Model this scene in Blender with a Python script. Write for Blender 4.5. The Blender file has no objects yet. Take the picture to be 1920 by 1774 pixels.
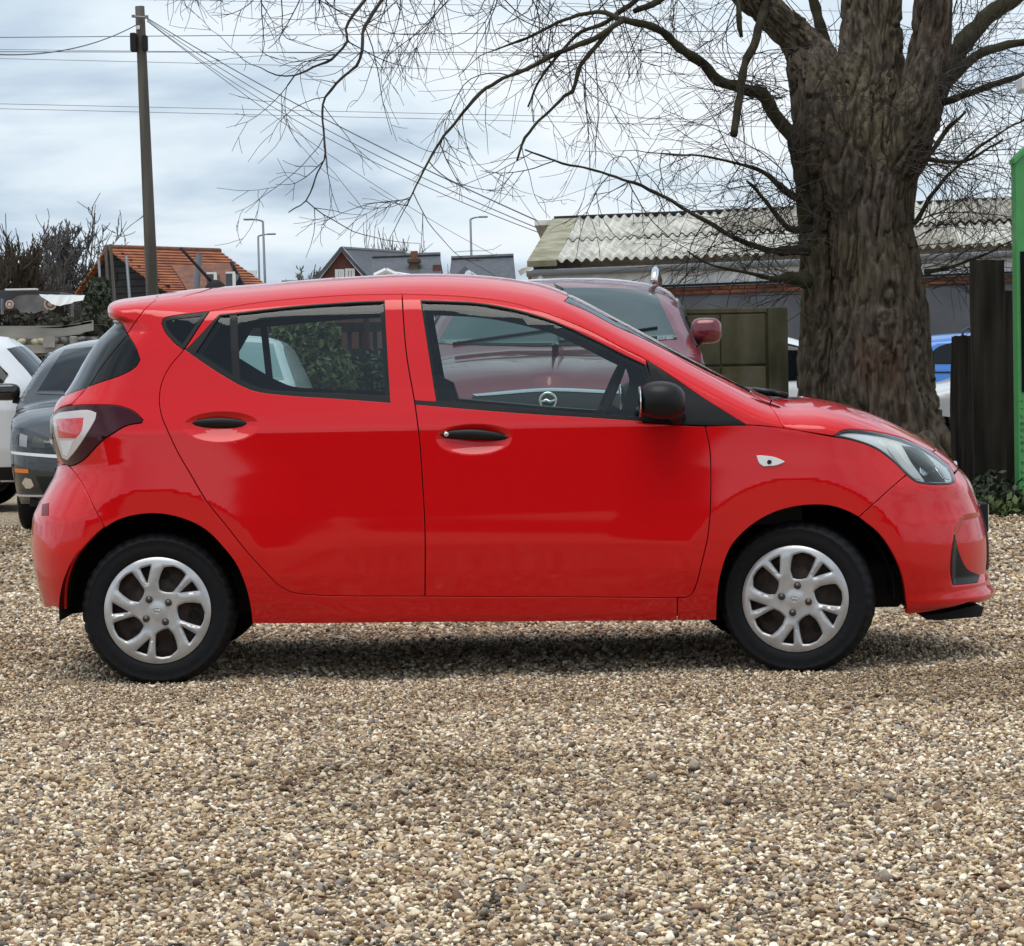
import bpy, math, random, time
import numpy as np
from mathutils import Vector, Matrix
from mathutils.geometry import delaunay_2d_cdt
T0 = time.time()
rng = np.random.default_rng(7)
random.seed(7)
sc = bpy.context.scene
COL = sc.collection
# ------------------------------------------------------------------ camera
CAM_H, CAM_Y, FPX = 1.145, -10.5, 5271.0
IW, IH = 1920.0, 1774.0
PITCH, ROLL = math.atan(188.0 / FPX), math.radians(1.05)
R0, U0, F0 = np.array([1, 0, 0.]), np.array([0, math.sin(PITCH), math.cos(PITCH)]), np.array([0, math.cos(PITCH), -math.sin(PITCH)])
CR = math.cos(ROLL) * R0 - math.sin(ROLL) * U0
CU = math.sin(ROLL) * R0 + math.cos(ROLL) * U0
CP = np.array([0, CAM_Y, CAM_H])
cam_d = bpy.data.cameras.new('camera')
cam = bpy.data.objects.new('camera', cam_d); COL.objects.link(cam)
cam.matrix_world = Matrix([[CR[0], CU[0], -F0[0], CP[0]], [CR[1], CU[1], -F0[1], CP[1]], [CR[2], CU[2], -F0[2], CP[2]], [0, 0, 0, 1]])
cam_d.sensor_fit = 'HORIZONTAL'; cam_d.sensor_width = 36.0
cam_d.lens = 36.0 * FPX / IW
cam_d.clip_start = 0.1; cam_d.clip_end = 3000
sc.camera = cam
# ------------------------------------------------------------------ world: overcast sky with broken cloud layers
w = bpy.data.worlds.new('World'); sc.world = w; w.use_nodes = True
nt = w.node_tree; nt.nodes.clear()
def N(t, **k):
    n = nt.nodes.new(t)
    for a, b in k.items(): setattr(n, a, b)
    return n
def Lk(a, b): nt.links.new(a, b)
SUN_EL, SUN_AZ = math.radians(74), math.radians(200)
sky = N('ShaderNodeTexSky', sky_type='NISHITA'); sky.sun_disc = False
sky.sun_elevation = SUN_EL; sky.sun_rotation = SUN_AZ
sky.air_density = 1.0; sky.dust_density = 2.0
skm = N('ShaderNodeMix', data_type='RGBA', blend_type='MULTIPLY'); skm.inputs[0].default_value = 1.0
Lk(sky.outputs[0], skm.inputs[6]); skm.inputs[7].default_value = (1.0, 1.0, 1.0, 1)
tc = N('ShaderNodeTexCoord'); sep = N('ShaderNodeSeparateXYZ'); Lk(tc.outputs['Generated'], sep.inputs[0])
def M(op, a, b=None):
    n = N('ShaderNodeMath', operation=op)
    for i, v in enumerate((a, b)):
        if v is None: continue
        if isinstance(v, (int, float)): n.inputs[i].default_value = v
        else: Lk(v, n.inputs[i])
    return n.outputs[0]
zz = M('MAXIMUM', sep.outputs[2], 0.0)
den = M('ADD', zz, 0.22)
cx = M('DIVIDE', sep.outputs[0], den); cy = M('DIVIDE', sep.outputs[1], den)
cv = N('ShaderNodeCombineXYZ'); Lk(M('MULTIPLY', cx, 1.6), cv.inputs[0]); Lk(M('MULTIPLY', cy, 2.2), cv.inputs[1])
n1 = N('ShaderNodeTexNoise'); n1.inputs['Scale'].default_value = 1.15; n1.inputs['Detail'].default_value = 7; n1.inputs['Roughness'].default_value = 0.52
n1.inputs['Distortion'].default_value = 0.35
Lk(cv.outputs[0], n1.inputs['Vector'])
n2 = N('ShaderNodeTexNoise'); n2.inputs['Scale'].default_value = 0.55; n2.inputs['Detail'].default_value = 3
vo = N('ShaderNodeVectorMath', operation='ADD'); vo.inputs[1].default_value = (13.1, 4.7, 0); Lk(cv.outputs[0], vo.inputs[0]); Lk(vo.outputs[0], n2.inputs['Vector'])
mixn = M('ADD', M('MULTIPLY', n1.outputs[0], 0.62), M('MULTIPLY', n2.outputs[0], 0.38))
rmp = N('ShaderNodeValToRGB'); Lk(mixn, rmp.inputs[0])
e = rmp.color_ramp.elements
SKY_K = 10.0
e[0].position = 0.39; e[0].color = (0.36, 0.46, 0.585, 1)
e[1].position = 0.61; e[1].color = (0.88, 0.93, 0.98, 1)
q = e.new(0.455); q.color = (0.54, 0.65, 0.77, 1)
q = e.new(0.52); q.color = (0.74, 0.84, 0.92, 1)
cl = N('ShaderNodeMix', data_type='RGBA', blend_type='MULTIPLY'); cl.inputs[0].default_value = 1.0
Lk(rmp.outputs[0], cl.inputs[6]); cl.inputs[7].default_value = (SKY_K, SKY_K, SKY_K, 1)
fin = N('ShaderNodeMix', data_type='RGBA'); fin.inputs[0].default_value = 0.90
Lk(skm.outputs[2], fin.inputs[6]); Lk(cl.outputs[2], fin.inputs[7])
bg = N('ShaderNodeBackground'); bg.inputs[1].default_value = 0.085
Lk(fin.outputs[2], bg.inputs[0])
wo = N('ShaderNodeOutputWorld'); Lk(bg.outputs[0], wo.inputs[0])
# ------------------------------------------------------------------ sun through cloud
sd = bpy.data.lights.new('sun', 'SUN'); sd.energy = 1.5; sd.angle = math.radians(50); sd.color = (1.0, 0.95, 0.88)
so = bpy.data.objects.new('sun', sd); COL.objects.link(so)
# from behind the camera, a little to the left
saz = math.radians(-25)
sdir = Vector((math.sin(saz) * math.cos(SUN_EL), -math.cos(saz) * math.cos(SUN_EL), math.sin(SUN_EL)))
so.rotation_euler = sdir.to_track_quat('Z', 'Y').to_euler(); so.location = (0, 0, 60)
sky.sun_rotation = math.pi - saz
sc.view_settings.view_transform = 'Standard'
try: sc.view_settings.look = 'None'
except Exception: pass
sc.view_settings.exposure = 0.40; sc.view_settings.gamma = 1.0; sc.view_settings.use_curve_mapping = False
sc.cycles.max_bounces = 10; sc.cycles.transparent_max_bounces = 16
sc.cycles.use_denoising = True
sc.render.film_transparent = False

# ------------------------------------------------------------------ helpers
def at(u, v, Y):
    """point of the ray through photo pixel (u,v) on the plane world y = Y"""
    d = (np.asarray(u, float) - 960)[..., None] * CR - (np.asarray(v, float) - 887)[..., None] * CU + FPX * F0
    t = (np.asarray(Y, float) - CAM_Y) / d[..., 1]
    return CP + d * t[..., None]
def atd(u, v, dist): return at(u, v, dist + CAM_Y)
def ground(u, v):
    d = (u - 960) * CR - (v - 887) * CU + FPX * F0
    return CP + d * (-CAM_H / d[2])
def proj(p):
    d = np.asarray(p) - CP
    f = d @ F0
    return np.stack([960 + FPX * (d @ CR) / f, 887 - FPX * (d @ CU) / f], -1)

def smoothstep(x, a=0., b=1.):
    t = np.clip((x - a) / (b - a), 0, 1); return t * t * (3 - 2 * t)
_perm = rng.integers(0, 1 << 30, 4096)
def vnoise(p, seed=0):
    p = np.asarray(p, float); i = np.floor(p).astype(np.int64); f = p - i
    f = f * f * (3 - 2 * f)
    def h(ix, iy, iz):
        k = (ix * 73856093) ^ (iy * 19349663) ^ (iz * 83492791) ^ (seed * 2654435)
        return (_perm[k & 4095] % 100003) / 100003.0
    r = 0
    for a in (0, 1):
        wa = f[..., 0] if a else 1 - f[..., 0]
        for b in (0, 1):
            wb = f[..., 1] if b else 1 - f[..., 1]
            for c in (0, 1):
                wc = f[..., 2] if c else 1 - f[..., 2]
                r = r + wa * wb * wc * h(i[..., 0] + a, i[..., 1] + b, i[..., 2] + c)
    return r * 2 - 1
def fbm(p, o=4, seed=0):
    r, a = 0, 1.0
    p = np.asarray(p, float)
    for k in range(o):
        r = r + a * vnoise(p, seed + k * 17); p = p * 2.03 + 3.7; a *= 0.5
    return r

def catmull(pts, step, closed=False, corner_deg=38, t_keep=None):
    """resample a traced line; smooth except at sharp corners"""
    P = np.asarray(pts, float); n = len(P)
    out = []
    idx = range(n) if closed else range(n - 1)
    def corner(i):
        if not closed and (i == 0 or i == n - 1): return True
        a = P[i] - P[i - 1]; b = P[(i + 1) % n] - P[i]
        ca = np.dot(a, b) / (np.linalg.norm(a) * np.linalg.norm(b) + 1e-12)
        return ca < math.cos(math.radians(corner_deg))
    cf = [corner(i) for i in range(n)]
    for i in idx:
        p1, p2 = P[i], P[(i + 1) % n]
        L = np.linalg.norm(p2 - p1)
        k = max(1, int(round(L / step)))
        m1 = (p2 - p1) if cf[i] else (P[(i + 1) % n] - P[i - 1]) * L / (np.linalg.norm(P[i] - P[i - 1]) + L)
        j = (i + 1) % n
        m2 = (p2 - p1) if cf[j] else (P[(j + 1) % n] - P[i]) * L / (np.linalg.norm(P[(j + 1) % n] - P[j]) + L)
        t = np.arange(k)[:, None] / k
        out.append((2*t**3-3*t**2+1)*p1 + (t**3-2*t**2+t)*m1 + (-2*t**3+3*t**2)*p2 + (t**3-t**2)*m2)
    if not closed: out.append(P[-1:])
    return np.concatenate(out)
def inside(poly, pts):
    x, y = pts[:, 0], pts[:, 1]; r = np.zeros(len(pts), bool)
    a = poly; b = np.roll(poly, -1, 0)
    for (x1, y1), (x2, y2) in zip(a, b):
        if y1 == y2: continue
        c = (y1 > y) != (y2 > y)
        r ^= c & (x < (x2 - x1) * (y - y1) / (y2 - y1) + x1)
    return r
def area2(P): return 0.5 * np.sum(P[:, 0] * np.roll(P[:, 1], -1) - np.roll(P[:, 0], -1) * P[:, 1])
def offset_poly(P, d):
    """d>0 shrinks"""
    if area2(P) < 0: P = P[::-1]
    t1 = P - np.roll(P, 1, 0); t2 = np.roll(P, -1, 0) - P
    n1 = np.stack([-t1[:, 1], t1[:, 0]], 1); n2 = np.stack([-t2[:, 1], t2[:, 0]], 1)
    n1 /= np.linalg.norm(n1, axis=1)[:, None] + 1e-12; n2 /= np.linalg.norm(n2, axis=1)[:, None] + 1e-12
    m = n1 + n2; m /= np.linalg.norm(m, axis=1)[:, None] + 1e-9
    c = np.clip((m * n1).sum(1), 0.45, 1)
    return P + m * (d / c)[:, None]
def mind(pts, loop):
    r = np.full(len(pts), 1e9)
    for i in range(0, len(pts), 2000):
        s = pts[i:i+2000]
        r[i:i+2000] = np.sqrt(((s[:, None] - loop[None]) ** 2).sum(2).min(1))
    return r
def cdt(loops, pts):
    vs, es = [], []
    for l in loops:
        b = len(vs); n = len(l)
        vs += [tuple(p) for p in l]; es += [(b + i, b + (i + 1) % n) for i in range(n)]
    vs += [tuple(p) for p in pts]
    o = delaunay_2d_cdt([Vector(v) for v in vs], es, [], 0, 1e-6)
    V = np.array([tuple(v) for v in o[0]]); F = np.array([f for f in o[2] if len(f) == 3], int)
    return V, F

# materials ---------------------------------------------------------
def newmat(name):
    m = bpy.data.materials.new(name); m.use_nodes = True
    return m, m.node_tree, m.node_tree.nodes['Principled BSDF']
def mat(name, col, rough=0.5, metal=0.0, coat=0.0, noise=0.0, nscale=8.0, bump=0.0, bscale=40.0, spec=0.5, col2=None, stretch=None, coatr=0.03, detail=4.0):
    m, t, b = newmat(name)
    b.inputs['Base Color'].default_value = (*col, 1); b.inputs['Roughness'].default_value = rough
    b.inputs['Metallic'].default_value = metal; b.inputs['Specular IOR Level'].default_value = spec
    b.inputs['Coat Weight'].default_value = coat; b.inputs['Coat Roughness'].default_value = coatr
    tcn = t.nodes.new('ShaderNodeTexCoord'); vec = tcn.outputs['Object']
    if stretch:
        mp = t.nodes.new('ShaderNodeMapping'); mp.inputs['Scale'].default_value = stretch
        t.links.new(vec, mp.inputs[0]); vec = mp.outputs[0]
    if noise or col2:
        n = t.nodes.new('ShaderNodeTexNoise'); n.inputs['Scale'].default_value = nscale; n.inputs['Detail'].default_value = detail
        t.links.new(vec, n.inputs['Vector'])
        r = t.nodes.new('ShaderNodeValToRGB'); t.links.new(n.outputs[0], r.inputs[0])
        c2 = col2 if col2 else tuple(min(1, c * (1 + noise)) for c in col)
        c1 = col if col2 else tuple(c * (1 - noise) for c in col)
        r.color_ramp.elements[0].position = 0.36; r.color_ramp.elements[0].color = (*c1, 1)
        r.color_ramp.elements[1].position = 0.64; r.color_ramp.elements[1].color = (*c2, 1)
        t.links.new(r.outputs[0], b.inputs['Base Color'])
    if bump:
        n = t.nodes.new('ShaderNodeTexNoise'); n.inputs['Scale'].default_value = bscale; n.inputs['Detail'].default_value = 5
        t.links.new(vec, n.inputs['Vector'])
        bp = t.nodes.new('ShaderNodeBump'); bp.inputs['Strength'].default_value = bump; bp.inputs['Distance'].default_value = 0.01
        t.links.new(n.outputs[0], bp.inputs['Height']); t.links.new(bp.outputs[0], b.inputs['Normal'])
    return m
def glassmat(name, tint=(0.55, 0.68, 0.66), ior=1.6, rough=0.0):
    m = bpy.data.materials.new(name); m.use_nodes = True; t = m.node_tree; t.nodes.clear()
    tr = t.nodes.new('ShaderNodeBsdfTransparent'); tr.inputs[0].default_value = (*tint, 1)
    gl = t.nodes.new('ShaderNodeBsdfGlossy'); gl.inputs['Roughness'].default_value = rough; gl.inputs[0].default_value = (0.95, 1, 1, 1)
    fr = t.nodes.new('ShaderNodeFresnel'); fr.inputs[0].default_value = ior
    mx = t.nodes.new('ShaderNodeMixShader'); o = t.nodes.new('ShaderNodeOutputMaterial')
    t.links.new(fr.outputs[0], mx.inputs[0]); t.links.new(tr.outputs[0], mx.inputs[1]); t.links.new(gl.outputs[0], mx.inputs[2]); t.links.new(mx.outputs[0], o.inputs[0])
    return m

# objects -----------------------------------------------------------
def tag(o, label=None, cat=None, group=None, kind=None):
    if label: o['label'] = label
    if cat: o['category'] = cat
    if group: o['group'] = group
    if kind: o['kind'] = kind
    return o
def thing(name, label, cat, loc=(0, 0, 0), rz=0.0, group=None):
    o = bpy.data.objects.new(name, None); COL.objects.link(o)
    o.location = loc; o.rotation_euler = (0, 0, rz); o.empty_display_size = 0.2
    return tag(o, label, cat, group)
def mk(name, V, F, mats, parent=None, smooth=True, normals=None, mi=None, loc=None, rot=None):
    me = bpy.data.meshes.new(name)
    V = np.asarray(V, float)
    if isinstance(F, np.ndarray): F = F.tolist()
    me.from_pydata(V.tolist(), [], F)
    if not isinstance(mats, (list, tuple)): mats = [mats]
    for m_ in mats: me.materials.append(m_)
    if mi is not None: me.polygons.foreach_set('material_index', np.asarray(mi, np.int32))
    me.polygons.foreach_set('use_smooth', np.full(len(me.polygons), bool(smooth)))
    me.update()
    if normals is not None: me.normals_split_custom_set_from_vertices([tuple(n) for n in normals])
    o = bpy.data.objects.new(name, me); COL.objects.link(o)
    if parent: o.parent = parent
    if loc is not None: o.location = loc
    if rot is not None: o.rotation_euler = rot
    return o
def link_copy(o, parent, loc=None, rot=None, scale=None):
    c = o.copy(); COL.objects.link(c); c.parent = parent
    if loc is not None: c.location = loc
    if rot is not None: c.rotation_euler = rot
    if scale is not None: c.scale = scale
    return c
class MB:
    def __init__(s): s.v, s.f, s.m = [], [], []; s.n = 0
    def add(s, V, F, m=0):
        V = np.asarray(V, float); s.v.append(V); s.f += [tuple(int(i) + s.n for i in f) for f in F]; s.m += [m] * len(F); s.n += len(V); return s
    def box(s, a, b, m=0, bev=0.0, M4=None):
        a = np.minimum(a, b); b = np.maximum(np.asarray(a), b) if False else np.maximum(np.asarray(a, float), np.asarray(b, float))
        x0, y0, z0 = a; x1, y1, z1 = b
        if bev <= 0:
            V = np.array([[x, y, z] for z in (z0, z1) for y in (y0, y1) for x in (x0, x1)], float)
            F = [(0, 2, 3, 1), (4, 5, 7, 6), (0, 1, 5, 4), (2, 6, 7, 3), (0, 4, 6, 2), (1, 3, 7, 5)]
        else:
            V, F = bevbox((x0, y0, z0), (x1, y1, z1), bev)
        if M4 is not None: V = V @ M4[:3, :3].T + M4[:3, 3]
        return s.add(V, F, m)
    def tube(s, P, R, n=8, m=0, caps=True, disp=None):
        V, F = tube(P, R, n, caps); return s.add(V, F, m)
    def lathe(s, prof, n, axis='y', c=(0, 0, 0), m=0):
        V, F = lathe(prof, n, axis); return s.add(V + np.asarray(c), F, m)
    def prism(s, poly, y0, y1, m=0):
        """polygon in (x,z) swept from y0 to y1"""
        V, F = prism(poly, y0, y1); return s.add(V, F, m)
    def build(s, name, mats, parent=None, smooth=False, **k):
        return mk(name, np.concatenate(s.v), s.f, mats, parent, smooth, mi=s.m, **k)
def bevbox(a, b, r):
    a = np.asarray(a, float); b = np.asarray(b, float); r = min(r, 0.49 * (b - a).min())
    V, key = [], {}
    for sx in (0, 1):
        for sy in (0, 1):
            for sz in (0, 1):
                c = np.array([(b if s_ else a)[i] for i, s_ in enumerate((sx, sy, sz))])
                ins = np.array([(-r if s_ else r) for s_ in (sx, sy, sz)])
                for ax in range(3):
                    p = c + ins; p[ax] = c[ax]
                    key[(sx, sy, sz, ax)] = len(V); V.append(p)
    F = []
    for ax in range(3):
        o1, o2 = [i for i in range(3) if i != ax]
        for s_ in (0, 1):
            q = []
            for t1, t2 in ((0, 0), (1, 0), (1, 1), (0, 1)):
                k = [0, 0, 0]; k[ax] = s_; k[o1] = t1; k[o2] = t2; q.append(key[(*k, ax)])
            F.append(q)
        for t1 in (0, 1):
            for t2 in (0, 1):
                q = []
                for s_, aa in ((0, o1), (1, o1), (1, o2), (0, o2)):
                    k = [0, 0, 0]; k[ax] = s_; k[o1] = t1; k[o2] = t2; q.append(key[(*k, aa)])
                F.append(q)
    for sx in (0, 1):
        for sy in (0, 1):
            for sz in (0, 1): F.append([key[(sx, sy, sz, ax)] for ax in range(3)])
    V = np.array(V); c = V.mean(0)
    G = []
    for f in F:
        p = V[f]; nn = np.cross(p[1] - p[0], p[2] - p[0])
        G.append(tuple(f) if np.dot(nn, p.mean(0) - c) > 0 else tuple(f[::-1]))
    return V, G
def tube(P, R, n=8, caps=True):
    P = np.asarray(P, float); k = len(P); R = np.broadcast_to(np.asarray(R, float), (k,))
    Tn = np.gradient(P, axis=0); Tn /= np.linalg.norm(Tn, axis=1)[:, None] + 1e-12
    ref = np.array([0, 0, 1.]) if abs(Tn[0, 2]) < 0.9 else np.array([1., 0, 0])
    u = np.cross(Tn[0], ref); u /= np.linalg.norm(u)
    V = []; a = np.arange(n) * 2 * math.pi / n
    for i in range(k):
        u = u - Tn[i] * np.dot(u, Tn[i]); u /= np.linalg.norm(u) + 1e-12
        w_ = np.cross(Tn[i], u)
        V.append(P[i] + R[i] * (np.cos(a)[:, None] * u + np.sin(a)[:, None] * w_))
    V = np.concatenate(V); F = []
    for i in range(k - 1):
        for j in range(n):
            j2 = (j + 1) % n
            F.append((i*n+j, i*n+j2, (i+1)*n+j2, (i+1)*n+j))
    if caps: F.append(tuple(range(n))[::-1]); F.append(tuple((k-1)*n + j for j in range(n)))
    return V, F
def lathe(prof, n, axis='y'):
    """prof: list of (radius, along-axis)"""
    pr = np.asarray(prof, float); k = len(pr); a = np.arange(n) * 2 * math.pi / n
    V = []
    for r, h in pr:
        c, s_ = r * np.cos(a), r * np.sin(a); hh = np.full(n, h)
        V.append(np.stack({'y': (c, hh, s_), 'z': (c, s_, hh), 'x': (hh, c, s_)}[axis], 1))
    V = np.concatenate(V); F = []
    for i in range(k - 1):
        for j in range(n):
            j2 = (j + 1) % n
            f = (i*n+j, i*n+j2, (i+1)*n+j2, (i+1)*n+j)
            F.append(f if axis != 'y' else f[::-1])
    return V, F
def prism(poly, y0, y1):
    P = np.asarray(poly, float); 
    if area2(P) < 0: P = P[::-1]
    n = len(P)
    V = np.concatenate([np.stack([P[:, 0], np.full(n, y0), P[:, 1]], 1), np.stack([P[:, 0], np.full(n, y1), P[:, 1]], 1)])
    F = [tuple(range(n)), tuple(range(2*n-1, n-1, -1))]
    for i in range(n):
        j = (i + 1) % n; F.append((i, n + i, n + j, j))
    return V, F
# ================================================================== the shape of a car as half-width S(x,z)
class Shape:
    def __init__(s, top, rear, front, prof, bot, Ht, Lr, Lf, barrel=0.03, nt=2.2, ne=2.5, bumps=None, bl=1.6):
        s.top = catmull(top, 0.01); s.rear = catmull(rear, 0.01); s.front = catmull(front, 0.01)   # top (x,z) rear->front ; rear/front (x,z) top->down
        pz = np.linspace(0, 2.2, 1101); pw = np.interp(pz, [p[0] for p in prof], [p[1] for p in prof])
        k = np.exp(-0.5 * (np.arange(-12, 13) * 0.002 / 0.007) ** 2); k /= k.sum()
        s.pz, s.pw = pz, np.convolve(np.pad(pw, 12, 'edge'), k, 'valid')
        s.bot, s.Ht, s.Lr, s.Lf = np.array(bot), np.array(Ht), np.array(Lr), np.array(Lf)
        s.barrel, s.nt, s.ne, s.bumps, s.bl = barrel, nt, ne, bumps, bl
        s.xc = 0.5 * (s.rear[:, 0].min() + s.front[:, 0].max())
        o = np.argsort(s.rear[:, 1]); s.rz, s.rx = s.rear[o, 1], s.rear[o, 0]
        o = np.argsort(s.front[:, 1]); s.fz, s.fx = s.front[o, 1], s.front[o, 0]
        sl = np.clip((s.fx[-1] - s.fx[-6]) / (s.fz[-1] - s.fz[-6] + 1e-9), -1.6, 0)
        s.fz = np.append(s.fz, s.fz[-1] + 0.8); s.fx = np.append(s.fx, s.fx[-1] + sl * 0.8)
    def ztop(s, x):
        t = s.top; z = np.interp(x, t[:, 0], t[:, 1])
        sl = (t[-1, 1] - t[-4, 1]) / (t[-1, 0] - t[-4, 0] + 1e-9)
        return np.where(x > t[-1, 0], t[-1, 1] + sl * (x - t[-1, 0]), z)
    def S(s, x, z):
        x = np.asarray(x, float); z = np.asarray(z, float)
        W = np.interp(z, s.pz, s.pw) * (1 - s.barrel * np.abs((x - s.xc) / s.bl) ** 2.6)
        if s.bumps is not None: W = W + s.bumps(x, z)
        dt = np.clip((s.ztop(x) - z) / np.interp(x, s.Ht[:, 0], s.Ht[:, 1]), 0, 1)
        dr = np.clip((x - np.interp(z, s.rz, s.rx)) / np.interp(z, s.Lr[:, 0], s.Lr[:, 1]), 0, 1)
        df = np.clip((np.interp(z, s.fz, s.fx) - x) / np.interp(z, s.Lf[:, 0], s.Lf[:, 1]), 0, 1)
        E = lambda d, n: np.maximum(1 - (1 - d) ** n, 0) ** (1 / n)
        return W * E(dt, s.nt) * E(dr, s.ne) * E(df, s.ne)
    def normal(s, x, z, e=0.0025):
        sx = (s.S(x + e, z) - s.S(x - e, z)) / (2 * e); sz = (s.S(x, z + e) - s.S(x, z - e)) / (2 * e)
        n = np.stack([-sx, -np.ones_like(sx), -sz], -1)
        return n / np.linalg.norm(n, axis=-1)[:, None]
    def outline(s, step=0.012):
        L = np.concatenate([s.top, s.front[1:], s.bot[::-1] if s.bot[0, 0] < s.bot[-1, 0] else s.bot, s.rear[::-1]])
        keep = [0]
        for i in range(1, len(L)):
            if np.linalg.norm(L[i] - L[keep[-1]]) > 0.004: keep.append(i)
        L = L[keep]
        return catmull(L, step, closed=True, corner_deg=10)
    def px(s, P, yc, off=0.0, n=6):
        """trace (photo pixels) -> (x,z) on the near flank; car centre line at world y = yc"""
        P = np.asarray(P, float); Y = np.full(len(P), yc - 0.75)
        for _ in range(n):
            W_ = at(P[:, 0], P[:, 1], Y); S_ = s.S(W_[:, 0], W_[:, 2])
            Y = 0.4 * Y + 0.6 * (yc - np.maximum(S_, 0.25) - off)
        W_ = at(P[:, 0], P[:, 1], Y)
        return np.stack([W_[:, 0], W_[:, 2]], 1)

def near_boundary(shape):
    D = shape.outline(); return D
RINGS = [0.0012, 0.004, 0.009, 0.017, 0.028, 0.042, 0.058]
def panel(shape, D, loops, name, mats, parent, h=0.014, gap=0.0034, off=0.0, depth=0.014, holes=(), side='near', center=False, flange=True, rings=True, lbl=None, finger=None):
    """loops: one outer polygon in (x,z); returns object(s). center=True welds near and far halves."""
    key = (id(shape), np.asarray(loops).tobytes(), h, gap, off, depth, flange, rings, tuple(np.asarray(q).tobytes() for q in holes))
    if key in _pc: VV, FF, NN = _pc[key]
    else: VV, FF, NN = _pc[key] = _panel(shape, D, loops, h, gap, off, depth, holes, flange, rings)
    VM = VV * [1, -1, 1]; NM = NN * [1, -1, 1]
    res = []
    if center:
        zero = np.where(np.abs(VV[:, 1]) < 1e-9)[0]
        mp = np.arange(len(VV)) + len(VV); mp[zero] = zero
        F2 = [tuple(int(mp[i]) for i in f[::-1]) for f in FF]
        V = np.concatenate([VV, VM]); Nn_ = np.concatenate([NN, NM])
        used = np.unique(np.concatenate([np.ravel(f) for f in FF + F2])); re = -np.ones(len(V), int); re[used] = np.arange(len(used))
        FA = [tuple(int(re[i]) for i in f) for f in FF + F2]
        res = [mk(name, V[used], FA, mats, parent, True, Nn_[used])]
    else:
        if side in ('near', 'both'): res.append(mk(name, VV, FF, mats, parent, True, NN))
        if side in ('far', 'both'): res.append(mk(name, VM, [tuple(f[::-1]) for f in FF], mats, parent, True, NM))
    for r in res:
        if lbl: r['label'] = lbl
    return res
_pc = {}
EXTRA = []
def _panel(shape, D, loops, h, gap, off, depth, holes, flange, rings):
    outer = offset_poly(np.asarray(loops), gap) if gap else np.asarray(loops)
    hs = [offset_poly(np.asarray(q), -gap) if gap else np.asarray(q) for q in holes]
    lo, hi = outer.min(0), outer.max(0)
    lo = np.maximum(lo, D.min(0)); hi = np.minimum(hi, D.max(0))
    gx, gz = np.meshgrid(np.arange(lo[0], hi[0], h), np.arange(lo[1], hi[1], h * 0.87))
    gx = gx + (np.arange(gx.shape[0])[:, None] % 2) * h * 0.5
    pts = np.stack([gx.ravel(), gz.ravel()], 1)
    if h < 0.0125:
        for E_, hull in EXTRA: pts = pts[~inside(hull, pts)]
        pts = np.concatenate([pts] + [E_ for E_, hull in EXTRA]) if EXTRA else pts
    ok = inside(outer, pts) & inside(D, pts)
    for q in hs: ok &= ~inside(q, pts)
    pts = pts[ok]
    allb = np.concatenate([outer, D] + hs)
    bb = (allb[:, 0] > lo[0] - .05) & (allb[:, 0] < hi[0] + .05) & (allb[:, 1] > lo[1] - .05) & (allb[:, 1] < hi[1] + .05)
    allb = allb[bb]
    ex = []
    if len(pts) and len(allb): pts = pts[mind(pts, allb) > 0.5 * h]
    if rings:
        Dn = D[(D[:, 0] > lo[0] - .08) & (D[:, 0] < hi[0] + .08) & (D[:, 1] > lo[1] - .08) & (D[:, 1] < hi[1] + .08)]
        top_side = D[:, 1] > shape.bot[:, 1].max() + 0.02
        for r in RINGS:
            R_ = offset_poly(D, r)
            if area2(D) < 0: ts = top_side[::-1]
            else: ts = top_side
            R_ = R_[ts]
            k = inside(outer, R_) & inside(D, R_)
            for q in hs: k &= ~inside(q, R_)
            R_ = R_[k]
            if len(R_):
                lb = np.concatenate([outer] + hs)
                R_ = R_[mind(R_, lb) > 0.006]
            if len(R_):
                R_ = R_[mind(R_, D) > 0.7 * r]; ex.append(R_)
        if ex:
            ex = np.concatenate(ex)
            if len(pts): pts = pts[mind(pts, ex) > 0.4 * h] if len(ex) else pts
            pts = np.concatenate([pts, ex])
    V2, F = cdt([outer, D] + hs, pts)
    c = V2[F].mean(1)
    k = inside(outer, c) & inside(D, c)
    for q in hs: k &= ~inside(q, c)
    F = F[k]
    a = V2[F]; ar = (a[:, 1, 0]-a[:, 0, 0])*(a[:, 2, 1]-a[:, 0, 1]) - (a[:, 2, 0]-a[:, 0, 0])*(a[:, 1, 1]-a[:, 0, 1])
    F = F[np.abs(ar) > 1e-10]; ar = ar[np.abs(ar) > 1e-10]
    F[ar < 0] = F[ar < 0][:, ::-1]
    u, inv = np.unique(F, return_inverse=True); V2 = V2[u]; F = inv.reshape(-1, 3)
    n = len(V2)
    Dd = D_dense(D); Dd = Dd[(Dd[:, 0] > lo[0] - .02) & (Dd[:, 0] < hi[0] + .02) & (Dd[:, 1] > lo[1] - .02) & (Dd[:, 1] < hi[1] + .02)]
    onD = mind(V2, Dd) < 0.0013 if len(Dd) else np.zeros(len(V2), bool)
    onS = onD & (V2[:, 1] > shape.bot[:, 1].max() + 0.012)
    y = shape.S(V2[:, 0], V2[:, 1]); y[onS] = 0
    Nn = shape.normal(V2[:, 0], V2[:, 1])
    P = np.stack([V2[:, 0], -y, V2[:, 1]], 1) + Nn * off
    if off: P[onS, 1] = 0
    # boundary
    e = np.concatenate([F[:, [0, 1]], F[:, [1, 2]], F[:, [2, 0]]])
    es = {}
    for i, j in e: es[(i, j)] = 1
    be = [(i, j) for (i, j) in es if (j, i) not in es and not (onS[i] and onS[j])]
    VV, FF, NN = [P], [tuple(f) for f in F], [Nn]
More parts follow.
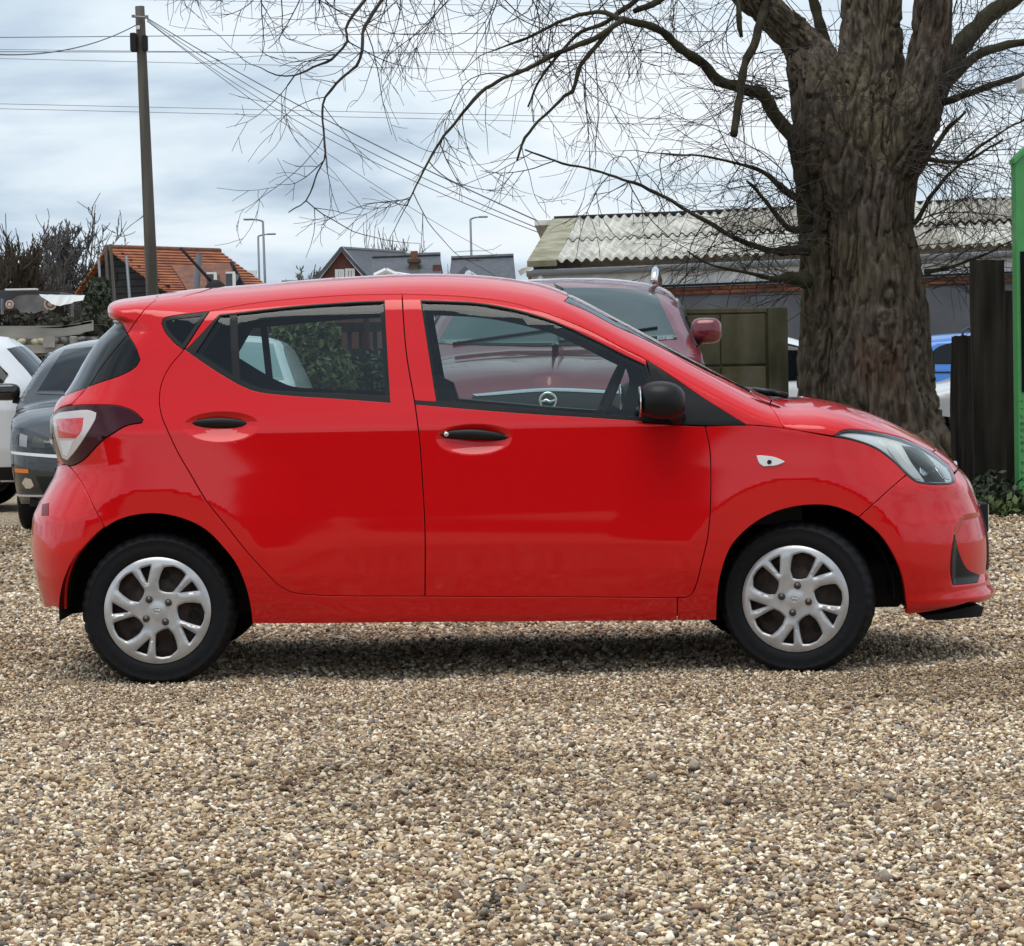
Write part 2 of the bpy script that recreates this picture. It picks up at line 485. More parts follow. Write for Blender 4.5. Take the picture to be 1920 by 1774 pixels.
    if flange and be:
        bv = sorted(set([i for e_ in be for i in e_])); ix = {v: k for k, v in enumerate(bv)}
        o = np.zeros((len(bv), 3))
        for i, j in be:
            d = P[j] - P[i]; 
            oo = np.cross(d, Nn[i]); oo /= np.linalg.norm(oo) + 1e-12
            o[ix[i]] += oo; o[ix[j]] += oo
        o /= np.linalg.norm(o, axis=1)[:, None] + 1e-12
        Pb = P[bv]; nb = Nn[bv]
        Nin = nb.copy()
        b1 = Pb + o * 0.0012 - nb * 0.0012; b2 = b1 - Nin * depth
        m = len(bv); base = n
        VV += [b1, b2]; n1 = nb + o; n1 /= np.linalg.norm(n1, axis=1)[:, None]; NN += [n1, o]
        for i, j in be:
            a_, b_ = ix[i], ix[j]
            FF += [(i, base + a_, base + b_, j), (base + a_, base + m + a_, base + m + b_, base + b_)]
    VV = np.concatenate(VV); NN = np.concatenate(NN)
    return VV, FF, NN
_dd = {}
def D_dense(D):
    k = id(D)
    if k not in _dd:
        A = D; B = np.roll(D, -1, 0); t = np.linspace(0, 1, 12, endpoint=False)
        _dd[k] = ((1 - t)[None, :, None] * A[:, None] + t[None, :, None] * B[:, None]).reshape(-1, 2)
    return _dd[k]

# ------------------------------------------------------------------ materials for vehicles
M_RED = mat('red_paint', (0.64, 0.0022, 0.0045), rough=0.42, coat=1.0, spec=0.06, coatr=0.02, noise=0.04, nscale=900)
def dust(m_):
    t = m_.node_tree; b = t.nodes['Principled BSDF']; src = b.inputs['Base Color'].links[0].from_socket
    tc_ = t.nodes.new('ShaderNodeTexCoord'); sp_ = t.nodes.new('ShaderNodeSeparateXYZ'); t.links.new(tc_.outputs['Object'], sp_.inputs[0])
    mr_ = t.nodes.new('ShaderNodeMapRange'); mr_.inputs[1].default_value = .18; mr_.inputs[2].default_value = .62; mr_.inputs[3].default_value = 1; mr_.inputs[4].default_value = 0; t.links.new(sp_.outputs[2], mr_.inputs[0])
    n_ = t.nodes.new('ShaderNodeTexNoise'); n_.inputs['Scale'].default_value = 7; n_.inputs['Detail'].default_value = 8; n_.inputs['Roughness'].default_value = .65; t.links.new(tc_.outputs['Object'], n_.inputs['Vector'])
    m1 = t.nodes.new('ShaderNodeMath'); m1.operation = 'MULTIPLY'; t.links.new(mr_.outputs[0], m1.inputs[0]); t.links.new(n_.outputs[0], m1.inputs[1])
    m2 = t.nodes.new('ShaderNodeMath'); m2.operation = 'MULTIPLY'; t.links.new(m1.outputs[0], m2.inputs[0]); m2.inputs[1].default_value = .035
    mx = t.nodes.new('ShaderNodeMix'); mx.data_type = 'RGBA'; t.links.new(m2.outputs[0], mx.inputs[0]); t.links.new(src, mx.inputs[6]); mx.inputs[7].default_value = (.22, .17, .12, 1); t.links.new(mx.outputs[2], b.inputs['Base Color'])
    r_ = t.nodes.new('ShaderNodeMapRange'); r_.inputs[3].default_value = .04; r_.inputs[4].default_value = .085; t.links.new(n_.outputs[0], r_.inputs[0]); t.links.new(r_.outputs[0], b.inputs['Coat Roughness'])
dust(M_RED)
M_BLACKTRIM = mat('black_trim', (0.006, 0.006, 0.007), rough=0.4, spec=0.3, bump=0.08, bscale=900)
M_GLOSSBLACK = mat('gloss_black', (0.008, 0.008, 0.009), rough=0.08, coat=0.5)
M_DARK = mat('dark_plastic', (0.006, 0.006, 0.007), rough=0.8)
M_INT = mat('interior_trim', (0.012, 0.013, 0.014), rough=0.7, noise=0.15, nscale=30)
M_SEAT = mat('seat_cloth', (0.014, 0.0145, 0.016), rough=0.95, bump=0.3, bscale=300)
M_TYRE = mat('tyre_rubber', (0.0055, 0.006, 0.0075), rough=0.62, spec=0.25, noise=0.3, nscale=60, bump=0.05, bscale=300)
M_ALLOY = mat('silver_wheel_paint', (0.52, 0.525, 0.53), rough=0.30, metal=0.45, coat=0.3, noise=0.13, nscale=14, detail=8)
M_NUT = mat('steel_nut', (0.10, 0.085, 0.08), rough=0.3, metal=0.8)
M_DRUM = mat('rusty_drum', (0.045, 0.030, 0.024), rough=0.8, noise=0.4, nscale=30)
M_GLASS = glassmat('car_glass', (0.76, 0.86, 0.84), 1.5)
M_SCREEN = glassmat('windscreen_glass', (0.62, 0.74, 0.72), 1.55)
M_DKGLASS = mat('dark_glass', (0.004, 0.006, 0.007), rough=0.02, spec=0.35)
M_LENS = glassmat('clear_lens', (0.96, 0.97, 0.97), 1.33)
M_CHROME = mat('chrome', (0.80, 0.81, 0.82), rough=0.12, metal=1.0)
M_REFL = mat('lamp_reflector', (0.86, 0.88, 0.84), rough=0.35, metal=0.1)
M_SILVERTRIM = mat('lamp_silver', (0.74, 0.78, 0.80), rough=0.5)
M_FRAME = mat('lamp_frame', (0.60, 0.55, 0.55), rough=0.15, coat=.5)
M_LENSRED = mat('red_lens', (0.62, 0.010, 0.018), rough=0.06, coat=1.0)
M_LENSDARK = mat('smoked_red_lens', (0.040, 0.0015, 0.006), rough=0.06, spec=0.4)
M_SMOKE = mat('lamp_bezel_grey', (0.045, 0.05, 0.045), rough=0.25)
M_WHITELENS = mat('white_lens', (0.78, 0.78, 0.76), rough=0.12, coat=0.6)
M_ORANGE = mat('amber_lens', (0.75, 0.20, 0.02), rough=0.2)

# ================================================================== main car
YC = 0.82
def cl(P, Y=YC): 
    P = np.asarray(P, float); W_ = at(P[:, 0], P[:, 1], np.full(len(P), Y)); return np.stack([W_[:, 0], W_[:, 2]], 1)
top_px = [(221,566.5),(231,563.5),(255,560),(291,555.5),(352,545.6),(406,539.6),(480,534),(560,527),(620,522),(680,518.4),(740,515.3),(800,514),(860,514.8),(919,518.6),(967,524.6),(1020,534.5),
          (1074,554.5),(1142,590),(1224,633.6),(1305,678),(1386,720.5),(1413,732),(1444,741),(1475,742),(1507,743),(1545,749),(1580,758.5),(1613,769),(1647,782.5),(1680,798),(1713,815),(1740,831),(1760,844),(1776,855.5),(1788,866)]
front_px = [(1788,866),(1799,878),(1812,890.5),(1822,902),(1829,914),(1836,933),(1843,955),(1849,970),(1854,990),(1859,1012),(1861,1046),(1860.5,1075),(1863,1096),(1867,1104),(1873,1113),(1872,1120),(1862,1126),(1840,1131)]
rear_px = [(221,566.5),(218,574),(219,584),(224,601),(229,610),(206,626),(186,646),(164,678),(144,712),(124,740),(111,753),(103,768),(99,789),(101,813),(106,837),(112,866),(110,880),(104,896),(94.7,912),(80,937),(71,954),(65.5,967),(63,990),(62,1010),(62.5,1034),(68,1070),(78,1115),(85.8,1140.6)]
def clv(P, Ys):
    P = np.asarray(P, float); W_ = at(P[:, 0], P[:, 1], np.asarray(Ys)); return np.stack([W_[:, 0], W_[:, 2]], 1)
top = cl(top_px)
yf = np.interp(np.arange(len(front_px)), [0, 5], [YC, .42]); front = clv(front_px, yf); front[:, 0] += np.interp(np.arange(len(front_px)), [0, 5], [0, .025])
yr = np.interp(np.arange(len(rear_px)), [0, 4, 10], [YC, .75, .46]); rear = clv(rear_px, yr); rear[:, 0] -= np.interp(np.arange(len(rear_px)), [0, 4, 10], [0, .005, .03])
bot_px = [(88,1142),(122,1147),(300,1158),(475,1168),(800,1166),(1270,1163),(1345,1162),(1500,1158),(1700,1153),(1769,1147.5),(1829,1135)]
bot = cl(bot_px, 0.05)
rw = at(295., 1145., 0.02); fw = at(1493., 1123.3, 0.02)
RWC = np.array([rw[0], rw[2]]); FWC = np.array([fw[0], fw[2]])
RA = 0.367
def px0(u, v, Y=0.03): p = at(float(u), float(v), Y); return np.array([p[0], p[2]])
H_R = px0(415, 795); H_F = px0(889, 818)
e_int = cl([(1813,968),(1799,982),(1790,998),(1785,1040),(1784,1098)], 0.15)
zi_top, zi_bot = px0(1813, 968, .15)[1], px0(1784, 1100, .15)[1]
def bumps(x, z):
    r = np.zeros_like(x)
    for c in (RWC, FWC):
        q = np.hypot(x - c[0], z - c[1]) - RA
        f = np.where(q > 0.088, np.clip(1 - (q - 0.088) / 0.30, 0, 1) ** 1.5, 1 - 0.9 * np.clip((0.088 - q), 0, 0.1))
        r = r + 0.020 * f * smoothstep(z, 0.16, 0.42)
    for c in (H_R, H_F):
        q = ((x - c[0]) / 0.142) ** 2 + ((z - c[1] + 0.004) / np.where(z > c[1] - .004, 0.050, 0.062)) ** 2
        r = r - 0.026 * np.clip(1 - q, 0, 1) ** 0.9
    # lower door crease
    L = smoothstep(x, -0.85, -0.45) * (1 - smoothstep(x, 0.55, 0.75))
    zc = 0.515 - 0.03 * (x - 0.1)
    r = r + 0.003 * L * np.exp(-((z - zc) / 0.07) ** 2) 
    # front bumper blade recess
    xe = np.interp(z, e_int[::-1, 1], e_int[::-1, 0])
    r = r - 0.045 * smoothstep(x, xe - 0.004, xe + 0.022) * (1 - smoothstep(z, zi_top - 0.02, zi_top + 0.006)) * smoothstep(z, zi_bot - 0.004, zi_bot + 0.03)
    # swage running from the tail lamp to the headlamp, tucked sill
    return r
prof = [(0, .76), (0.19, .762), (0.235, .785), (0.30, .800), (0.40, .814), (0.50, .8215), (0.62, .8230), (0.78, .8205), (0.90, .8172), (0.945, .8160), (1.00, .799), (1.055, .778), (1.09, .765), (1.25, .712), (1.40, .655), (1.48, .63), (1.6, .60), (2.2, .5)]
def oval_rings(c):
    P = []
    for k in (0.05, .2, .35, .5, .64, .76, .86, .93, .97, 0.995, 1.015, 1.06):
        n_ = max(6, int(70 * k)); t = np.arange(n_) * 2 * math.pi / n_
        P.append(np.stack([c[0] + .142 * k * np.cos(t), c[1] - .004 + np.where(np.sin(t) > 0, .050, .062) * k * np.sin(t)], 1))
    P = np.concatenate(P); t = np.arange(60) * 2 * math.pi / 60
    return P, np.stack([c[0] + .152 * np.cos(t), c[1] - .004 + .066 * np.sin(t)], 1)
EXTRA += [oval_rings(H_R), oval_rings(H_F)]
CAR = Shape(top, rear, front, prof, bot, Ht=[(-1.6, .07), (-1.42, .08), (-1.2, .15), (0.1, .17), (0.3, .15), (0.9, .14), (1.05, .13), (1.3, .14), (1.8, .16)],
            Lr=[(.2, .40), (.65, .44), (.85, .40), (1.0, .40), (1.15, .33), (1.33, .27), (1.38, .12), (1.45, .10)], Lf=[(.2, .62), (.5, .62), (.8, .60), (1.0, .5)], barrel=0.035, bumps=bumps, ne=2.6)
D = CAR.outline()
car = thing('red_hatchback', 'bright red five-door hatchback with silver wheel covers parked side-on on the gravel', 'car', (0, YC, 0))
def T(P, step=0.012, closed=True): return catmull(CAR.px(P, YC), step, closed)
# arches --------------------------------------------------------------
rear_arch_px = [(122,1160),(122,1116),(126.7,1083),(141,1047),(164,1018),(194,990),(226,972),(269,962.5),(308,963),(351,974),(387,993),(419,1024.5),(445.5,1060),(462,1100),(471.6,1142),(475,1180)]
front_arch_px = [(1344,1180),(1345,1127),(1352,1077),(1370,1027),(1403,990),(1447,963),(1493,950),(1540,947),(1573,953),(1610,970),(1647,1000),(1673,1037),(1690,1077),(1698,1120),(1700,1168)]
def arch(P): 
    a = catmull(CAR.px(P, YC), 0.012); return np.concatenate([a, [[a[-1, 0], 0.05], [a[0, 0], 0.05]]])
A_R, A_F = arch(rear_arch_px), arch(front_arch_px)
Tl = lambda P: catmull(CAR.px(P, YC), 0.012)
# traced lines ----------------------------------------------------------
rd_rear = [(394,582),(345,655),(319,686),(303,718),(298.5,751),(303,780),(314,807.5),(333,848),(354,884),(387,939.5),(426,988.5),(465,1037.6),(498,1073.5),(520,1096),(548,1111),(600,1117)]
b_pillar = [(797,1118.5),(797,1000),(792,900),(786.5,825),(778.4,760),(762,662.5),(754,551)]
top_rd = [(754,551),(659,553),(551,560),(469.6,569),(394,582)]
rear_door = T(rd_rear + b_pillar + top_rd[1:-1])
fd_top = [(754,551),(829,553.5),(897.5,558.4),(966,568.8),(1028,587.7),(1104,618.6),(1172.5,654.7),(1215,676)]
fd_front = [(1215,676),(1310,741),(1322,799),(1331,843),(1333,893),(1331.7,960),(1326.7,1010),(1316.7,1053),(1306.7,1093),(1298,1114),(1286,1120.5)]
front_door = T(fd_top[:-1] + fd_front + [(1100,1120)] + b_pillar[:-1])
rw_glass = T([(411,589),(442.5,585.5),(551,573),(659,565),(722,562.5),(724,608),(732,746.5),(659,742),(551,738),(491,733),(453,718),(415.4,696),(363,662)])
rw_open = T([(411,589),(442.5,585.5),(551,573),(659,565),(722,562.5),(724,608),(732,747),(733,756),(775,758.5),(778,759.5),(632,748.5),(524,741),(469.6,731.6),(415,703),(364,669),(345,655),(353,650)])
fw_glass_px = [(787.5,562),(829,563),(897.5,567),(966,579),(1035,599.7),(1104,630.6),(1172.5,665),(1209,682),(1217,713),(1200,784.6),(1069,775.5),(966,766),(818,753)]
fw_glass = T(fw_glass_px)
fw_open = T([(787.5,562),(829,563),(897.5,567),(966,579),(1035,599.7),(1104,630.6),(1172.5,665),(1212,684),(1219,713),(1203,785),(1204,790.5),(1104,783.6),(966,775),(779,759.5),(778.5,750),(817,752.5)])
quarter = T([(303,606),(306,598),(312,595),(334,590.7),(392.5,583),(344,655),(332,647),(311,624)])
tri = T([(1213,675),(1310,741),(1399,797),(1317,797.5),(1207,791),(1203,785),(1219,713)])
fender_line = [(1399,797),(1470,803),(1563,819)]
headlamp_px = [(1563,818),(1580,806.7),(1603,805),(1647,810),(1697,823),(1747,846.7),(1780,871),(1789,886.7),(1791.7,903),(1780,908),(1723,905),(1700,890),(1673,863),(1640,840),(1597,825)]
headlamp = T(headlamp_px)
tail_px = [(93,775),(101.5,775),(112,766.5),(135,760.5),(189,759),(224.6,761.5),(251.6,772),(268,787),(265,793),(238,798),(216.5,810),(189,829),(159.6,860),(139.6,872),(130,873.5),(120.7,870),(110,857),(98,840),(80,800)]
taillamp = T(tail_px)
bumper_line = [(1685,903),(1647,937),(1610,968)]
fender_px = fd_front[2:-1] + [(1286,1121),(1270,1122),(1270,1175),(1345,1175),(1345,1127)] + front_arch_px[2:10] + [(1647,937),(1685,903),(1700,890),(1673,863),(1640,840),(1597,825),(1563,819),(1470,803),(1399,797)]
fender = T(fender_px)
bonnet = T([(1443,760),(1470,803),(1563,818),(1580,806.7),(1603,805),(1647,810),(1697,823),(1735,840),(1757,843),(1757,843)][:9] + []) if False else None
def poly_raw(px_part, extra): return np.concatenate([Tl(px_part), np.asarray(extra, float)])
xz = lambda u, v, Y=YC: tuple(at(float(u), float(v), Y)[[0, 2]])
cw = [xz(1396, 716, YC - .55), xz(1414, 732, YC - .5), xz(1436, 741.5, YC - .42), xz(1447, 745.2, YC - .35), xz(1476, 746.2, YC - .25), xz(1507, 745, YC - .1)]
cw = catmull(np.array(cw), .012)
_b1 = Tl([(1443,760),(1470,803),(1563,818),(1580,806.7),(1603,805),(1647,810),(1697,823),(1747,846.7),(1757,843)])
bonnet = np.concatenate([cw[::-1][:int(len(cw) * .55)], _b1, np.array([xz(1760,838), xz(1765,800), xz(1650,740), xz(1508,700)])])
nose = poly_raw([(1757,843),(1747,846.7),(1780,871),(1789,886.7),(1796,882)], [xz(1806,876), xz(1840,860), xz(1770,800)])
front_bumper = np.concatenate([Tl([(1796,883),(1790,888),(1791.7,903),(1780,908),(1723,905),(1700,890),(1685,903),(1647,937),(1610,970),(1647,1000),(1673,1037),(1690,1077),(1698,1120),(1700,1175)]), [[1.75, 0.05], [2.2, 0.05], [2.2, 0.75]]])
cowl = np.concatenate([cw, np.array([xz(1510,690), xz(1420,690)])])
windscreen = np.concatenate([Tl([(1066,557),(1058.5,564.5),(1104.6,584),(1153,610),(1224,642),(1329,696.5),(1364.6,713),(1412,738.5),(1398,720)]), [xz(1400,680), xz(1080,480)]])
tailgate = np.concatenate([Tl([(291,563),(238,626),(189,688),(165,723.6),(135,757.5)]), Tl([(112,764),(101,774)]), [xz(60, 774, .3)], [[-2.2, 1.02]], [xz(150,500)], [xz(292,500)]])
tailgate2 = None
rear_glass = np.concatenate([Tl([(228,607),(238.5,626),(189,688),(165,723.6),(151,729.5),(119,741)]), [xz(60, 741, .3)], [xz(150,610)], [xz(226,600)]])
side_glass = T([(239.5,627),(254,650.6),(262.5,675),(254,688),(230,702),(189,716),(152.5,729),(166,723.8),(190,688)])
rear_bumper = np.concatenate([Tl([(101,874),(120.7,871),(130,875),(150,900),(170,939),(195,987),(194,990),(164,1018),(141,1047),(126.7,1083),(122,1116),(122,1170)]), [[-2.2, 0.05], [-2.2, px0(80, 874, .5)[1]]]])
# panels -----------------------------------------------------------------
body_holes = [rear_door, front_door, quarter, tri, fender, bonnet, nose, front_bumper, cowl, windscreen, tailgate, rear_bumper, taillamp, headlamp, A_R, A_F, side_glass]
Dbig = np.array([[-2.3, 0.0], [2.3, 0.0], [2.3, 1.9], [-2.3, 1.9]])
Dbig = catmull(Dbig, 0.2, True)
body = panel(CAR, D, Dbig, 'body_shell', M_RED, car, h=0.015, gap=0.0, holes=[offset_poly(q, -0.003) if q is not A_R and q is not A_F else q for q in body_holes], center=True, depth=0.03)
for sd in ('near', 'far'):
    fdo = panel(CAR, D, front_door, 'front_door', M_RED, car, h=0.012, holes=[offset_poly(fw_open, 0.0034), offset_poly(tri, -0.003)], side=sd)[0]
    rdo = panel(CAR, D, rear_door, 'rear_door', M_RED, car, h=0.012, holes=[offset_poly(rw_open, 0.0034)], side=sd)[0]
    # belt strips and seals fill the openings round the glass
    panel(CAR, D, fw_open, 'window_seal', M_BLACKTRIM, fdo, h=0.02, gap=0.0005, holes=[offset_poly(fw_glass, 0.005)], side=sd, off=-0.001, depth=0.02)
    panel(CAR, D, rw_open, 'window_seal', M_BLACKTRIM, rdo, h=0.02, gap=0.0005, holes=[offset_poly(rw_glass, 0.005)], side=sd, off=-0.001, depth=0.02)
    panel(CAR, D, fw_glass, 'window', M_GLASS, fdo, h=0.04, gap=0.002, off=-0.008, flange=False, side=sd)
    panel(CAR, D, rw_glass, 'window', M_GLASS, rdo, h=0.04, gap=0.002, off=-0.008, flange=False, side=sd)
    dv = T([(431,584),(444,584),(450,722),(436,712)])
    panel(CAR, D, dv, 'window_divider', M_BLACKTRIM, rdo, h=0.02, gap=0, off=-0.004, side=sd)
    qs = panel(CAR, D, quarter, 'quarter_window', M_DKGLASS, car, h=0.03, off=-0.003, side=sd)[0]
    panel(CAR, D, quarter, 'window_seal', M_BLACKTRIM, qs, h=0.03, gap=0.001, off=-0.001, side=sd, holes=[offset_poly(quarter, 0.014)])
    panel(CAR, D, tri, 'mirror_base', M_BLACKTRIM, car, h=0.02, gap=0.001, off=0.002, side=sd)
    panel(CAR, D, fender, 'front_wing', M_RED, car, h=0.012, holes=[A_F], side=sd, depth=0.03)
    panel(CAR, D, side_glass, 'side_glass', M_DKGLASS, car, h=0.02, side=sd, gap=0.002, off=-0.001)
bo = panel(CAR, D, bonnet, 'bonnet', M_RED, car, h=0.012, center=True)[0]
panel(CAR, D, nose, 'grille_surround', M_RED, car, h=0.012, center=True)
fb = panel(CAR, D, front_bumper, 'front_bumper', M_RED, car, h=0.011, center=True, holes=[headlamp])[0]
panel(CAR, D, cowl, 'cowl', M_BLACKTRIM, car, h=0.015, center=True, off=-0.004)
panel(CAR, D, windscreen, 'windscreen', M_SCREEN, car, h=0.02, center=True, gap=0.002, off=-0.002, flange=False)
ws_in = offset_poly(windscreen, 0.035)
panel(CAR, D, windscreen, 'windscreen_band', M_GLOSSBLACK, car, h=0.02, center=True, gap=0.002, off=-0.006, flange=False, holes=[ws_in])
tg = panel(CAR, D, tailgate, 'tailgate', M_RED, car, h=0.012, center=True, holes=[taillamp, rear_glass])[0]
panel(CAR, D, rear_glass, 'rear_window', M_DKGLASS, tg, h=0.015, center=True, gap=0.002, off=-0.002)
panel(CAR, D, rear_bumper, 'rear_bumper', M_RED, car, h=0.012, center=True, holes=[taillamp, A_R])
lower_gate = np.concatenate([Tl([(100,776),(120.7,869)]), [xz(60, 872, .3)], [[-2.2, .95]], [xz(60, 776, .3)]])
# lamps --------------------------------------------------------------------
hl_in = T([(1655,816),(1690,826),(1742,850),(1772,872),(1782,890),(1784,899),(1727,897),(1703,878),(1677,850),(1650,826)])
tl_w = T([(102,783),(110,776),(132.5,772.5),(165.7,770),(181,775),(179,787),(161,818),(142,846),(128,862),(119,858),(111,834),(104,808)])
tl_r = T([(107,786),(159,783.5),(155,809),(144,822.5),(112,821.5)])
tl_c = T([(113.5,825),(140,825),(128,855),(120,852)])
for sd in ('near', 'far'):
    hb = panel(CAR, D, headlamp, 'headlamp', M_SILVERTRIM, car, h=0.012, gap=0.003, off=-0.012, side=sd, flange=False)[0]
    panel(CAR, D, headlamp, 'lens', M_LENS, hb, h=0.015, gap=0.004, off=-0.001, side=sd, depth=0.008, flange=False)
    panel(CAR, D, headlamp, 'lamp_seal', M_GLOSSBLACK, hb, h=0.02, gap=0.0012, off=-0.0015, side=sd, holes=[offset_poly(headlamp, 0.007)], depth=0.03)
    panel(CAR, D, hl_in, 'reflector', M_REFL, hb, h=0.012, gap=0, off=-0.0105, side=sd, depth=0.004)
    ins = T([(1694,832),(1722,838),(1746,856),(1760,878),(1773,893),(1776,901),(1738,901),(1726,884),(1712,864)])
    panel(CAR, D, ins, 'lamp_bezel', M_SMOKE, hb, h=0.012, gap=0, off=-0.009, side=sd, depth=0.003)
    bowl = T([(1752,862),(1766,872),(1778,886),(1783,897),(1770,893),(1758,876)])
    panel(CAR, D, bowl, 'indicator_bowl', M_CHROME, hb, h=0.012, gap=0, off=-0.007, side=sd, depth=0.003)
    bulb = T([(1728,874),(1736,869),(1744,873),(1748,882),(1743,890),(1734,890),(1728,884)])
    panel(CAR, D, bulb, 'projector', M_CHROME, hb, h=0.006, gap=0, off=-0.006, side=sd, depth=0.003)
    ind = T([(1655,819),(1672,822),(1690,850),(1712,882),(1728,897),(1716,894),(1692,872),(1670,844)])
    panel(CAR, D, ind, 'daytime_strip', M_WHITELENS, hb, h=0.012, gap=0, off=-0.007, side=sd, depth=0.003)
    tb = panel(CAR, D, taillamp, 'tail_lamp', M_LENSDARK, car, h=0.010, gap=0.003, off=0.004, side=sd)[0]
    panel(CAR, D, tl_w, 'lamp_chrome', M_FRAME, tb, h=0.008, gap=0, off=0.0062, side=sd, depth=0.003, holes=[tl_r, tl_c])
    panel(CAR, D, tl_r, 'brake_lens', M_LENSRED, tb, h=0.008, gap=0.0008, off=0.0058, side=sd, depth=0.003)
    panel(CAR, D, tl_c, 'reversing_lens', M_SILVERTRIM, tb, h=0.008, gap=0.0008, off=0.0058, side=sd, depth=0.003)
    rfx = T([(79,946),(91,944),(91,966),(78,967)], .006)
    panel(CAR, D, rfx, 'rear_reflector', mat('rear_reflector_red', (.16,.002,.006), .35, spec=.2), car, h=0.01, gap=0, off=.002, side=sd, depth=.004)
    ri = T([(1419,855),(1430,855),(1452,858),(1471,866),(1455,872),(1432,874),(1424,868)], 0.004)
    rp = panel(CAR, D, ri, 'side_repeater', M_WHITELENS, car, h=0.008, gap=0, off=0.005, side=sd, depth=0.006)[0]
    dot = T([(1438.5,866.5),(1440,863.5),(1443,863),(1446,865),(1445.5,868.5),(1442,870.5),(1439.5,869.5)], 0.003)
    panel(CAR, D, dot, 'bulb', M_DARK, rp, h=0.008, gap=0, off=0.008, side=sd, depth=0.003)
    bi = T([(1789.5,1003),(1800,1043),(1813,1067),(1837,1079),(1832,1092),(1787,1097),(1782.5,1070),(1784,1040)])
    panel(CAR, D, bi, 'air_intake', M_BLACKTRIM, fb, h=0.01, gap=0, off=0.003, side=sd, depth=0.004)
# liner: dark inner skin that also trims the cabin
ZI = lambda q, d: offset_poly(q, d)
lin_holes = [ZI(fw_glass, 0.012), ZI(rw_glass, 0.02), ws_in, ZI(rear_glass, 0.03), offset_poly(A_R, -0.004), offset_poly(A_F, -0.004)]
panel(CAR, D, Dbig, 'inner_lining', M_INT, car, h=0.035, gap=0, off=-0.034, center=True, holes=lin_holes, flange=False, rings=True)
# handles --------------------------------------------------------------------
def surf(p): # (x,z) -> local point on near flank
    p = np.atleast_2d(p); return np.stack([p[:, 0], -CAR.S(p[:, 0], p[:, 1]), p[:, 1]], 1)
def handle(door, px_l, px_r, key, sgn):
    a, b = px0(*px_l), px0(*px_r); n = 15
    P, R = [], []
    yb = CAR.S(np.array([0.5*(a[0]+b[0])]), np.array([0.5*(a[1]+b[1]) + 0.075]))[0]
    V, F = [], []
    t = np.linspace(0, 1, n)
    for i, tt in enumerate(t):
        c = a + (b - a) * tt
        hh = 0.0035 + 0.0185 * (math.sin(math.pi * tt) ** 0.55) * (0.92 if 0.25 < tt < 0.72 else 1)
        hz = 0.006 * math.sin(math.pi * tt)
        yo = yb + 0.004 + 0.008 * math.sin(math.pi * tt) ** 0.7
        for ang in np.arange(10) * 2 * math.pi / 10:
            V.append((c[0], -(yo + 0.011 * math.cos(ang) - 0.006), c[1] + hz + hh * math.sin(ang)))
    for i in range(n - 1):
        for j in range(10): F.append((i*10+j, i*10+(j+1) % 10, (i+1)*10+(j+1) % 10, (i+1)*10+j))
    F.append(tuple(range(10))); F.append(tuple((n-1)*10 + j for j in range(10))[::-1])
    V = np.array(V)
    if sgn > 0: V = V * [1, -1, 1]
    h_ = mk('door_handle', V, F, M_BLACKTRIM, door)
    if key:
        Vk, Fk = lathe([(0.0001, -0.004), (0.008, -0.004), (0.0095, -0.002), (0.0095, 0.01)], 16)
        kk = a + (b - a) * 0.10
        mk('lock_barrel', (Vk + [kk[0], -(yb + 0.013), kk[1] + 0.003]) * ([1, -1, 1] if sgn > 0 else [1, 1, 1]), Fk, M_CHROME, door)
for o_ in [o for o in car.children if o.name.startswith(('front_door', 'rear_door'))]:
    far = o_.data.vertices[0].co.y > 0
    if o_.name.startswith('front'): handle(o_, (824, 815), (955, 820), not far, 1 if far else -1)
    else: handle(o_, (349, 795), (481, 797), False, 1 if far else -1)
# door mirrors ------------------------------------------------------------------
def mirror_mesh(sgn):
    c = px0(1241, 752, -0.12); cx_, cz_ = c
    n, k = 20, 11; V, F = [], []
    for i in range(k):
        tt = i / (k - 1); ang = tt * math.pi
        xx = cx_ - 0.088 + 0.176 * (1 - math.cos(ang)) / 2
        s_ = math.sin(ang) ** 0.62
        drop = -0.012 * (tt - .4)
        for j in range(n):
            a_ = 2 * math.pi * j / n
            ca, sa = math.cos(a_), math.sin(a_)
            ca = math.copysign(abs(ca) ** 0.75, ca); sa = math.copysign(abs(sa) ** 0.75, sa)
            V.append((xx, -(0.925 + 0.105 * s_ * ca), cz_ + drop + s_ * (0.075 if sa > 0 else 0.066) * sa))
    for i in range(k - 1):
        for j in range(n): F.append((i*n+j, (i+1)*n+j, (i+1)*n+(j+1) % n, i*n+(j+1) % n))
    V = np.array(V)
    m = MB(); m.add(V, F)
    a = px0(1300, 790, 0); 
    Vt, Ft = tube(np.array([[a[0] - .03, -0.74, a[1] + 0.012], [a[0] - .06, -0.82, a[1] + 0.012], [cx_ + .03, -0.90, cz_ - .03]]), [0.030, 0.028, 0.03], 10)
    m.add(Vt, Ft)
    if sgn > 0: m.v = [v * [1, -1, 1] for v in m.v]
    o = m.build('wing_mirror', M_BLACKTRIM, car, smooth=True)
    g = MB(); P = [(cx_ - .06, -0.925 + 0.0)] 
    Vg, Fg = lathe([(0.0001, 0), (0.07, 0), (0.072, .004)], 24, 'x'); Vg = Vg * [1, 1.15, .8] + [cx_ - .083, -0.925, cz_]
    g.add(Vg if sgn < 0 else Vg * [1, -1, 1], Fg); g.build('mirror_glass', M_CHROME, o)
mirror_mesh(-1); mirror_mesh(1)
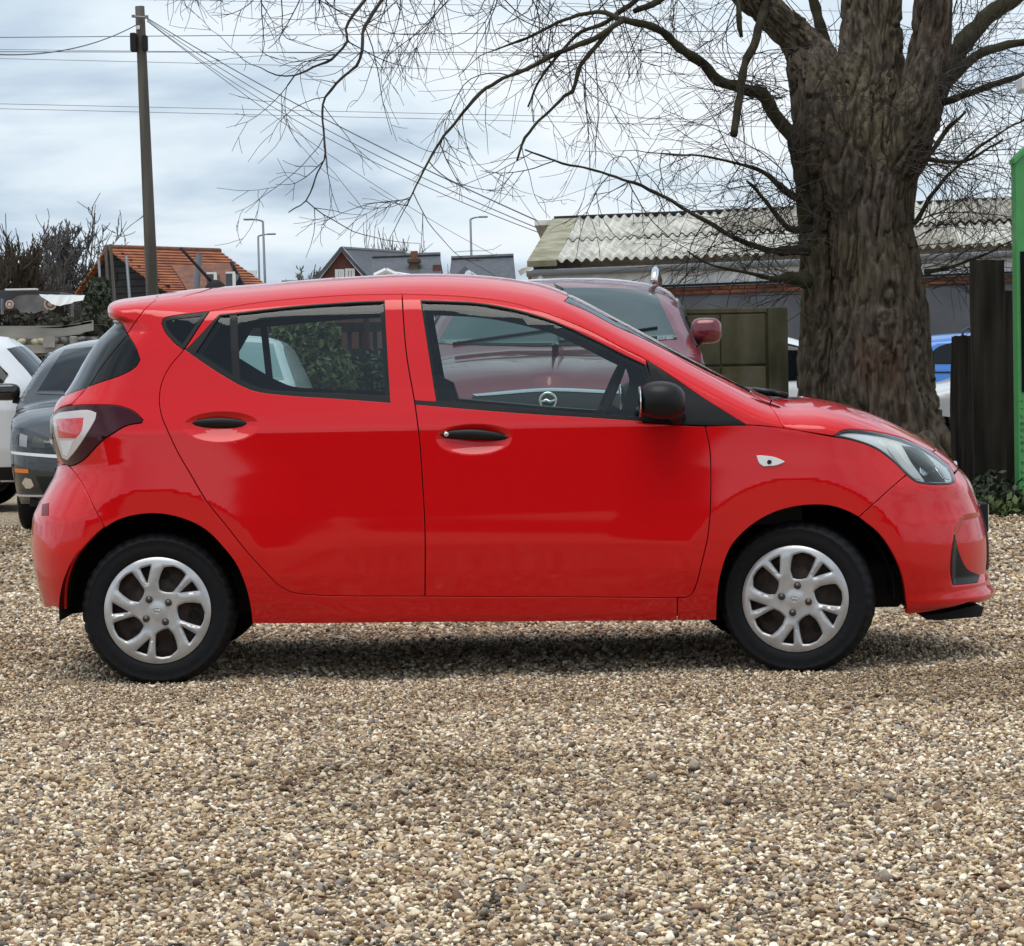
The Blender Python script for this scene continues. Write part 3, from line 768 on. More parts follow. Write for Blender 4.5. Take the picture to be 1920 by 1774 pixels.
# aerial --------------------------------------------------------------------------
ab = at(392., 540., YC + .02) - [0, YC, 0]; at_ = at(338.5, 465., YC + .02) - [0, YC, 0]
m = MB(); bx_ = at(404., 538., YC) - [0, YC, 0]
Vb, Fb = lathe([(0.045, 0), (0.040, .010), (0.030, .022), (0.016, .032), (0.0001, .035)], 20, 'z'); m.add(Vb * [1, .6, 1] + bx_ + [0, 0, -0.006], Fb)
ae = m.build('aerial', M_DARK, car, smooth=True)
m = MB(); m.tube(np.linspace(bx_ + [-.01, 0, .015], at_, 6), [.0075, .007, .0065, .006, .006, .0065], 8); m.build('mast', M_DARK, ae, smooth=True)
# wipers on the cowl
for yy in (-0.35, 0.15):
    c0 = at(1452., 737., YC) - [0, YC, 0]; m = MB()
    m.tube(np.array([c0 + [0.02, yy, -.01], c0 + [-.03, yy, .004], c0 + [-.05, yy + .2, .012], c0 + [-.07, yy + .5, .02]]), [.012, .012, .008, .005], 8)
    m.build('wiper', M_BLACKTRIM, car, smooth=True)
# lower front spoiler, number plates, badge
m = MB(); pl = [(1735,1154),(1769,1150),(1829,1136),(1846,1139),(1840,1157),(1760,1164),(1738,1162)]
P = cl(pl, .25); m.prism(P, -0.56, 0.56); m.build('front_spoiler', M_DARK, car)
m = MB(); c = at(1852., 975., 0.42) - [0, YC, 0]; m.box((c[0] - .02, -.26, c[2] - .055), (c[0] + .012, .26, c[2] + .055), bev=.004); m.build('number_plate', mat('plate_white', (.75, .75, .72), .4), car)
m = MB(); c = at(1788., 870., YC) - [0, YC, 0]; m.tube([c + [0.0, -.055, -.012], c + [.006, 0, .004], c + [0, .055, -.012]], [.005, .009, .005], 8); m.build('badge', M_CHROME, car, smooth=True)
# floor, wheel houses, cabin --------------------------------------------------------
m = MB(); m.box((-.74, -.60, .203), (.66, .60, .36), bev=.02); m.box((-.74, -.75, .225), (.66, .75, .30)); m.box((-1.62, -.50, .30), (-.75, .50, .42), bev=.02); m.box((.67, -.52, .215), (1.50, .52, .40), bev=.02); m.box((-1.2, -.45, .235), (-.75, .45, .299)); m.build('floor_pan', M_DARK, car)  # pan lowered and extra boxes added to deepen the shade under the car
for c in (RWC, FWC):
    for s_ in (-1, 1):
        a = np.linspace(-0.02, math.pi + 0.10, 40); r_ = RA + 0.012; V, F = [], []
        for i, t in enumerate(a):
            for yy in (0.80, 0.70, 0.42):
                rr = r_ if yy < .75 else RA + 0.004
                V.append((c[0] + rr * math.cos(t), s_ * (yy - (0.0 if yy < .75 else 0.01)), c[1] + rr * math.sin(t)))
        for i in range(39):
            for k in (0, 1): F.append((i*3+k, i*3+k+1, i*3+k+4, i*3+k+3))
        b_ = len(V); V += [(c[0], s_ * .42, c[1])]
        for i in range(39): F.append((i*3+2, i*3+5, b_))
        mk('wheel_arch_liner', V, F, M_DARK, car)
def seat(x, y, n='front_seat', wd=.25):
    m = MB(); m.box((x - .20, y - wd, .42), (x + .30, y + wd, .62), bev=.06)
    Rm = np.eye(4); a = math.radians(-17); Rm[0, 0] = math.cos(a); Rm[0, 2] = math.sin(a); Rm[2, 0] = -math.sin(a); Rm[2, 2] = math.cos(a); Rm[:3, 3] = (x - .19, y, .58)
    m.box((-.07, -wd, -.03), (.07, wd, .58), bev=.05, M4=Rm)
    s_ = m.build(n, M_SEAT, car)
    m = MB(); m.box((-.045, -.13, .64), (.045, .13, .83), bev=.04, M4=Rm); m.box((-.008, -.07, .55), (.008, -.055, .68), M4=Rm); m.box((-.008, .055, .55), (.008, .07, .68), M4=Rm)
    m.build('headrest', M_SEAT, s_)
for y in (-.36, .36): seat(.04, y)
m = MB(); m.box((-1.05, -.62, .42), (-.60, .62, .62), bev=.06)
m.box((-1.22, -.62, .55), (-1.02, .62, 1.02), bev=.06); rs = m.build('rear_seat', M_SEAT, car)
for y in (-.36, .36):
    m = MB(); m.box((-1.20, y - .12, 1.0), (-1.11, y + .12, 1.10), bev=.035); m.build('headrest', M_SEAT, rs)
m = MB(); P = [(.56, .55), (.54, 1.00), (.62, 1.07), (.80, 1.07), (1.02, 1.0), (1.10, .90), (1.10, .55)]; m.prism(P, -.64, .64); m.build('dashboard', M_INT, car)
m = MB(); a = np.linspace(0, 2*math.pi, 33); cs = np.array([.36, -.36, .995])
ring = np.stack([.185*np.sin(a)*math.sin(.42), .185*np.cos(a), .185*np.sin(a)*math.cos(.42)], 1) + cs
m.tube(ring, .016, 8, caps=False); m.tube([cs + [.0, 0, 0], cs + [.14, 0, -.08]], .035, 10); m.tube([cs + [0, -.17, 0], cs + [0, .17, 0]], .014, 8); m.build('steering_wheel', M_INT, car, smooth=True)
m = MB(); c = at(1085., 640., YC) - [0, YC, 0]; m.box((.33, -.10, 1.32), (.36, .10, 1.385), bev=.012); m.build('rear_view_mirror', M_DARK, car)
# wheels ---------------------------------------------------------------------------
def tyre_mesh(R=0.288, rim=0.197, wd=0.17, n=160):
    prof = [(rim, -.004), (rim + .004, -.012), (rim + .018, -.018), (R - .05, -.022), (R - .028, -.016), (R - .026, -.0175), (R - .016, -.009), (R - .006, .004), (R - .001, .016)]
    ys = np.linspace(.022, wd - .022, 13)
    k0 = len(prof)
    for i, y in enumerate(ys): prof.append((R - (.006 if i % 3 == 2 else 0), y))
    prof += [(R - .003, wd - .012), (R - .02, wd), (rim, wd - .01)]
    V, F = lathe(prof, n, 'y')
    V = V.reshape(len(prof), n, 3)
    j = np.arange(n)
    for i in range(6, len(prof) - 2):
        sh = i < k0 + 2 or i > k0 + 10
        mask = ((j + (i if not sh else 0)) % 4 == 0) if sh else ((j + i * 2) % 8 == 0)
        sc_ = 1 - (.0055 if sh else .004) / R
        V[i, mask, 0] *= sc_; V[i, mask, 2] *= sc_
    return V.reshape(-1, 3), F
TV, TF = tyre_mesh()
def cover_mesh(rot_deg, R=0.2005):
    n = 120; a = np.arange(n) * 2 * math.pi / n
    outer = np.stack([R * np.cos(a), R * np.sin(a)], 1)
    big = [(16, .825), (5, .885), (-5, .885), (-13.5, .86), (-15, .65), (-15.5, .45), (-4, .385), (9, .37), (20, .39), (23, .54), (19.5, .70)]
    tri_ = [(-9.5, .86), (5.5, .85), (4, .53)]
    hs = []
    for k in range(5):
        for pts, base in ((big, 76), (tri_, 118)):
            P = []
            for an, r in pts:
                t = math.radians(base + 72 * k + an + rot_deg); P.append((R * r * math.cos(t), R * r * math.sin(t)))
            P = np.array(P); 
            # round the corners
            Q = []
            for i in range(len(P)):
                p, pp, pn = P[i], P[i-1], P[(i+1) % len(P)]
                f = .17 if len(P) > 5 else .10
                pc_ = np.linalg.norm(p); e_ = p * (1 + .0 * pc_); Q += [e_ + (pp - p) * f, e_ * .5 + .25 * (e_ + (pp - p) * f) + .25 * (e_ + (pn - p) * f), e_ + (pn - p) * f]
            hs.append(catmull(np.array(Q), .004, True, 170))
    pts = []
    for r in np.arange(.0, .975, .05):
        m_ = max(1, int(2 * math.pi * r * R / .009)); t = np.arange(m_) * 2 * math.pi / m_ + r * 3
        pts.append(np.stack([R * r * np.cos(t), R * r * np.sin(t)], 1))
    pts = np.concatenate(pts)
    offs = []
    for q in hs: offs.append(offset_poly(q, -.0058)); offs.append(offset_poly(q, -.0028))
    ok = np.ones(len(pts), bool)
    for q in hs: ok &= ~inside(offset_poly(q, -.008), pts)
    pts = pts[ok]
    oo = np.concatenate(offs); 
    k = np.ones(len(oo), bool)
    for q in hs: k &= ~inside(q, oo)
    V2, F = cdt([outer] + hs, np.concatenate([pts, oo[k]]))
    c = V2[F].mean(1); kk = np.hypot(c[:, 0], c[:, 1]) < R
    for q in hs: kk &= ~inside(q, c)
    F = F[kk]
    a3 = V2[F]; ar = (a3[:, 1, 0]-a3[:, 0, 0])*(a3[:, 2, 1]-a3[:, 0, 1]) - (a3[:, 2, 0]-a3[:, 0, 0])*(a3[:, 1, 1]-a3[:, 0, 1])
    F[ar < 0] = F[ar < 0][:, ::-1]
    u, inv = np.unique(F, return_inverse=True); V2 = V2[u]; F = inv.reshape(-1, 3)
    r = np.hypot(V2[:, 0], V2[:, 1]) / R
    d = np.full(len(V2), 1.)
    for q in hs: d = np.minimum(d, mind(V2, q))
    h = np.interp(r, [0, .14, .155, .2, .5, .8, .9, .97, 1.0], [.016, .016, .011, .010, .013, .014, .012, .008, .002])
    h = h - .007 * (1 - smoothstep(d, 0, .0065)) + .003 * smoothstep(d, .006, .012) * smoothstep(r, .35, .5) * (1 - smoothstep(r, .82, .9))
    V = np.stack([V2[:, 0], -h - .012, V2[:, 1]], 1)
    # walls down into the holes and round the rim
    es = set()
    for f in F:
        for i in range(3): es.add((f[i], f[(i+1) % 3]))
    be = [(i, j) for i, j in es if (j, i) not in es]
    bv = sorted(set(i for e_ in be for i in e_)); ix = {v: k_ for k_, v in enumerate(bv)}
    nb = len(V); V = np.concatenate([V, V[bv] + [0, .02, 0]])
    FF = [tuple(f) for f in F] + [(j, i, nb + ix[i], nb + ix[j]) for i, j in be]
    return V, FF
def emblem(parent, y):
    """slanted letter in an oval on the hub cap"""
    m = MB(); a = np.linspace(0, 2*math.pi, 29)
    m.tube(np.stack([.019*np.cos(a), np.full(29, y), .0125*np.sin(a)], 1), .0013, 5, caps=False)
    m.tube([(-.011, y, -.006), (-.006, y, .008)], .0018, 5); m.tube([(.006, y, -.008), (.011, y, .006)], .0018, 5)
    m.tube([(-.0085, y, .0005), (0, y, .0018), (.0085, y, -.0005)], .0016, 5)
    m.build('emblem', M_ALLOY, parent, smooth=True)
def wheel(c, side, steer, cov_rot, nut_rot, zc):
    wl = thing('wheel', None, None, (c[0], side * (0.80 - .02) , zc), steer if side < 0 else steer)
    wl.parent = car
    fl = 1 if side < 0 else -1
    ty = mk('tyre', TV * [1, fl, 1], [f if fl > 0 else f[::-1] for f in TF], M_TYRE, wl)
    V, F = cover_mesh(cov_rot)
    cv_ = mk('wheel_cover', V * [1, fl, 1], [f if fl > 0 else f[::-1] for f in F], M_ALLOY, wl, smooth=True); cv_.data.set_sharp_from_angle(angle=math.radians(28))
    m = MB(); m.lathe([(.0001, .022), (.11, .022), (.115, .03), (.15, .034), (.195, .03), (.196, .12)], 48); 
    V0 = m.v[0] * [1, fl, 1]; m.v = [V0]; m.build('steel_rim', M_DRUM, wl, smooth=True)
    for k in range(4):
        t = math.radians(nut_rot + 90 * k); p = .258 * .2005
        m = MB(); m.lathe([(.0001, -.010), (.007, -.008), (.0125, -.002), (.0145, .005), (.0145, .02)], 14, c=(p*math.cos(t), -.026, p*math.sin(t)))
        m.v = [v * [1, fl, 1] for v in m.v]; m.build('wheel_nut', M_NUT, wl, smooth=True)
        m = MB(); t2 = t + math.radians(45)
        pp = .66 * .2005
        m.lathe([(.0001, 0), (.017, 0), (.018, .004)], 14, c=(pp*math.cos(t2), .0265, pp*math.sin(t2))); m.v = [v * [1, fl, 1] for v in m.v]
        m.build('rim_hole', M_DARK, wl)
    if side < 0: emblem(wl, -.029)
    return wl
wheel(RWC, -1, 0, -12, 35, RWC[1]); wheel(FWC, -1, math.radians(-13), 0, 79, FWC[1])
wheel(RWC, 1, 0, 0, 10, RWC[1]); wheel(FWC, 1, math.radians(-13), 20, 50, FWC[1])
print('main car', round(time.time() - T0, 1))
# ================================================================== generic parked cars (same surface idea, less detail)
def quick_mesh(shape, D, h=0.05, off=0.0):
    key = None
    big = catmull(np.array([[-4, -.5], [4, -.5], [4, 3.], [-4, 3.]]), .5, True)
    return _panel(shape, D, big, h, 0, off, 0.02, (), False, True)
def superell(a, b, c, n=18, k=11, e=.62):
    V, F = [], []
    f = lambda t: math.copysign(abs(t) ** e, t)
    for i in range(k):
        p = -math.pi / 2 + math.pi * i / (k - 1)
        for j in range(n):
            q = 2 * math.pi * j / n; V.append((a * f(math.cos(p)) * f(math.cos(q)), b * f(math.cos(p)) * f(math.sin(q)), c * f(math.sin(p))))
    for i in range(k - 1):
        for j in range(n): F.append((i*n+j, i*n+(j+1) % n, (i+1)*n+(j+1) % n, (i+1)*n+j))
    return np.array(V), F
class BgCar:
    def __init__(s, name, label, loc, rz, paint, top, rear, front, prof, zb=0.22, h=.05, wheels=((-1.25, .31), (1.25, .31)), R=.31, Ht=.14, Lr=.35, Lf=.5, group=None, wc=None, ra=None):
        f = lambda v, z0=0: [(-9, v), (9, v)] if np.isscalar(v) else v
        s.sh = Shape(top, rear, front, prof, [(rear[-1][0], zb), (front[-1][0], zb)], Ht=f(Ht), Lr=f(Lr), Lf=f(Lf), barrel=.03, bl=1.9)
        s.D = s.sh.outline(0.03); s.root = thing(name, label, 'car', loc, rz, group)
        hol = []
        for (x, z) in wheels:
            t = np.linspace(-.25, math.pi + .25, 24); r = (ra or R + .06)
            hol.append(np.concatenate([np.stack([x + r*np.cos(t), z + r*np.sin(t)], 1), [[x - r, -.2], [x + r, -.2]]]))
        big = catmull(np.array([[-4, -.5], [4, -.5], [4, 3.], [-4, 3.]]), .5, True)
        s.body = panel(s.sh, s.D, big, 'body', paint, s.root, h=h, gap=0, holes=hol, center=True, depth=.06)[0]
        m = MB(); x0, x1 = rear[-1][0] + .12, front[-1][0] - .12; w = prof[0][1] - .12
        m.box((x0, -w, zb - .02), (x1, w, zb + .12)); m.build('floor_pan', M_DARK, s.root)
        for (x, z) in wheels:
            for sd in (-1, 1):
                wl = MB(); wl.lathe([(.20, -.01), (R - .05, -.02), (R - .015, -.005), (R, .03), (R, .17), (R - .03, .19)], 40)
                y = sd * (prof[1][1] - .03)
                wl.v = [v * [1, -sd, 1] + [x, y, z] for v in wl.v]; wo_ = wl.build('wheel', M_TYRE, s.root, smooth=True)
                c = MB(); c.lathe([(.0001, -.012), (.06, -.014), (.20, -.005), (.205, .01)], 24); c.v = [v * [1, -sd, 1] + [x, y, z] for v in c.v]
                c.build('wheel_cover', wc or M_ALLOY, wo_, smooth=True)
    def side(s, name, poly, m=None, off=.012, parent=None, sides='both', h=.05, step=.03):
        return panel(s.sh, s.D, catmull(np.array(poly, float), step, True), name, m or M_DKGLASS, parent or s.root, h=h, gap=0, off=off, side=sides, rings=False, depth=.012)
    def front_x(s, y, z, d=1):
        """x of the front (d=1) or back (d=-1) surface at lateral |y| and height z"""
        y = np.abs(y); z = np.asarray(z, float)
        lo = np.full_like(z, s.sh.xc); hi = np.interp(z, s.sh.fz, s.sh.fx) if d > 0 else np.interp(z, s.sh.rz, s.sh.rx)
        # also bounded by the roof line: search from the outside in
        n = 200; t = np.linspace(0, 1, n)[:, None]; X = hi[None] + (lo - hi)[None] * t
        ok = s.sh.S(X, np.broadcast_to(z, X.shape)) >= y
        k = np.argmax(ok, 0); k0 = np.maximum(k - 1, 0); c = np.arange(len(z)); a, b = X[k0, c], X[k, c]
        for _ in range(24):
            m_ = (a + b) / 2; g = s.sh.S(m_, z) >= y; b = np.where(g, m_, b); a = np.where(g, a, m_)
        return b
    def front(s, name, poly, m, off=.004, parent=None, d=1, h=.03, mirror=False, depth=.012, holes=()):
        """poly in (y,z) seen from the front"""
        res = []
        L = catmull(np.array(poly, float), h * .7, True)
        lo, hi = L.min(0), L.max(0); gx, gz = np.meshgrid(np.arange(lo[0], hi[0], h), np.arange(lo[1], hi[1], h)); p = np.stack([gx.ravel(), gz.ravel()], 1)
        p = p[inside(L, p)]; p = p[mind(p, L) > h * .5] if len(p) else p
        V2, F = cdt([L] + [np.array(q) for q in holes], p); c = V2[F].mean(1); k = inside(L, c)
        for q in holes: k &= ~inside(np.array(q), c)
        F = F[k]; u, inv = np.unique(F, return_inverse=True); V2 = V2[u]; F = inv.reshape(-1, 3)
        x = s.front_x(V2[:, 0], V2[:, 1], d) + d * off
        V = np.stack([x, V2[:, 0], V2[:, 1]], 1)
        es = set((f[i], f[(i+1) % 3]) for f in F for i in range(3)); be = [(i, j) for i, j in es if (j, i) not in es]
        n = len(V); VV = np.concatenate([V, V - [d * depth, 0, 0]]); FF = [tuple(f) for f in F] + [(i, j, n + j, n + i) for i, j in be]
        for sg in ((1, -1) if mirror else (1,)):
            o = mk(name, VV * [1, sg, 1], FF, m, parent or s.root, smooth=True); o.data.set_sharp_from_angle(angle=math.radians(50)); res.append(o)
        return res
    def mirror(s, x, y, z, m, glass_front=False, sz=(.09, .11, .085)):
        for sg in (1, -1):
            b = MB(); V, F = superell(sz[0], sz[1], sz[2]); V[:, 2] *= np.where(V[:, 2] < 0, .85, 1) ; V[:, 0] = np.maximum(V[:, 0], -sz[0] * .55)
            b.add(V * [1, sg, 1] + [x, sg * (y + sz[1]), z], F)
            b.tube([(x, sg * (y - .08), z - sz[2]), (x, sg * (y + .06), z - sz[2] * .8)], [.03, .025], 8, 1)
            o = b.build('wing_mirror', [m, M_DARK], s.root, smooth=True); o.data.set_sharp_from_angle(angle=math.radians(60))
class _Main: pass
mainf = _Main(); mainf.sh = CAR; mainf.root = car; mainf.front_x = lambda y, z, d=1: BgCar.front_x(mainf, y, z, d)
BgCar.front(mainf, 'grille', [(-.36,.34),(.36,.34),(.33,.50),(.26,.60),(-.26,.60),(-.33,.50)], M_DARK, off=.003)
pz_ = at(1852., 975., 0.42)[2]
m = MB(); xp = CAR.front[:, 0][np.argmin(abs(CAR.front[:, 1] - pz_))]; m.box((xp - .03, -.262, pz_ - .058), (xp + .004, .262, pz_ + .058), bev=.004); m.box((xp + .005, -.255, pz_ - .052), (xp + .007, .255, pz_ + .052), 1); m.build('number_plate', [M_DARK, mat('plate_white', (.75,.75,.72), .4)], car)
M_GREYREFL = mat('grey_reflector', (.30,.31,.31), rough=.2, metal=.6)
M_PALEGLASS = mat('pale_glass', (.16,.24,.25), rough=.05, spec=.6)
M_MAROON = mat('maroon_paint', (0.15, 0.006, 0.015), rough=.32, coat=1.0, metal=.25)
M_WHITE = mat('white_paint', (0.72, 0.74, 0.76), rough=.35, coat=.8)
M_BLACKP = mat('black_paint', (0.010, 0.010, 0.012), rough=.25, coat=1.0)
M_SILVERP = mat('pale_silver_paint', (0.50, 0.55, 0.58), rough=.3, coat=.8, metal=.3)
M_BLUEP = mat('blue_paint', (0.010, 0.16, 0.55), rough=.3, coat=.8)
def on_ground(u, dist, v=900):
    p = atd(float(u), float(v), float(dist)); return (p[0], p[1], 0.0)
hatch_top = [(-1.86,1.36),(-1.7,1.42),(-1.2,1.48),(-.5,1.50),(0.1,1.47),(0.45,1.36),(0.80,1.16),(1.02,1.02),(1.35,.96),(1.65,.88),(1.86,.78)]
hatch_front = [(1.86,.78),(1.95,.70),(1.99,.56),(2.0,.42),(1.98,.30),(1.92,.24)]
hatch_rear = [(-1.86,1.36),(-1.93,1.28),(-2.0,1.08),(-2.05,.95),(-2.06,.7),(-2.07,.5),(-2.04,.35),(-1.98,.24)]
hatch_prof = [(0,.78),(.24,.80),(.5,.84),(.8,.86),(.95,.855),(1.1,.80),(1.42,.65),(1.55,.6),(2.2,.5)]
suv_top = [(-2.0,1.60),(-1.85,1.68),(-1.2,1.735),(-.5,1.75),(0.0,1.725),(.32,1.655),(.75,1.46),(1.10,1.295),(1.25,1.26),(1.55,1.225),(1.85,1.15),(2.02,1.06)]
suv_front = [(2.02,1.06),(2.11,.98),(2.15,.85),(2.17,.62),(2.14,.42),(2.06,.30)]
suv_rear = [(-2.0,1.60),(-2.1,1.50),(-2.2,1.2),(-2.23,.9),(-2.25,.6),(-2.2,.4),(-2.12,.30)]
suv_prof = [(0,.80),(.28,.83),(.6,.89),(.95,.905),(1.12,.90),(1.26,.865),(1.62,.70),(1.76,.64),(2.2,.5)]
# ---- maroon people carrier facing the camera behind the red car
c = atd(1027., 742., 15.6); ya = math.radians(-93.5)
suv = BgCar('maroon_suv', 'maroon off-roader facing the camera behind the red hatchback, seen through its windows', (c[0] - 2.15*math.cos(ya), c[1] - 2.15*math.sin(ya), 0), ya, M_MAROON, suv_top, suv_rear, suv_front, suv_prof, zb=.28, h=.024, wheels=((-1.35,.34),(1.33,.34)), R=.34, Ht=.13, Lf=[(0,.5),(.8,.5),(1,.55),(2,.5)])
def wscr(yb, yt, zb, zt, k=.0): return [(-yb, zb), (-yb*.5, zb-.02-k), (0, zb-.03-k), (yb*.5, zb-.02-k), (yb, zb), (yt, zt), (yt*.5, zt+.02), (0, zt+.025), (-yt*.5, zt+.02), (-yt, zt)]
suv.front('windscreen', wscr(.72,.585,1.33,1.64), mat('teal_screen', (.035,.06,.06), .03, spec=.6), off=.006)
for sg in (1, -1):
    r = MB(); r.tube([( -1.5, sg*.60, 1.70), (-1.4, sg*.60, 1.755), (.0, sg*.59, 1.775), (.14, sg*.58, 1.70)], [.02,.022,.024,.022], 8); r.build('roof_rail', M_CHROME, suv.root, smooth=True)
suv.side('side_window', [(.92,1.28),(.45,1.50),(.2,1.57),(-.3,1.60),(-.3,1.25)]); suv.side('side_window', [(-.36,1.25),(-.36,1.60),(-1.2,1.58),(-1.2,1.27)])
suv.mirror(.74, .80, 1.37, M_MAROON, sz=(.09,.095,.085))
gr = suv.front('grille', [(-.38,.92),(.38,.92),(.45,.97),(.42,1.03),(0,1.05),(-.42,1.03),(-.45,.97)], M_DARK, off=.006)[0]
suv.front('grille_trim', [(-.41,1.018),(0,1.038),(.41,1.018),(.43,1.03),(0,1.056),(-.43,1.03)], M_CHROME, off=.014)
for sg in (1, -1):
    hlp = suv.front('headlamp', [(sg*.50,.93),(sg*.54,1.05),(sg*.70,1.10),(sg*.80,1.06),(sg*.78,.95)], M_SMOKE, off=.004)[0]
    suv.front('reflector', [(sg*.56,.96),(sg*.60,1.03),(sg*.70,1.05),(sg*.72,.97)], M_REFL, off=.010, parent=hlp)
    suv.front('fog_lamp', [(sg*.55,.52),(sg*.55,.60),(sg*.68,.60),(sg*.68,.52)], M_SMOKE, off=.004)
suv.front('lower_grille', [(-.48,.46),(.48,.46),(.52,.60),(-.52,.60)], M_DARK, off=.004)
suv.front('number_plate', [(-.26,.70),(.26,.70),(.26,.80),(-.26,.80)], mat('plate_white2', (.75,.75,.72), .4), off=.010)
xb = suv.front_x(np.array([0.]), np.array([.985]))[0]
m = MB(); a = np.linspace(0, 2*math.pi, 33); m.tube(np.stack([np.full(33, xb + .02), .045*np.cos(a), .985 + .045*np.sin(a)], 1), .007, 8, caps=False)
m.tube([(xb + .02,-.05,.978),(xb+.026,-.008,.99),(xb+.026,.008,.98),(xb+.02,.05,.992)], [.005,.010,.010,.005], 6); m.build('badge', M_CHROME, suv.root, smooth=True)
for y0, y1 in ((-.62,-.02),(.02,.60)):
    m = MB(); P = [( suv.front_x(np.array([abs(y)]), np.array([z]))[0] + .02, y, z) for y, z in np.stack([np.linspace(y0, y1, 8), np.linspace(1.325, 1.40, 8)], 1)]
    m.tube(P, .009, 6); m.build('wiper', M_DARK, suv.root, smooth=True)
# ---- black hatchback at the left, facing the camera
bk = BgCar('black_hatchback', 'black hatchback facing the camera with its bonnet and headlamp showing beside the red car tail', (-3.08, 12.55, 0), math.radians(-87), M_BLACKP, hatch_top, hatch_rear, hatch_front, hatch_prof, wheels=((-1.25,.31),(1.28,.31)), Ht=.12, Lf=[(0,.45),(1.,.55)], zb=.22, h=.035)
bk.front('windscreen', wscr(.70,.54,1.05,1.40), M_SCRN2 if 'M_SCRN2' in globals() else M_DKGLASS, off=.005)
for sg in (1, -1):
    hlp = bk.front('headlamp', [(sg*.46,.60),(sg*.50,.72),(sg*.70,.79),(sg*.83,.80),(sg*.80,.64),(sg*.66,.60)], M_GLOSSBLACK, off=.004)[0]
    bk.front('reflector', [(sg*.52,.64),(sg*.55,.71),(sg*.62,.735),(sg*.64,.65)], M_SMOKE, off=.008, parent=hlp)
    bk.front('reflector', [(sg*.67,.65),(sg*.67,.735),(sg*.735,.755),(sg*.735,.66)], M_GREYREFL, off=.008, parent=hlp); bk.front('indicator_lens', [(sg*.745,.665),(sg*.745,.755),(sg*.81,.77),(sg*.80,.67)], M_SMOKE, off=.008, parent=hlp)
    bk.front('lamp_trim', [(sg*.40,.565),(sg*.82,.60),(sg*.82,.62),(sg*.40,.59)], M_SILVERTRIM, off=.008)
    bk.front('fog_lamp', [(sg*.62,.36),(sg*.64,.41),(sg*.69,.42),(sg*.72,.38),(sg*.69,.34),(sg*.65,.34)], M_CHROME, off=.006)
    bk.front('indicator', [(sg*.66,.455),(sg*.66,.485),(sg*.78,.49),(sg*.78,.46)], M_ORANGE, off=.006)
bk.front('grille', [(-.36,.60),(.36,.60),(.38,.70),(-.38,.70)], M_DARK, off=.004); bk.front('lower_grille', [(-.55,.30),(.55,.30),(.6,.43),(-.6,.43)], M_DARK, off=.004)
bk.front('bumper_lip', [(-.8,.275),(.8,.275),(.8,.29),(-.8,.29)], M_SILVERTRIM, off=.006)
bk.side('side_window', [(.62,1.04),(.2,1.34),(-.3,1.38),(-.3,1.02)]); bk.side('side_window', [(-.36,1.02),(-.36,1.38),(-1.1,1.34),(-1.2,1.06)])
bk.mirror(.58, .86, 1.06, M_GLOSSBLACK, sz=(.07,.11,.075))
# ---- white hatchback behind it, rear quarter showing
c = on_ground(98, 24.5)
wt = [(-1.58,1.55),(-1.2,1.60),(-.5,1.62),(0.1,1.58),(0.45,1.45),(0.80,1.22),(1.02,1.08),(1.35,1.02),(1.65,.94),(1.86,.84)]
wr = [(-1.58,1.55),(-1.72,1.45),(-1.84,1.33),(-1.96,1.20),(-2.02,1.12),(-2.05,1.02),(-2.06,.9),(-2.09,.7),(-2.10,.5),(-2.05,.35),(-1.98,.27)]
wf = [(1.86,.84),(1.95,.74),(1.99,.58),(2.0,.42),(1.98,.32),(1.92,.27)]
wh = BgCar('white_hatchback', 'white hatchback, rear quarter and red tail lamp showing, cut by the left edge', (c[0] - 2.09, c[1] + .9, 0), math.radians(180), M_WHITE, wt, wr, wf, [(0,.78),(.27,.80),(.55,.86),(.9,.88),(1.08,.85),(1.3,.76),(1.55,.66),(1.7,.6),(2.2,.5)], Ht=.12, Lr=.40, zb=.27)
wh.side('side_window', [(.75,1.14),(.35,1.40),(-.2,1.50),(-.2,1.12)]); wh.side('side_window', [(-.25,1.12),(-.25,1.50),(-.9,1.47),(-1.0,1.14)]); wh.side('quarter_window', [(-1.06,1.15),(-1.0,1.46),(-1.38,1.43),(-1.58,1.32),(-1.70,1.21),(-1.66,1.13),(-1.45,1.12)])
q_ = wh.side('window_bar', [(-1.44,1.11),(-1.40,1.11),(-1.58,1.32),(-1.62,1.31)], M_WHITE, off=.018)
wh.front('tail_lamp', [(.56,1.02),(.58,1.10),(.66,1.12),(.72,1.10),(.72,1.03),(.66,1.0)], M_LENSRED, off=.01, d=-1, mirror=True)
wh.front('rear_window', wscr(.58,.50,1.18,1.44), M_DKGLASS, d=-1)
wh.front('bumper_trim', [(-.76,.33),(.76,.33),(.76,.46),(-.76,.46)], M_BLACKTRIM, d=-1)
wh.side('sill_trim', [(-1.95,.29),(1.8,.29),(1.8,.40),(-1.95,.40)], M_BLACKTRIM)
# ---- pale car seen only through the rear side windows
c = on_ground(388, 28.0); K_ = 1.07
pv = BgCar('pale_silver_car', 'pale silver car seen only through the rear door window of the red hatchback', (c[0], c[1] + 2.0, 0), math.radians(-90), M_SILVERP, [(x, z*K_) for x, z in hatch_top], [(x, z*K_) for x, z in hatch_rear], [(x, z*K_) for x, z in hatch_front], hatch_prof, Ht=.12, h=.04)
pv.front('windscreen', wscr(.70,.54,1.12,1.50), M_PALEGLASS, off=.006)
for sg in (1, -1): pv.front('headlamp', [(sg*.46,.64),(sg*.50,.77),(sg*.70,.84),(sg*.83,.85),(sg*.80,.68),(sg*.66,.64)], M_REFL, off=.004)
pv.front('grille', [(-.36,.60),(.36,.60),(.38,.75),(-.38,.75)], M_DARK, off=.004)
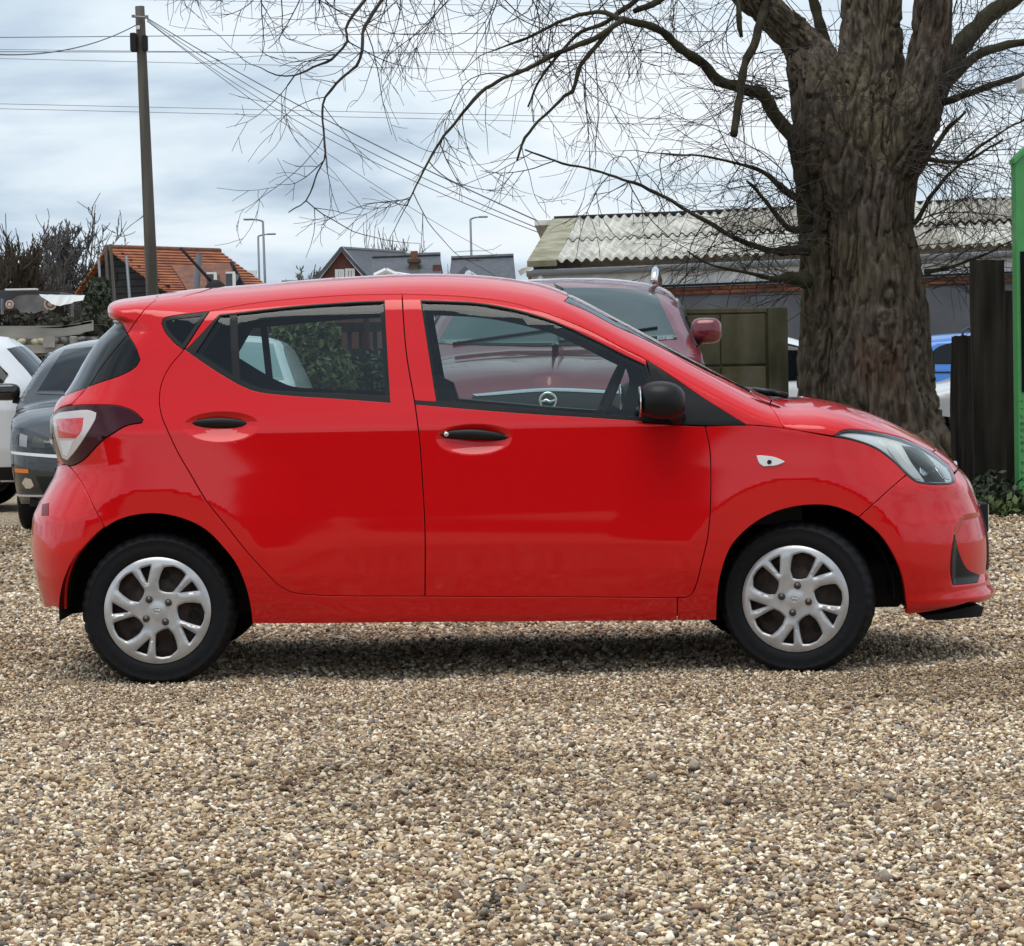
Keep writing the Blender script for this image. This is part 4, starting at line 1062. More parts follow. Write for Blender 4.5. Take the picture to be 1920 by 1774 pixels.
# ---- blue car and white bonnet behind the tree, dark car left of it
c = on_ground(1749, 29.5)
bl = BgCar('blue_car', 'bright blue small car seen between the tree trunk and the wooden posts', (c[0] + 1.45, c[1] + .9, 0), 0, M_BLUEP, hatch_top, hatch_rear, hatch_front, hatch_prof, Ht=.10, h=.03)
bl.side('side_window', [(-1.44,1.16),(-1.43,1.24),(-1.36,1.32),(-1.20,1.37),(-.9,1.385),(-.45,1.39),(-.45,1.14)], h=.03); bl.side('side_window', [(-.38,1.14),(-.38,1.39),(.1,1.37),(.45,1.24),(.62,1.12)])
bl.side('rubbing_strip', [(-1.8,1.08),(-.5,1.06),(.9,1.04),(.9,1.025),(-.5,1.045),(-1.8,1.065)], M_BLACKTRIM, off=.006)
bl.side('door_handle', [(-1.10,.985),(-.92,.985),(-.92,1.01),(-1.10,1.01)], M_BLACKTRIM, off=.016)
c = on_ground(1822, 25.4)
wb = BgCar('white_car', 'white car whose bonnet shows low between the tree trunk and the timber stump', (c[0] + 1.0, c[1] + .9, 0), math.radians(180), M_WHITE, hatch_top, hatch_rear, hatch_front, hatch_prof, Ht=.12)
wb.side('side_window', [(.80,1.04),(.55,1.24),(.20,1.34),(-.2,1.38),(-.2,1.0)]); wb.side('rubbing_strip', [(-1.8,.5),(1.5,.5),(1.5,.53),(-1.8,.53)], M_BLACKTRIM)
c = on_ground(1440, 27.0)
dk = BgCar('white_estate', 'white car with dark side glass showing between the mossy board and the tree trunk', (c[0] + .1, c[1] + 1.0, 0), math.radians(0), M_WHITE, hatch_top, hatch_rear, hatch_front, hatch_prof, Ht=.12)
dk.side('side_window', [(.75,1.04),(.45,1.26),(.1,1.38),(-.3,1.41),(-.3,1.0)]); dk.side('side_window', [(-.36,1.0),(-.36,1.41),(-1.1,1.38),(-1.3,1.04)]); dk.front('windscreen', wscr(.66,.54,1.08,1.38), M_DKGLASS)
print('parked cars', round(time.time() - T0, 1))
# ================================================================== buildings and the yard behind
M_SHEETROOF = mat('asbestos_sheet', (.38,.37,.32), .9, col2=(.66,.65,.59), nscale=3.0, bump=.15, bscale=30)
M_SHEETDARK = mat('asbestos_sheet_lichen', (.16,.14,.11), .9, col2=(.46,.44,.38), nscale=5.0, bump=.15, bscale=30)
M_CLAD = mat('grey_cladding', (.66,.67,.66), .6, col2=(.82,.83,.81), nscale=2.5, stretch=(1,1,.2))
M_GREYWALL = mat('grey_render', (.105,.112,.125), .85, noise=.2, nscale=1.6)
M_BRICK = mat('red_brick', (.24,.072,.032), .9, col2=(.12,.045,.028), nscale=7)
M_BRICK2 = mat('orange_brick', (.33,.11,.045), .9, col2=(.20,.07,.035), nscale=9)
M_MORTAR = mat('mortar', (.10,.07,.055), .95)
M_GUTTER = mat('grey_gutter', (.22,.24,.26), .5)
M_WHITEPL = mat('white_plastic', (.72,.73,.73), .4)
M_WOODGREY = mat('weathered_wood', (.20,.19,.165), .9, col2=(.34,.32,.29), nscale=6, stretch=(.25,1,1), bump=.4, bscale=14)
M_WOODV = mat('weathered_wood_upright', (.17,.16,.14), .9, col2=(.33,.31,.28), nscale=6, stretch=(1,1,.2), bump=.4, bscale=14)
M_SLEEPER = mat('dark_timber', (.012,.011,.009), .95, spec=.15, col2=(.042,.036,.030), nscale=9, stretch=(1,1,.10), bump=.7, bscale=16)
M_MOSS = mat('mossy_board', (.027,.027,.014), .95, spec=.2, col2=(.090,.082,.052), stretch=(1,1,.45), detail=8, nscale=3.2, bump=.4, bscale=20)
M_MOSSPALE = mat('mossy_board_pale', (.100,.090,.066), .95, spec=.2, col2=(.045,.046,.018), nscale=3.0, bump=.4, bscale=20)
M_BLACKBOARD = mat('tarred_board', (.007,.008,.010), .75, noise=.5, nscale=8, stretch=(.3,1,1))
M_TILE = mat('clay_tile', (.36,.125,.055), .85, col2=(.22,.075,.038), nscale=2.2)
M_TILE2 = mat('clay_tile_brown', (.21,.085,.05), .85, col2=(.13,.055,.036), nscale=4.5, detail=9)
M_SLATE = mat('slate', (.055,.062,.075), .6, col2=(.085,.09,.105), nscale=4)
M_BRICKFAR = mat('brown_brick_wall', (.16,.06,.045), .9, col2=(.11,.045,.035), nscale=9)
M_WINDARK = mat('window_pane', (.03,.04,.05), .05, spec=.7)
M_STEEL = mat('galvanised_steel', (.17,.19,.22), .5, metal=.3)
M_POLE = mat('creosoted_pole', (.055,.048,.038), .9, col2=(.11,.10,.085), nscale=5, stretch=(1,1,.08), bump=.4, bscale=20)
M_CABLE = mat('cable', (.10,.11,.14), .6)  # grey lightened in the colour itself for haze over the far wires
M_GREEN = mat('green_enamel', (.065,.30,.085), .45, coat=.15, noise=.06, nscale=6)
M_GREENLINE = mat('green_lettering', (.022,.115,.035), .6)
M_LEAF = mat('evergreen_leaf', (.045,.062,.018), .7, col2=(.095,.105,.035), nscale=1.2)
M_IVY = mat('ivy_leaf', (.012,.022,.008), .6, col2=(.030,.042,.015), nscale=2)
M_HEDGE = mat('hedge_leaf', (.022,.022,.013), .85, col2=(.045,.044,.026), nscale=2.0)
M_GRASS = mat('grass_blade', (.05,.085,.02), .8, col2=(.10,.12,.045), nscale=4)

def leaf_cloud(n, centre_fn, size, flat=1.0, seed=0):
    r = np.random.default_rng(seed); P = centre_fn(n, r); n = len(P)
    d1 = r.normal(size=(n, 3)); d1 /= np.linalg.norm(d1, axis=1)[:, None]
    d2 = np.cross(d1, r.normal(size=(n, 3))); d2 /= np.linalg.norm(d2, axis=1)[:, None]
    s = size * r.uniform(.6, 1.4, n)[:, None]
    V = np.stack([P - d1 * s, P + d2 * s * .45, P + d1 * s, P - d2 * s * .45], 1).reshape(-1, 3)
    F = (np.arange(n)[:, None] * 4 + np.arange(4)).tolist()
    return V, F
# ---- long shed with a corrugated roof -------------------------------------------------
eL, eR = atd(1003., 497., 35.6), atd(1980., 452., 34.9)
rL, rR = atd(1036., 417., 39.2), atd(1990., 375., 38.5)
ax = (eR - eL)[:2]; Lsh = np.linalg.norm(ax); ax = ax / Lsh; nx = np.array([-ax[1], ax[0]])     # nx points away from the camera
if nx[1] < 0: nx = -nx
shed = thing('long_shed', 'long low grey shed with weathered corrugated roof and red brick band behind the tree', 'shed', (eL[0], eL[1], 0), math.atan2(ax[1], ax[0]))
shed.rotation_euler[1] = -math.atan2(eR[2] - eL[2], Lsh) * 0.75
ez, rz_ = eL[2] + .02, rL[2]
dep = np.dot((rL - eL)[:2], nx)
ext = 10.0
slope_len = math.hypot(dep, rz_ - ez); al = math.atan2(rz_ - ez, dep)
def wave_sheet(width, length, pitch=.125, amp=.024):
    per = 8; n = int(round(width / pitch)) * per
    x = np.linspace(0, width, n + 1); z = amp * np.cos(2*math.pi*x/pitch); k = 3
    V = np.concatenate([np.stack([x, np.full_like(x, l), z], 1) for l in np.linspace(0, length, k)]); m_ = n + 1
    F = [(i*m_+j, i*m_+j+1, (i+1)*m_+j+1, (i+1)*m_+j) for i in range(k-1) for j in range(n)]
    V2 = np.concatenate([V, V - [0, 0, .008]]); N_ = len(V)
    F += [tuple(N_ + q for q in f[::-1]) for f in F]
    F += [(j, N_ + j, N_ + j + 1, j + 1) for j in range(n)] + [((k-1)*m_+j, (k-1)*m_+j+1, N_+(k-1)*m_+j+1, N_+(k-1)*m_+j) for j in range(n)]
    return V2, F
SW = .125 * 8
Vw, Fw = wave_sheet(SW, slope_len * .56)
proto = None; ncol = int((Lsh + ext) / SW); rngs = np.random.default_rng(3)
shm = []
for mm in (M_SHEETROOF, M_SHEETDARK):
    o = mk('roof_sheet', Vw, Fw, mm, shed, smooth=True); shm.append(o)
first = {0: True, 1: True}
for row in (0, 1):
    for cI in range(ncol):
        dark = (row == 0 and cI in (3, 4, 6, 11)) or (row == 1 and cI in (2, 3, 5, 9, 10, 12))
        if dark and row == 0: dark = rngs.random() < .5
        di = 1 if dark else 0
        y0 = -.13 + row * slope_len * .50
        loc = Vector((cI * SW + .335, y0 * math.cos(al), ez + y0 * math.sin(al) + .03 + .03 * row + rngs.normal() * .006)); rot = (al + rngs.normal() * .004, 0, 0)
        if first[di]: o = shm[di]; o.location = loc; o.rotation_euler = rot; first[di] = False
        else: link_copy(shm[di], shed, loc, rot)
m = MB(); m.tube([(-.02, dep, rz_ + .05), (Lsh + ext, dep, rz_ + .05)], .035, 8); m.build('ridge_cap', M_DARK, shed, smooth=True)
# verge strip at the left gable
m = MB(); Rm = np.eye(4); Rm[1, 1] = math.cos(al); Rm[1, 2] = -math.sin(al); Rm[2, 1] = math.sin(al); Rm[2, 2] = math.cos(al); Rm[:3, 3] = (0, 0, ez)
m.box((-.04, -.15, -.02), (.33, slope_len, .055), M4=Rm); m.build('verge_sheet', mat('verge_lichen', (.20,.19,.12), .9, col2=(.36,.34,.25), nscale=4), shed)
m = MB(); P = []
for i in range(9): a = math.pi + math.pi * i / 8; P.append((-.13 + .075 * math.cos(a), ez - .10 + .075 * math.sin(a)))
P += [(-.13 + .065 * math.cos(math.pi * 2 - math.pi * i / 8), ez - .10 + .065 * math.sin(math.pi * 2 - math.pi * i / 8)) for i in range(9)]
V, F = prism(P, -.05, Lsh + ext); V = V[:, [1, 0, 2]]; m.add(V, F); m.build('gutter', M_GUTTER, shed)
m = MB(); m.tube([(.12, -.13, ez - .14), (.12, -.10, ez - .30), (.12, -.06, ez - .42), (.12, -.06, .05)], .04, 10); m.build('downpipe', M_WHITEPL, shed, smooth=True)
zb1 = 1.145 + (690 - 538) / FPX * 36; zb2 = 1.145 + (688 - 557) / FPX * 36
# ribbed cladding band
n = int((Lsh + ext) / .055); x = np.arange(n + 1) * .055; yy = np.where(np.arange(n + 1) % 4 < 2, -.015, -.045)
V = np.concatenate([np.stack([x, yy, np.full(n + 1, z)], 1) for z in (zb1, ez - .08)]); F = [(i, i + 1, n + 2 + i, n + 1 + i) for i in range(n)]
mk('cladding', V, F, M_CLAD, shed, smooth=False)
m = MB(); m.box((-.03, -.06, zb1 - .03), (Lsh + ext, .02, zb1)); m.build('sill_strip', M_DARK, shed)
# two courses of brick
m = MB(); m.box((0, -.012, zb2), (Lsh + ext, .10, zb1 - .032)); m.build('mortar_bed', M_MORTAR, shed)
V, F = bevbox((0, -.028, 0), (.215, .05, .064), .006)
bh = (zb1 - .032 - zb2) / 2
bp = [mk('brick', V * [1, 1, (bh - .011) / .064], F, mm, shed) for mm in (M_BRICK, M_BRICK2)]
used = [False, False]
nb = 0
for row in (0, 1):
    for i in range(int(min(Lsh + 1.5, 400) / .226)):
        if nb >= 150 - 2: break
        k = int(rngs.random() < .4); loc = (i * .226 + row * .113, rngs.normal() * .003, zb2 + .006 + row * bh)
        if not used[k]: bp[k].location = loc; used[k] = True
        else: link_copy(bp[k], shed, loc)
        nb += 1
    nb = 0
m = MB(); m.box((0, 0, 0), (Lsh + ext, .25, zb2)); m.box((0, .26, 0), (Lsh + ext, dep * 2 - .3, .1)); m.build('wall', M_GREYWALL, shed)
m = MB(); P = [(.02, 0), (dep * 2 - .05, 0), (dep * 2 - .05, ez), (dep, rz_ + .0), (.02, ez)]; V, F = prism(P, .02, .12); V = V[:, [1, 0, 2]]; m.add(V, F); m.build('gable_wall', M_GREYWALL, shed)
m = MB(); Rb = np.eye(4); Rb[:3, 3] = (0, dep, rz_); Rb[1, 1] = math.cos(-al); Rb[1, 2] = -math.sin(-al); Rb[2, 1] = math.sin(-al); Rb[2, 2] = math.cos(-al)
m.box((-.3, .05, -.02), (Lsh + ext, slope_len, .05), M4=Rb); m.build('rear_roof', M_SHEETROOF, shed)
# ---- mossy board ---------------------------------------------------------------------------
dB = 22.5
a_, b_, t1, t2 = atd(1228., 600., dB), atd(1476., 600., dB), atd(1330., 590., dB), atd(1330., 581., dB)
mb = thing('mossy_board', 'green mossy panelled board standing in front of the grey shed wall beside the tree', 'board', ((a_[0] + b_[0]) / 2, a_[1], 0), math.radians(-2))
hw = (b_[0] - a_[0]) / 2; th = t2[2]
m = MB(); m.box((-hw, 0, .02), (hw, .045, th - .03)); m.build('backing', M_MOSS, mb)
wS = .155
m = MB(); m.box((hw - wS, -.035, .0), (hw, .05, th + .01), bev=.006); m.build('stile', M_MOSS, mb)
m = MB(); m.box((-hw, -.030, .0), (-hw + wS, .05, th + .01), bev=.006); m.build('stile', M_MOSS, mb)
m = MB(); m.box((-hw + wS + .003, -.018, th - .03), (hw - wS - .003, .05, th + .012), bev=.006); m.build('top_rail', M_MOSS, mb)
nC = 2; pwid = (2 * hw - 2 * wS - .02) / nC
for i in range(nC):
    for (z0, z1, mm) in ((.05, .62, M_MOSSPALE), (.64, 1.16, M_MOSSPALE if i == 1 else M_MOSS), (1.18, th - .04, M_MOSS)):
        m = MB(); x0 = -hw + wS + .008 + i * pwid; m.box((x0, -.014 - .003 * i, z0), (x0 + pwid - .01, .0, z1), bev=.004); m.build('panel', mm, mb)
# ---- timber posts at the right ----------------------------------------------------------------
def timber(name, label, u0, u1, vtop, dist, depth=.14, lean=0, cat='post', m_=M_SLEEPER, rough=.012):
    a, b = atd(float(u0), float(vtop), dist), atd(float(u1), float(vtop), dist)
    w_, h_ = b[0] - a[0], (a[2] + b[2]) / 2
    o = thing(name, label, cat, ((a[0] + b[0]) / 2, a[1], 0), 0)
    nz, nxx = 24, 8
    xs = np.linspace(-w_ / 2, w_ / 2, nxx); V = []
    ring = [(x, 0) for x in xs] + [(w_/2, depth * f) for f in (.35, .7)] + [(x, depth) for x in xs[::-1]] + [(-w_/2, depth * f) for f in (.7, .35)]
    R_ = np.array(ring); k = len(R_)
    for i in range(nz):
        z = h_ * i / (nz - 1)
        q = np.stack([R_[:, 0], R_[:, 1], np.full(k, z)], 1)
        nn = fbm(q * [26, 26, 1.2] + [u0, 0, 0], 3)
        d = R_ - [0, depth / 2]; d = d / np.linalg.norm(d, axis=1)[:, None]
        q[:, :2] += d * (nn * rough)[:, None] + [lean * z / h_, 0]
        if i == nz - 1: q[:, 2] += nn * .012
        V.append(q)
    V = np.concatenate(V); F = [(i*k+j, i*k+(j+1) % k, (i+1)*k+(j+1) % k, (i+1)*k+j) for i in range(nz-1) for j in range(k)] + [tuple((nz-1)*k+j for j in range(k))]
    mk('timber', V, F, m_, o, smooth=False)
    return o
tp = timber('timber_post', 'tall dark upright timber post beside the green cabinet', 1824, 1884, 488, 22.6, depth=.16)
stp = timber('timber_post', 'short broken timber stump leaning against the tall dark post', 1788, 1826, 630, 22.9, depth=.14, rough=.02)
tp['group'] = stp['group'] = 'old timber posts by the tree'
m = MB(); z_ = atd(1800., 628., 22.9)[2]; m.tube([(0, .05, z_ - .02), (.0, .06, z_ + .03), (.05, .07, z_ + .06), (.12, .08, z_ + .0), (.14, .08, z_ - .2)], .012, 6); m.build('cable_loop', M_CABLE, stp, smooth=True)
fe = thing('board_fence', 'dark board fence piece between the tall post and the green cabinet', 'fence', tuple(np.array([1, 1, 0]) * atd(1885., 700., 23.2)))
for i in range(5):
    a, b = atd(1884. + i * 17, 545 + i * 5., 23.2), atd(1884. + i * 17 + 16, 545., 23.2)
    m = MB(); x0 = a[0] - fe.location[0]; m.box((x0, 0, .02), (x0 + b[0] - a[0], .03, a[2]), bev=.004); m.build('board', M_SLEEPER, fe)
m = MB(); m.box((0, .031, .5), (.35, .07, .6)); m.build('rail', M_SLEEPER, fe)
# ---- green cabinet with a pointed cap ----------------------------------------------------------
g0 = ground(1912., 960.); dG = g0[1] - CAM_Y
gc = thing('green_cabinet', 'tall green cabinet with pointed top and dark front panel at the right edge', 'cabinet', (g0[0], g0[1], 0))
def gz(v): return atd(1899., float(v), dG)[2]
def gx(u): return atd(float(u), 700., dG)[0] - g0[0]
wG = .62
m = MB(); P = [(0, 0), (wG, 0), (wG, gz(290)), (wG / 2, gz(290) + .20), (0, gz(302)), (0, 0)][:5]
P = [(0, 0.01), (wG, 0.01), (wG, gz(302)), (wG * .5, gz(302) + .30), (0, gz(302))]
m.prism(P, .0, .20); body_ = m.build('body', M_GREEN, gc)
xr_ = gx(1915)
m = MB(); P = [(xr_, gz(735)), (xr_ + .0, gz(700)), (xr_, gz(472)), (wG - xr_, gz(472)), (wG - xr_, gz(735)), (wG*.5, gz(752))]; m.prism(P, -.012, .0 - .002); m.build('front_panel', M_GLOSSBLACK, gc)
m = MB(); m.prism([(-.012, gz(302) - .02), (wG * .5, gz(302) + .285), (wG + .012, gz(302) - .02), (wG + .012, gz(302) + .02), (wG * .5, gz(302) + .33), (-.012, gz(302) + .02)], -.02, .21); m.build('cap', M_GREEN, gc)
# column of small worn lettering, turned on its side, on the edge of the cabinet
m = MB(); r = np.random.default_rng(5); v = 745.0; xc_ = gx(1915)
glyph = {'I': [((-.5, 0), (.5, 0))], 'L': [((-.5, -.4), (.5, -.4)), ((-.5, -.4), (-.5, .4))], 'C': [((-.5, .4), (-.5, -.4)), ((-.5, -.4), (.5, -.4)), ((.5, -.4), (.5, .4))], 'A': [((-.5, -.5), (.5, 0)), ((.5, 0), (-.5, .5)), ((-.1, -.3), (-.1, .3))], 'E': [((-.5, -.4), (.5, -.4)), ((-.5, -.4), (-.5, .4)), ((.5, -.4), (.5, .4)), ((0, -.4), (0, .3))], 'H': [((-.5, -.4), (.5, -.4)), ((-.5, .4), (.5, .4)), ((0, -.4), (0, .4))]}
seq = [('I', 752), ('I', 766), ('L', 780), ('E', 794), ('C', 806), ('L', 818), ('E', 830), ('H', 845), ('A', 868), ('L', 884), ('C', 898), ('I', 912), ('L', 924)]
for g, v in seq:
    for (x0, y0), (x1, y1) in glyph[g]:
        zc_ = gz(v); s_ = .016
        a = np.array([xc_ + x0 * s_ * 1.1, -.004, zc_ + y0 * s_ * 1.3]); b = np.array([xc_ + x1 * s_ * 1.1, -.004, zc_ + y1 * s_ * 1.3])
        m.tube([a, b], .0035, 4)
m.build('lettering', M_GREENLINE, body_)
# white camera on a dark pole at the right edge
cc = atd(1916., 160., dG + .3)
cp = thing('security_camera', 'small white security camera on a dark pole above the green cabinet', 'camera', (cc[0] + .09, cc[1], 0))
m = MB(); m.tube([(0, .1, 0), (0, .1, cc[2] + .25)], .035, 10); m.build('pole', M_DARK, cp, smooth=True)
m = MB(); m.box((-.115, -.16, cc[2] - .05), (-.0, .12, cc[2] + .055), bev=.012); m.build('housing', M_WHITEPL, cp)
m = MB(); m.box((-.095, -.163, cc[2] - .03), (-.02, -.158, cc[2] + .035)); m.build('lens_window', mat('camera_window', (.5,.5,.47), .3), cp)
m = MB(); m.tube([(-.05, .05, cc[2] - .05), (-.03, .08, cc[2] - .12), (0, .1, cc[2] - .14)], .015, 6); m.build('bracket', M_DARK, cp, smooth=True)
# ---- utility pole and wires --------------------------------------------------------------------
dP = 60.0
p0, p1 = atd(262., 12., dP), atd(287., 585., dP)
dirp = (p1 - p0) / (p0[2] - p1[2]); base = p1 + dirp * p1[2]
up = thing('utility_pole', 'tall leaning wooden utility pole with black boxes near its top', 'utility pole', tuple(base))
h_ = p0 - base
m = MB(); m.tube(np.stack([h_ * t for t in np.linspace(0, 1, 12)]), np.linspace(.15, .10, 12), 12); m.build('shaft', M_POLE, up, smooth=True)
def pl(u, v): return atd(float(u), float(v), dP - .15) - base
for (u0, u1, v0, v1) in ((245, 256, 62, 97), (267, 276, 66, 95)):
    a, b = pl(u0, v1), pl(u1, v0); m = MB(); m.box((a[0], a[1] - .1, a[2]), (b[0], a[1] + .15, b[2]), bev=.02); m.build('box', M_DARK, up)
a, b = pl(255, 55), pl(262, 48); m = MB(); m.box((a[0], a[1] - .03, a[2]), (b[0], a[1] + .03, b[2])); m.build('tag', M_WHITEPL, up)
m = MB(); m.tube([pl(249, 31), pl(276, 33)], .025, 6); m.tube([pl(250, 28), pl(250, 33)], .04, 6); m.tube([pl(275, 29), pl(275, 35)], .04, 6); m.build('cross_bar', M_STEEL, up)
def wire(name, label, pts, r=.012, group='overhead wires', sag=0, n=24):
    P = np.array([atd(float(u), float(v), float(d)) for u, v, d in pts]); 
    if len(P) == 2:
        t = np.linspace(0, 1, n)[:, None]; P = P[0] * (1 - t) + P[1] * t; P[:, 2] -= sag * 4 * (t * (1 - t))[:, 0]
    V, F = tube(P, r, 5); o = mk(name, V, F, M_CABLE, smooth=True); tag(o, label, 'cable', group); return o
wire('overhead_wire', 'thin wire rising from the left edge to the wooden pole top', [(-60, 98, 44), (257, 46, 60)], .012, sag=.25)
wire('overhead_wire', 'topmost thin wire across the sky, above the pole top', [(-80, -6, 120), (2150, 30, 120)], .010)
wire('overhead_wire', 'long dark wire crossing the sky just below the pole top', [(-80, 71, 100), (2150, 52, 100)], .015)
wire('overhead_wire', 'long wire crossing the sky behind the black pole boxes', [(-80, 97, 100), (2150, 101, 100)], .015)
wire('overhead_wire', 'faint long wire just under the one at the pole boxes', [(-80, 92, 120), (2150, 117, 120)], .010)
wire('overhead_wire', 'faint sagging wire crossing below the black pole boxes', [(-80, 108, 120), (2150, 161, 120)], .011)
wire('overhead_wire', 'upper of two parallel wires crossing the pole halfway down', [(-80, 193, 120), (2150, 243, 120)], .011)
wire('overhead_wire', 'lower of two parallel wires crossing the pole halfway down', [(-80, 202, 120), (2150, 255, 120)], .011)
for k, (v1, u1, l) in enumerate(((424, 1030, 'stout service cable running down from pole top to the shed corner'), (432, 1018, 'second service cable from pole top, just under the stout one'), (436, 1010, 'third service cable from pole top, lowest at the shed end'))):
    wire('service_cable', l, [(276, 34 + 2*k, 60), (u1, v1, 41)], (.011, .008, .007)[k], 'cables from the pole', sag=.16 + .10*k)
wire('service_cable', 'thin steep cable from pole top down towards the slate roofs', [(276, 40, 60), (930, 480, 95)], .008, 'cables from the pole', sag=.3)
# ---- street lamps --------------------------------------------------------------------------------
def lamp(u0, v0, u1, dist, arm, label, r=.055):
    a = atd(float(u0), float(v0), dist); b = atd(float(u1), 560., dist)
    base = b + (b - a) / (a[2] - b[2]) * b[2]
    o = thing('street_lamp', label, 'street lamp', tuple(base), group='street lamps on the road')
    m = MB(); m.tube([(0, 0, 0), (a - base)], [r * 1.2, r * .75], 8); m.build('column', M_STEEL, o, smooth=True)
    t = a - base; m = MB(); m.tube([t, t + [arm * .3, 0, .06], t + [arm * .5, 0, .07]], [.04, .035, .03], 6); V, F = bevbox((-.20, -.10, -.035), (.20, .10, .035), .03); m.add(V + t + [arm * .5 + math.copysign(.2, arm), 0, .08], F); m.build('lamp_head', M_STEEL, o)
lamp(493, 415, 498, 108, -.7, 'taller of the two close street lamps, head turned to the left')
lamp(484, 443, 487, 118, .7, 'shorter of the two close street lamps, head turned to the right')
lamp(882, 411, 886, 112, .6, 'lone street lamp rising above the slate roofs')
# ---- black barn with red tiled roof ---------------------------------------------------------------
dN = 78.
def bpt(u, v, d): return atd(float(u), float(v), d)
A = bpt(212, 466, dN); gz0 = 0.0
barn = thing('black_barn', 'black weatherboarded barn with steep red tiled roof behind the utility pole', 'barn', (A[0], A[1], 0))
O = np.array([A[0], A[1], 0])
def L_(u, v, d): return bpt(u, v, d) - O
# gable end turned towards the camera, ridge running away to the right
RH, GH = np.array([.62, .785, 0]), np.array([.785, -.62, 0])
def gpt(u, v):
    """point of the gable plane through a pixel"""
    d = (u - 960) * CR - (v - 887) * CU + FPX * F0
    t = np.dot(O + [0, 0, 0] - CP, RH) / np.dot(d, RH); return CP + d * t - O
apex = gpt(212, 466); El, Er = gpt(150, 556), gpt(348, 561)
sG = lambda p: float(np.dot(p, GH))
barn.rotation_euler[2] = math.atan2(GH[1], GH[0])
m = MB(); mid = gpt(283, 521); P = [(sG(El), 0), (sG(Er), 0), (sG(Er), Er[2]), (sG(mid), mid[2]), (0, apex[2] - .05), (sG(El), El[2])]; m.prism(P, 0.03, .2); m.build('gable_wall', M_BLACKBOARD, barn)
for i in range(24):
    z = .3 + i * .19
    if z > apex[2] - .3: break
    xl = np.interp(z, [El[2], apex[2]], [sG(El), 0]) + .10; xr2 = np.interp(z, [Er[2], mid[2], apex[2]], [sG(Er), sG(mid), 0]) - .12
    m = MB(); m.box((xl, -.02 - .004 * (i % 3), z), (xr2, .027, z + .17)); m.build('weatherboard', M_BLACKBOARD, barn)
prof_r = [(212, 465), (240, 487), (283, 519), (318, 543), (352, 561)]
PR = np.array([[sG(gpt(u, v)), gpt(u, v)[2]] for u, v in prof_r]); PR = catmull(PR, .17)
ln = 4.2
def roof_course(P, y0, y1, th=.04):
    m = MB()
    for i in range(len(P) - 1):
        a, b = P[i], P[i + 1]; d = (b - a) / np.linalg.norm(b - a); n_ = np.array([-d[1], d[0]]); n_ = n_ if n_[1] > 0 else -n_
        b2 = b + d * .06
        q = [a, b2 + n_ * .045, b2 + n_ * .015, a - n_ * .03]
        V = np.array([[p[0], y, p[1]] for y in (y0, y1) for p in q])
        m.add(V, [(0, 1, 5, 4), (1, 2, 6, 5), (2, 3, 7, 6), (3, 0, 4, 7), (0, 3, 2, 1), (4, 5, 6, 7)])
    return m
roof_course(PR, -.25, ln).build('tiled_roof', M_TILE, barn)
PL = np.array([[0, apex[2]], [sG(El) - .12, El[2] - .12]]); PL = catmull(PL, .17)
roof_course(PL, -.25, ln).build('tiled_roof', M_TILE, barn)
m = MB(); m.tube([(0, -.28, apex[2] + .03), (0, ln + .02, apex[2] + .03)], .075, 8); m.build('ridge_tiles', M_TILE2, barn, smooth=True)
m = MB(); m.box((sG(Er) - .4, .21, 0), (sG(Er) - .1, ln, Er[2] - .1)); m.build('side_wall', M_BLACKBOARD, barn)
m = MB(); a, b = gpt(214, 526), gpt(221, 511); m.box((sG(a), -.05, a[2]), (sG(b), -.032, b[2])); m.build('hatch', M_DARK, barn)
# lower wing with dormers
w0, w1 = bpt(312, 499, 74) - O, bpt(437, 493, 74) - O
wing = thing('brick_wing', 'low brown tiled wing with white framed windows beside the black barn', 'house', tuple(O + [w0[0], w0[1], 0]))
O2 = O + [w0[0], w0[1], 0]
def W2(u, v, d=74): return bpt(u, v, d) - O2
m = MB(); a, b, c, d = W2(322, 498, 76), W2(434, 493.5, 76), W2(434, 545, 73.5), W2(352, 545, 73.5)
m.add(np.array([a, b, c, d, a + [0, .3, -.1], b + [0, .3, -.1], c + [0, .3, -.1], d + [0, .3, -.1]]), [(0, 3, 2, 1), (4, 5, 6, 7), (0, 1, 5, 4), (1, 2, 6, 5), (2, 3, 7, 6), (3, 0, 4, 7)]); m.build('tiled_roof', M_TILE2, wing)
m = MB(); P = [(W2(434, 0)[0], 0), (W2(463, 0)[0], 0), (W2(461, 545)[0], W2(461, 545)[2]), (W2(437, 494)[0], W2(437, 494)[2])]; m.prism(P, .1, .3); m.build('gable_wall', M_BLACKBOARD, wing)
m = MB(); m.box((W2(330, 0)[0], .2, 0), (W2(434, 0)[0], .4, W2(400, 540)[2])); m.build('wall', M_BRICKFAR, wing)
m = MB(); m.tube([W2(434, 493, 75), W2(462, 548, 74)], .06, 6); m.build('barge_board', M_DARK, wing)
for (u0, u1, v0, v1) in ((388, 406, 514, 538), (424, 441, 513, 538)):
    a, b = W2(u0, v1, 73), W2(u1, v0, 73)
    m = MB(); m.box((a[0], a[1], a[2]), (b[0], a[1] + .9, b[2])); f = m.build('window', M_WINDARK, wing)
    m = MB(); m.box((b[0] - .07, a[1] - .04, a[2]), (b[0] + .01, a[1] - .003, b[2])); m.box((a[0], a[1] - .03, b[2] + .002), (b[0], a[1] - .003, b[2] + .05)); m.build('frame', M_WHITEPL, f)
m = MB(); a, b = W2(368, 540, 73), W2(374, 476, 73); m.tube([a, b], .08, 8); m.build('flue', M_STEEL, wing)
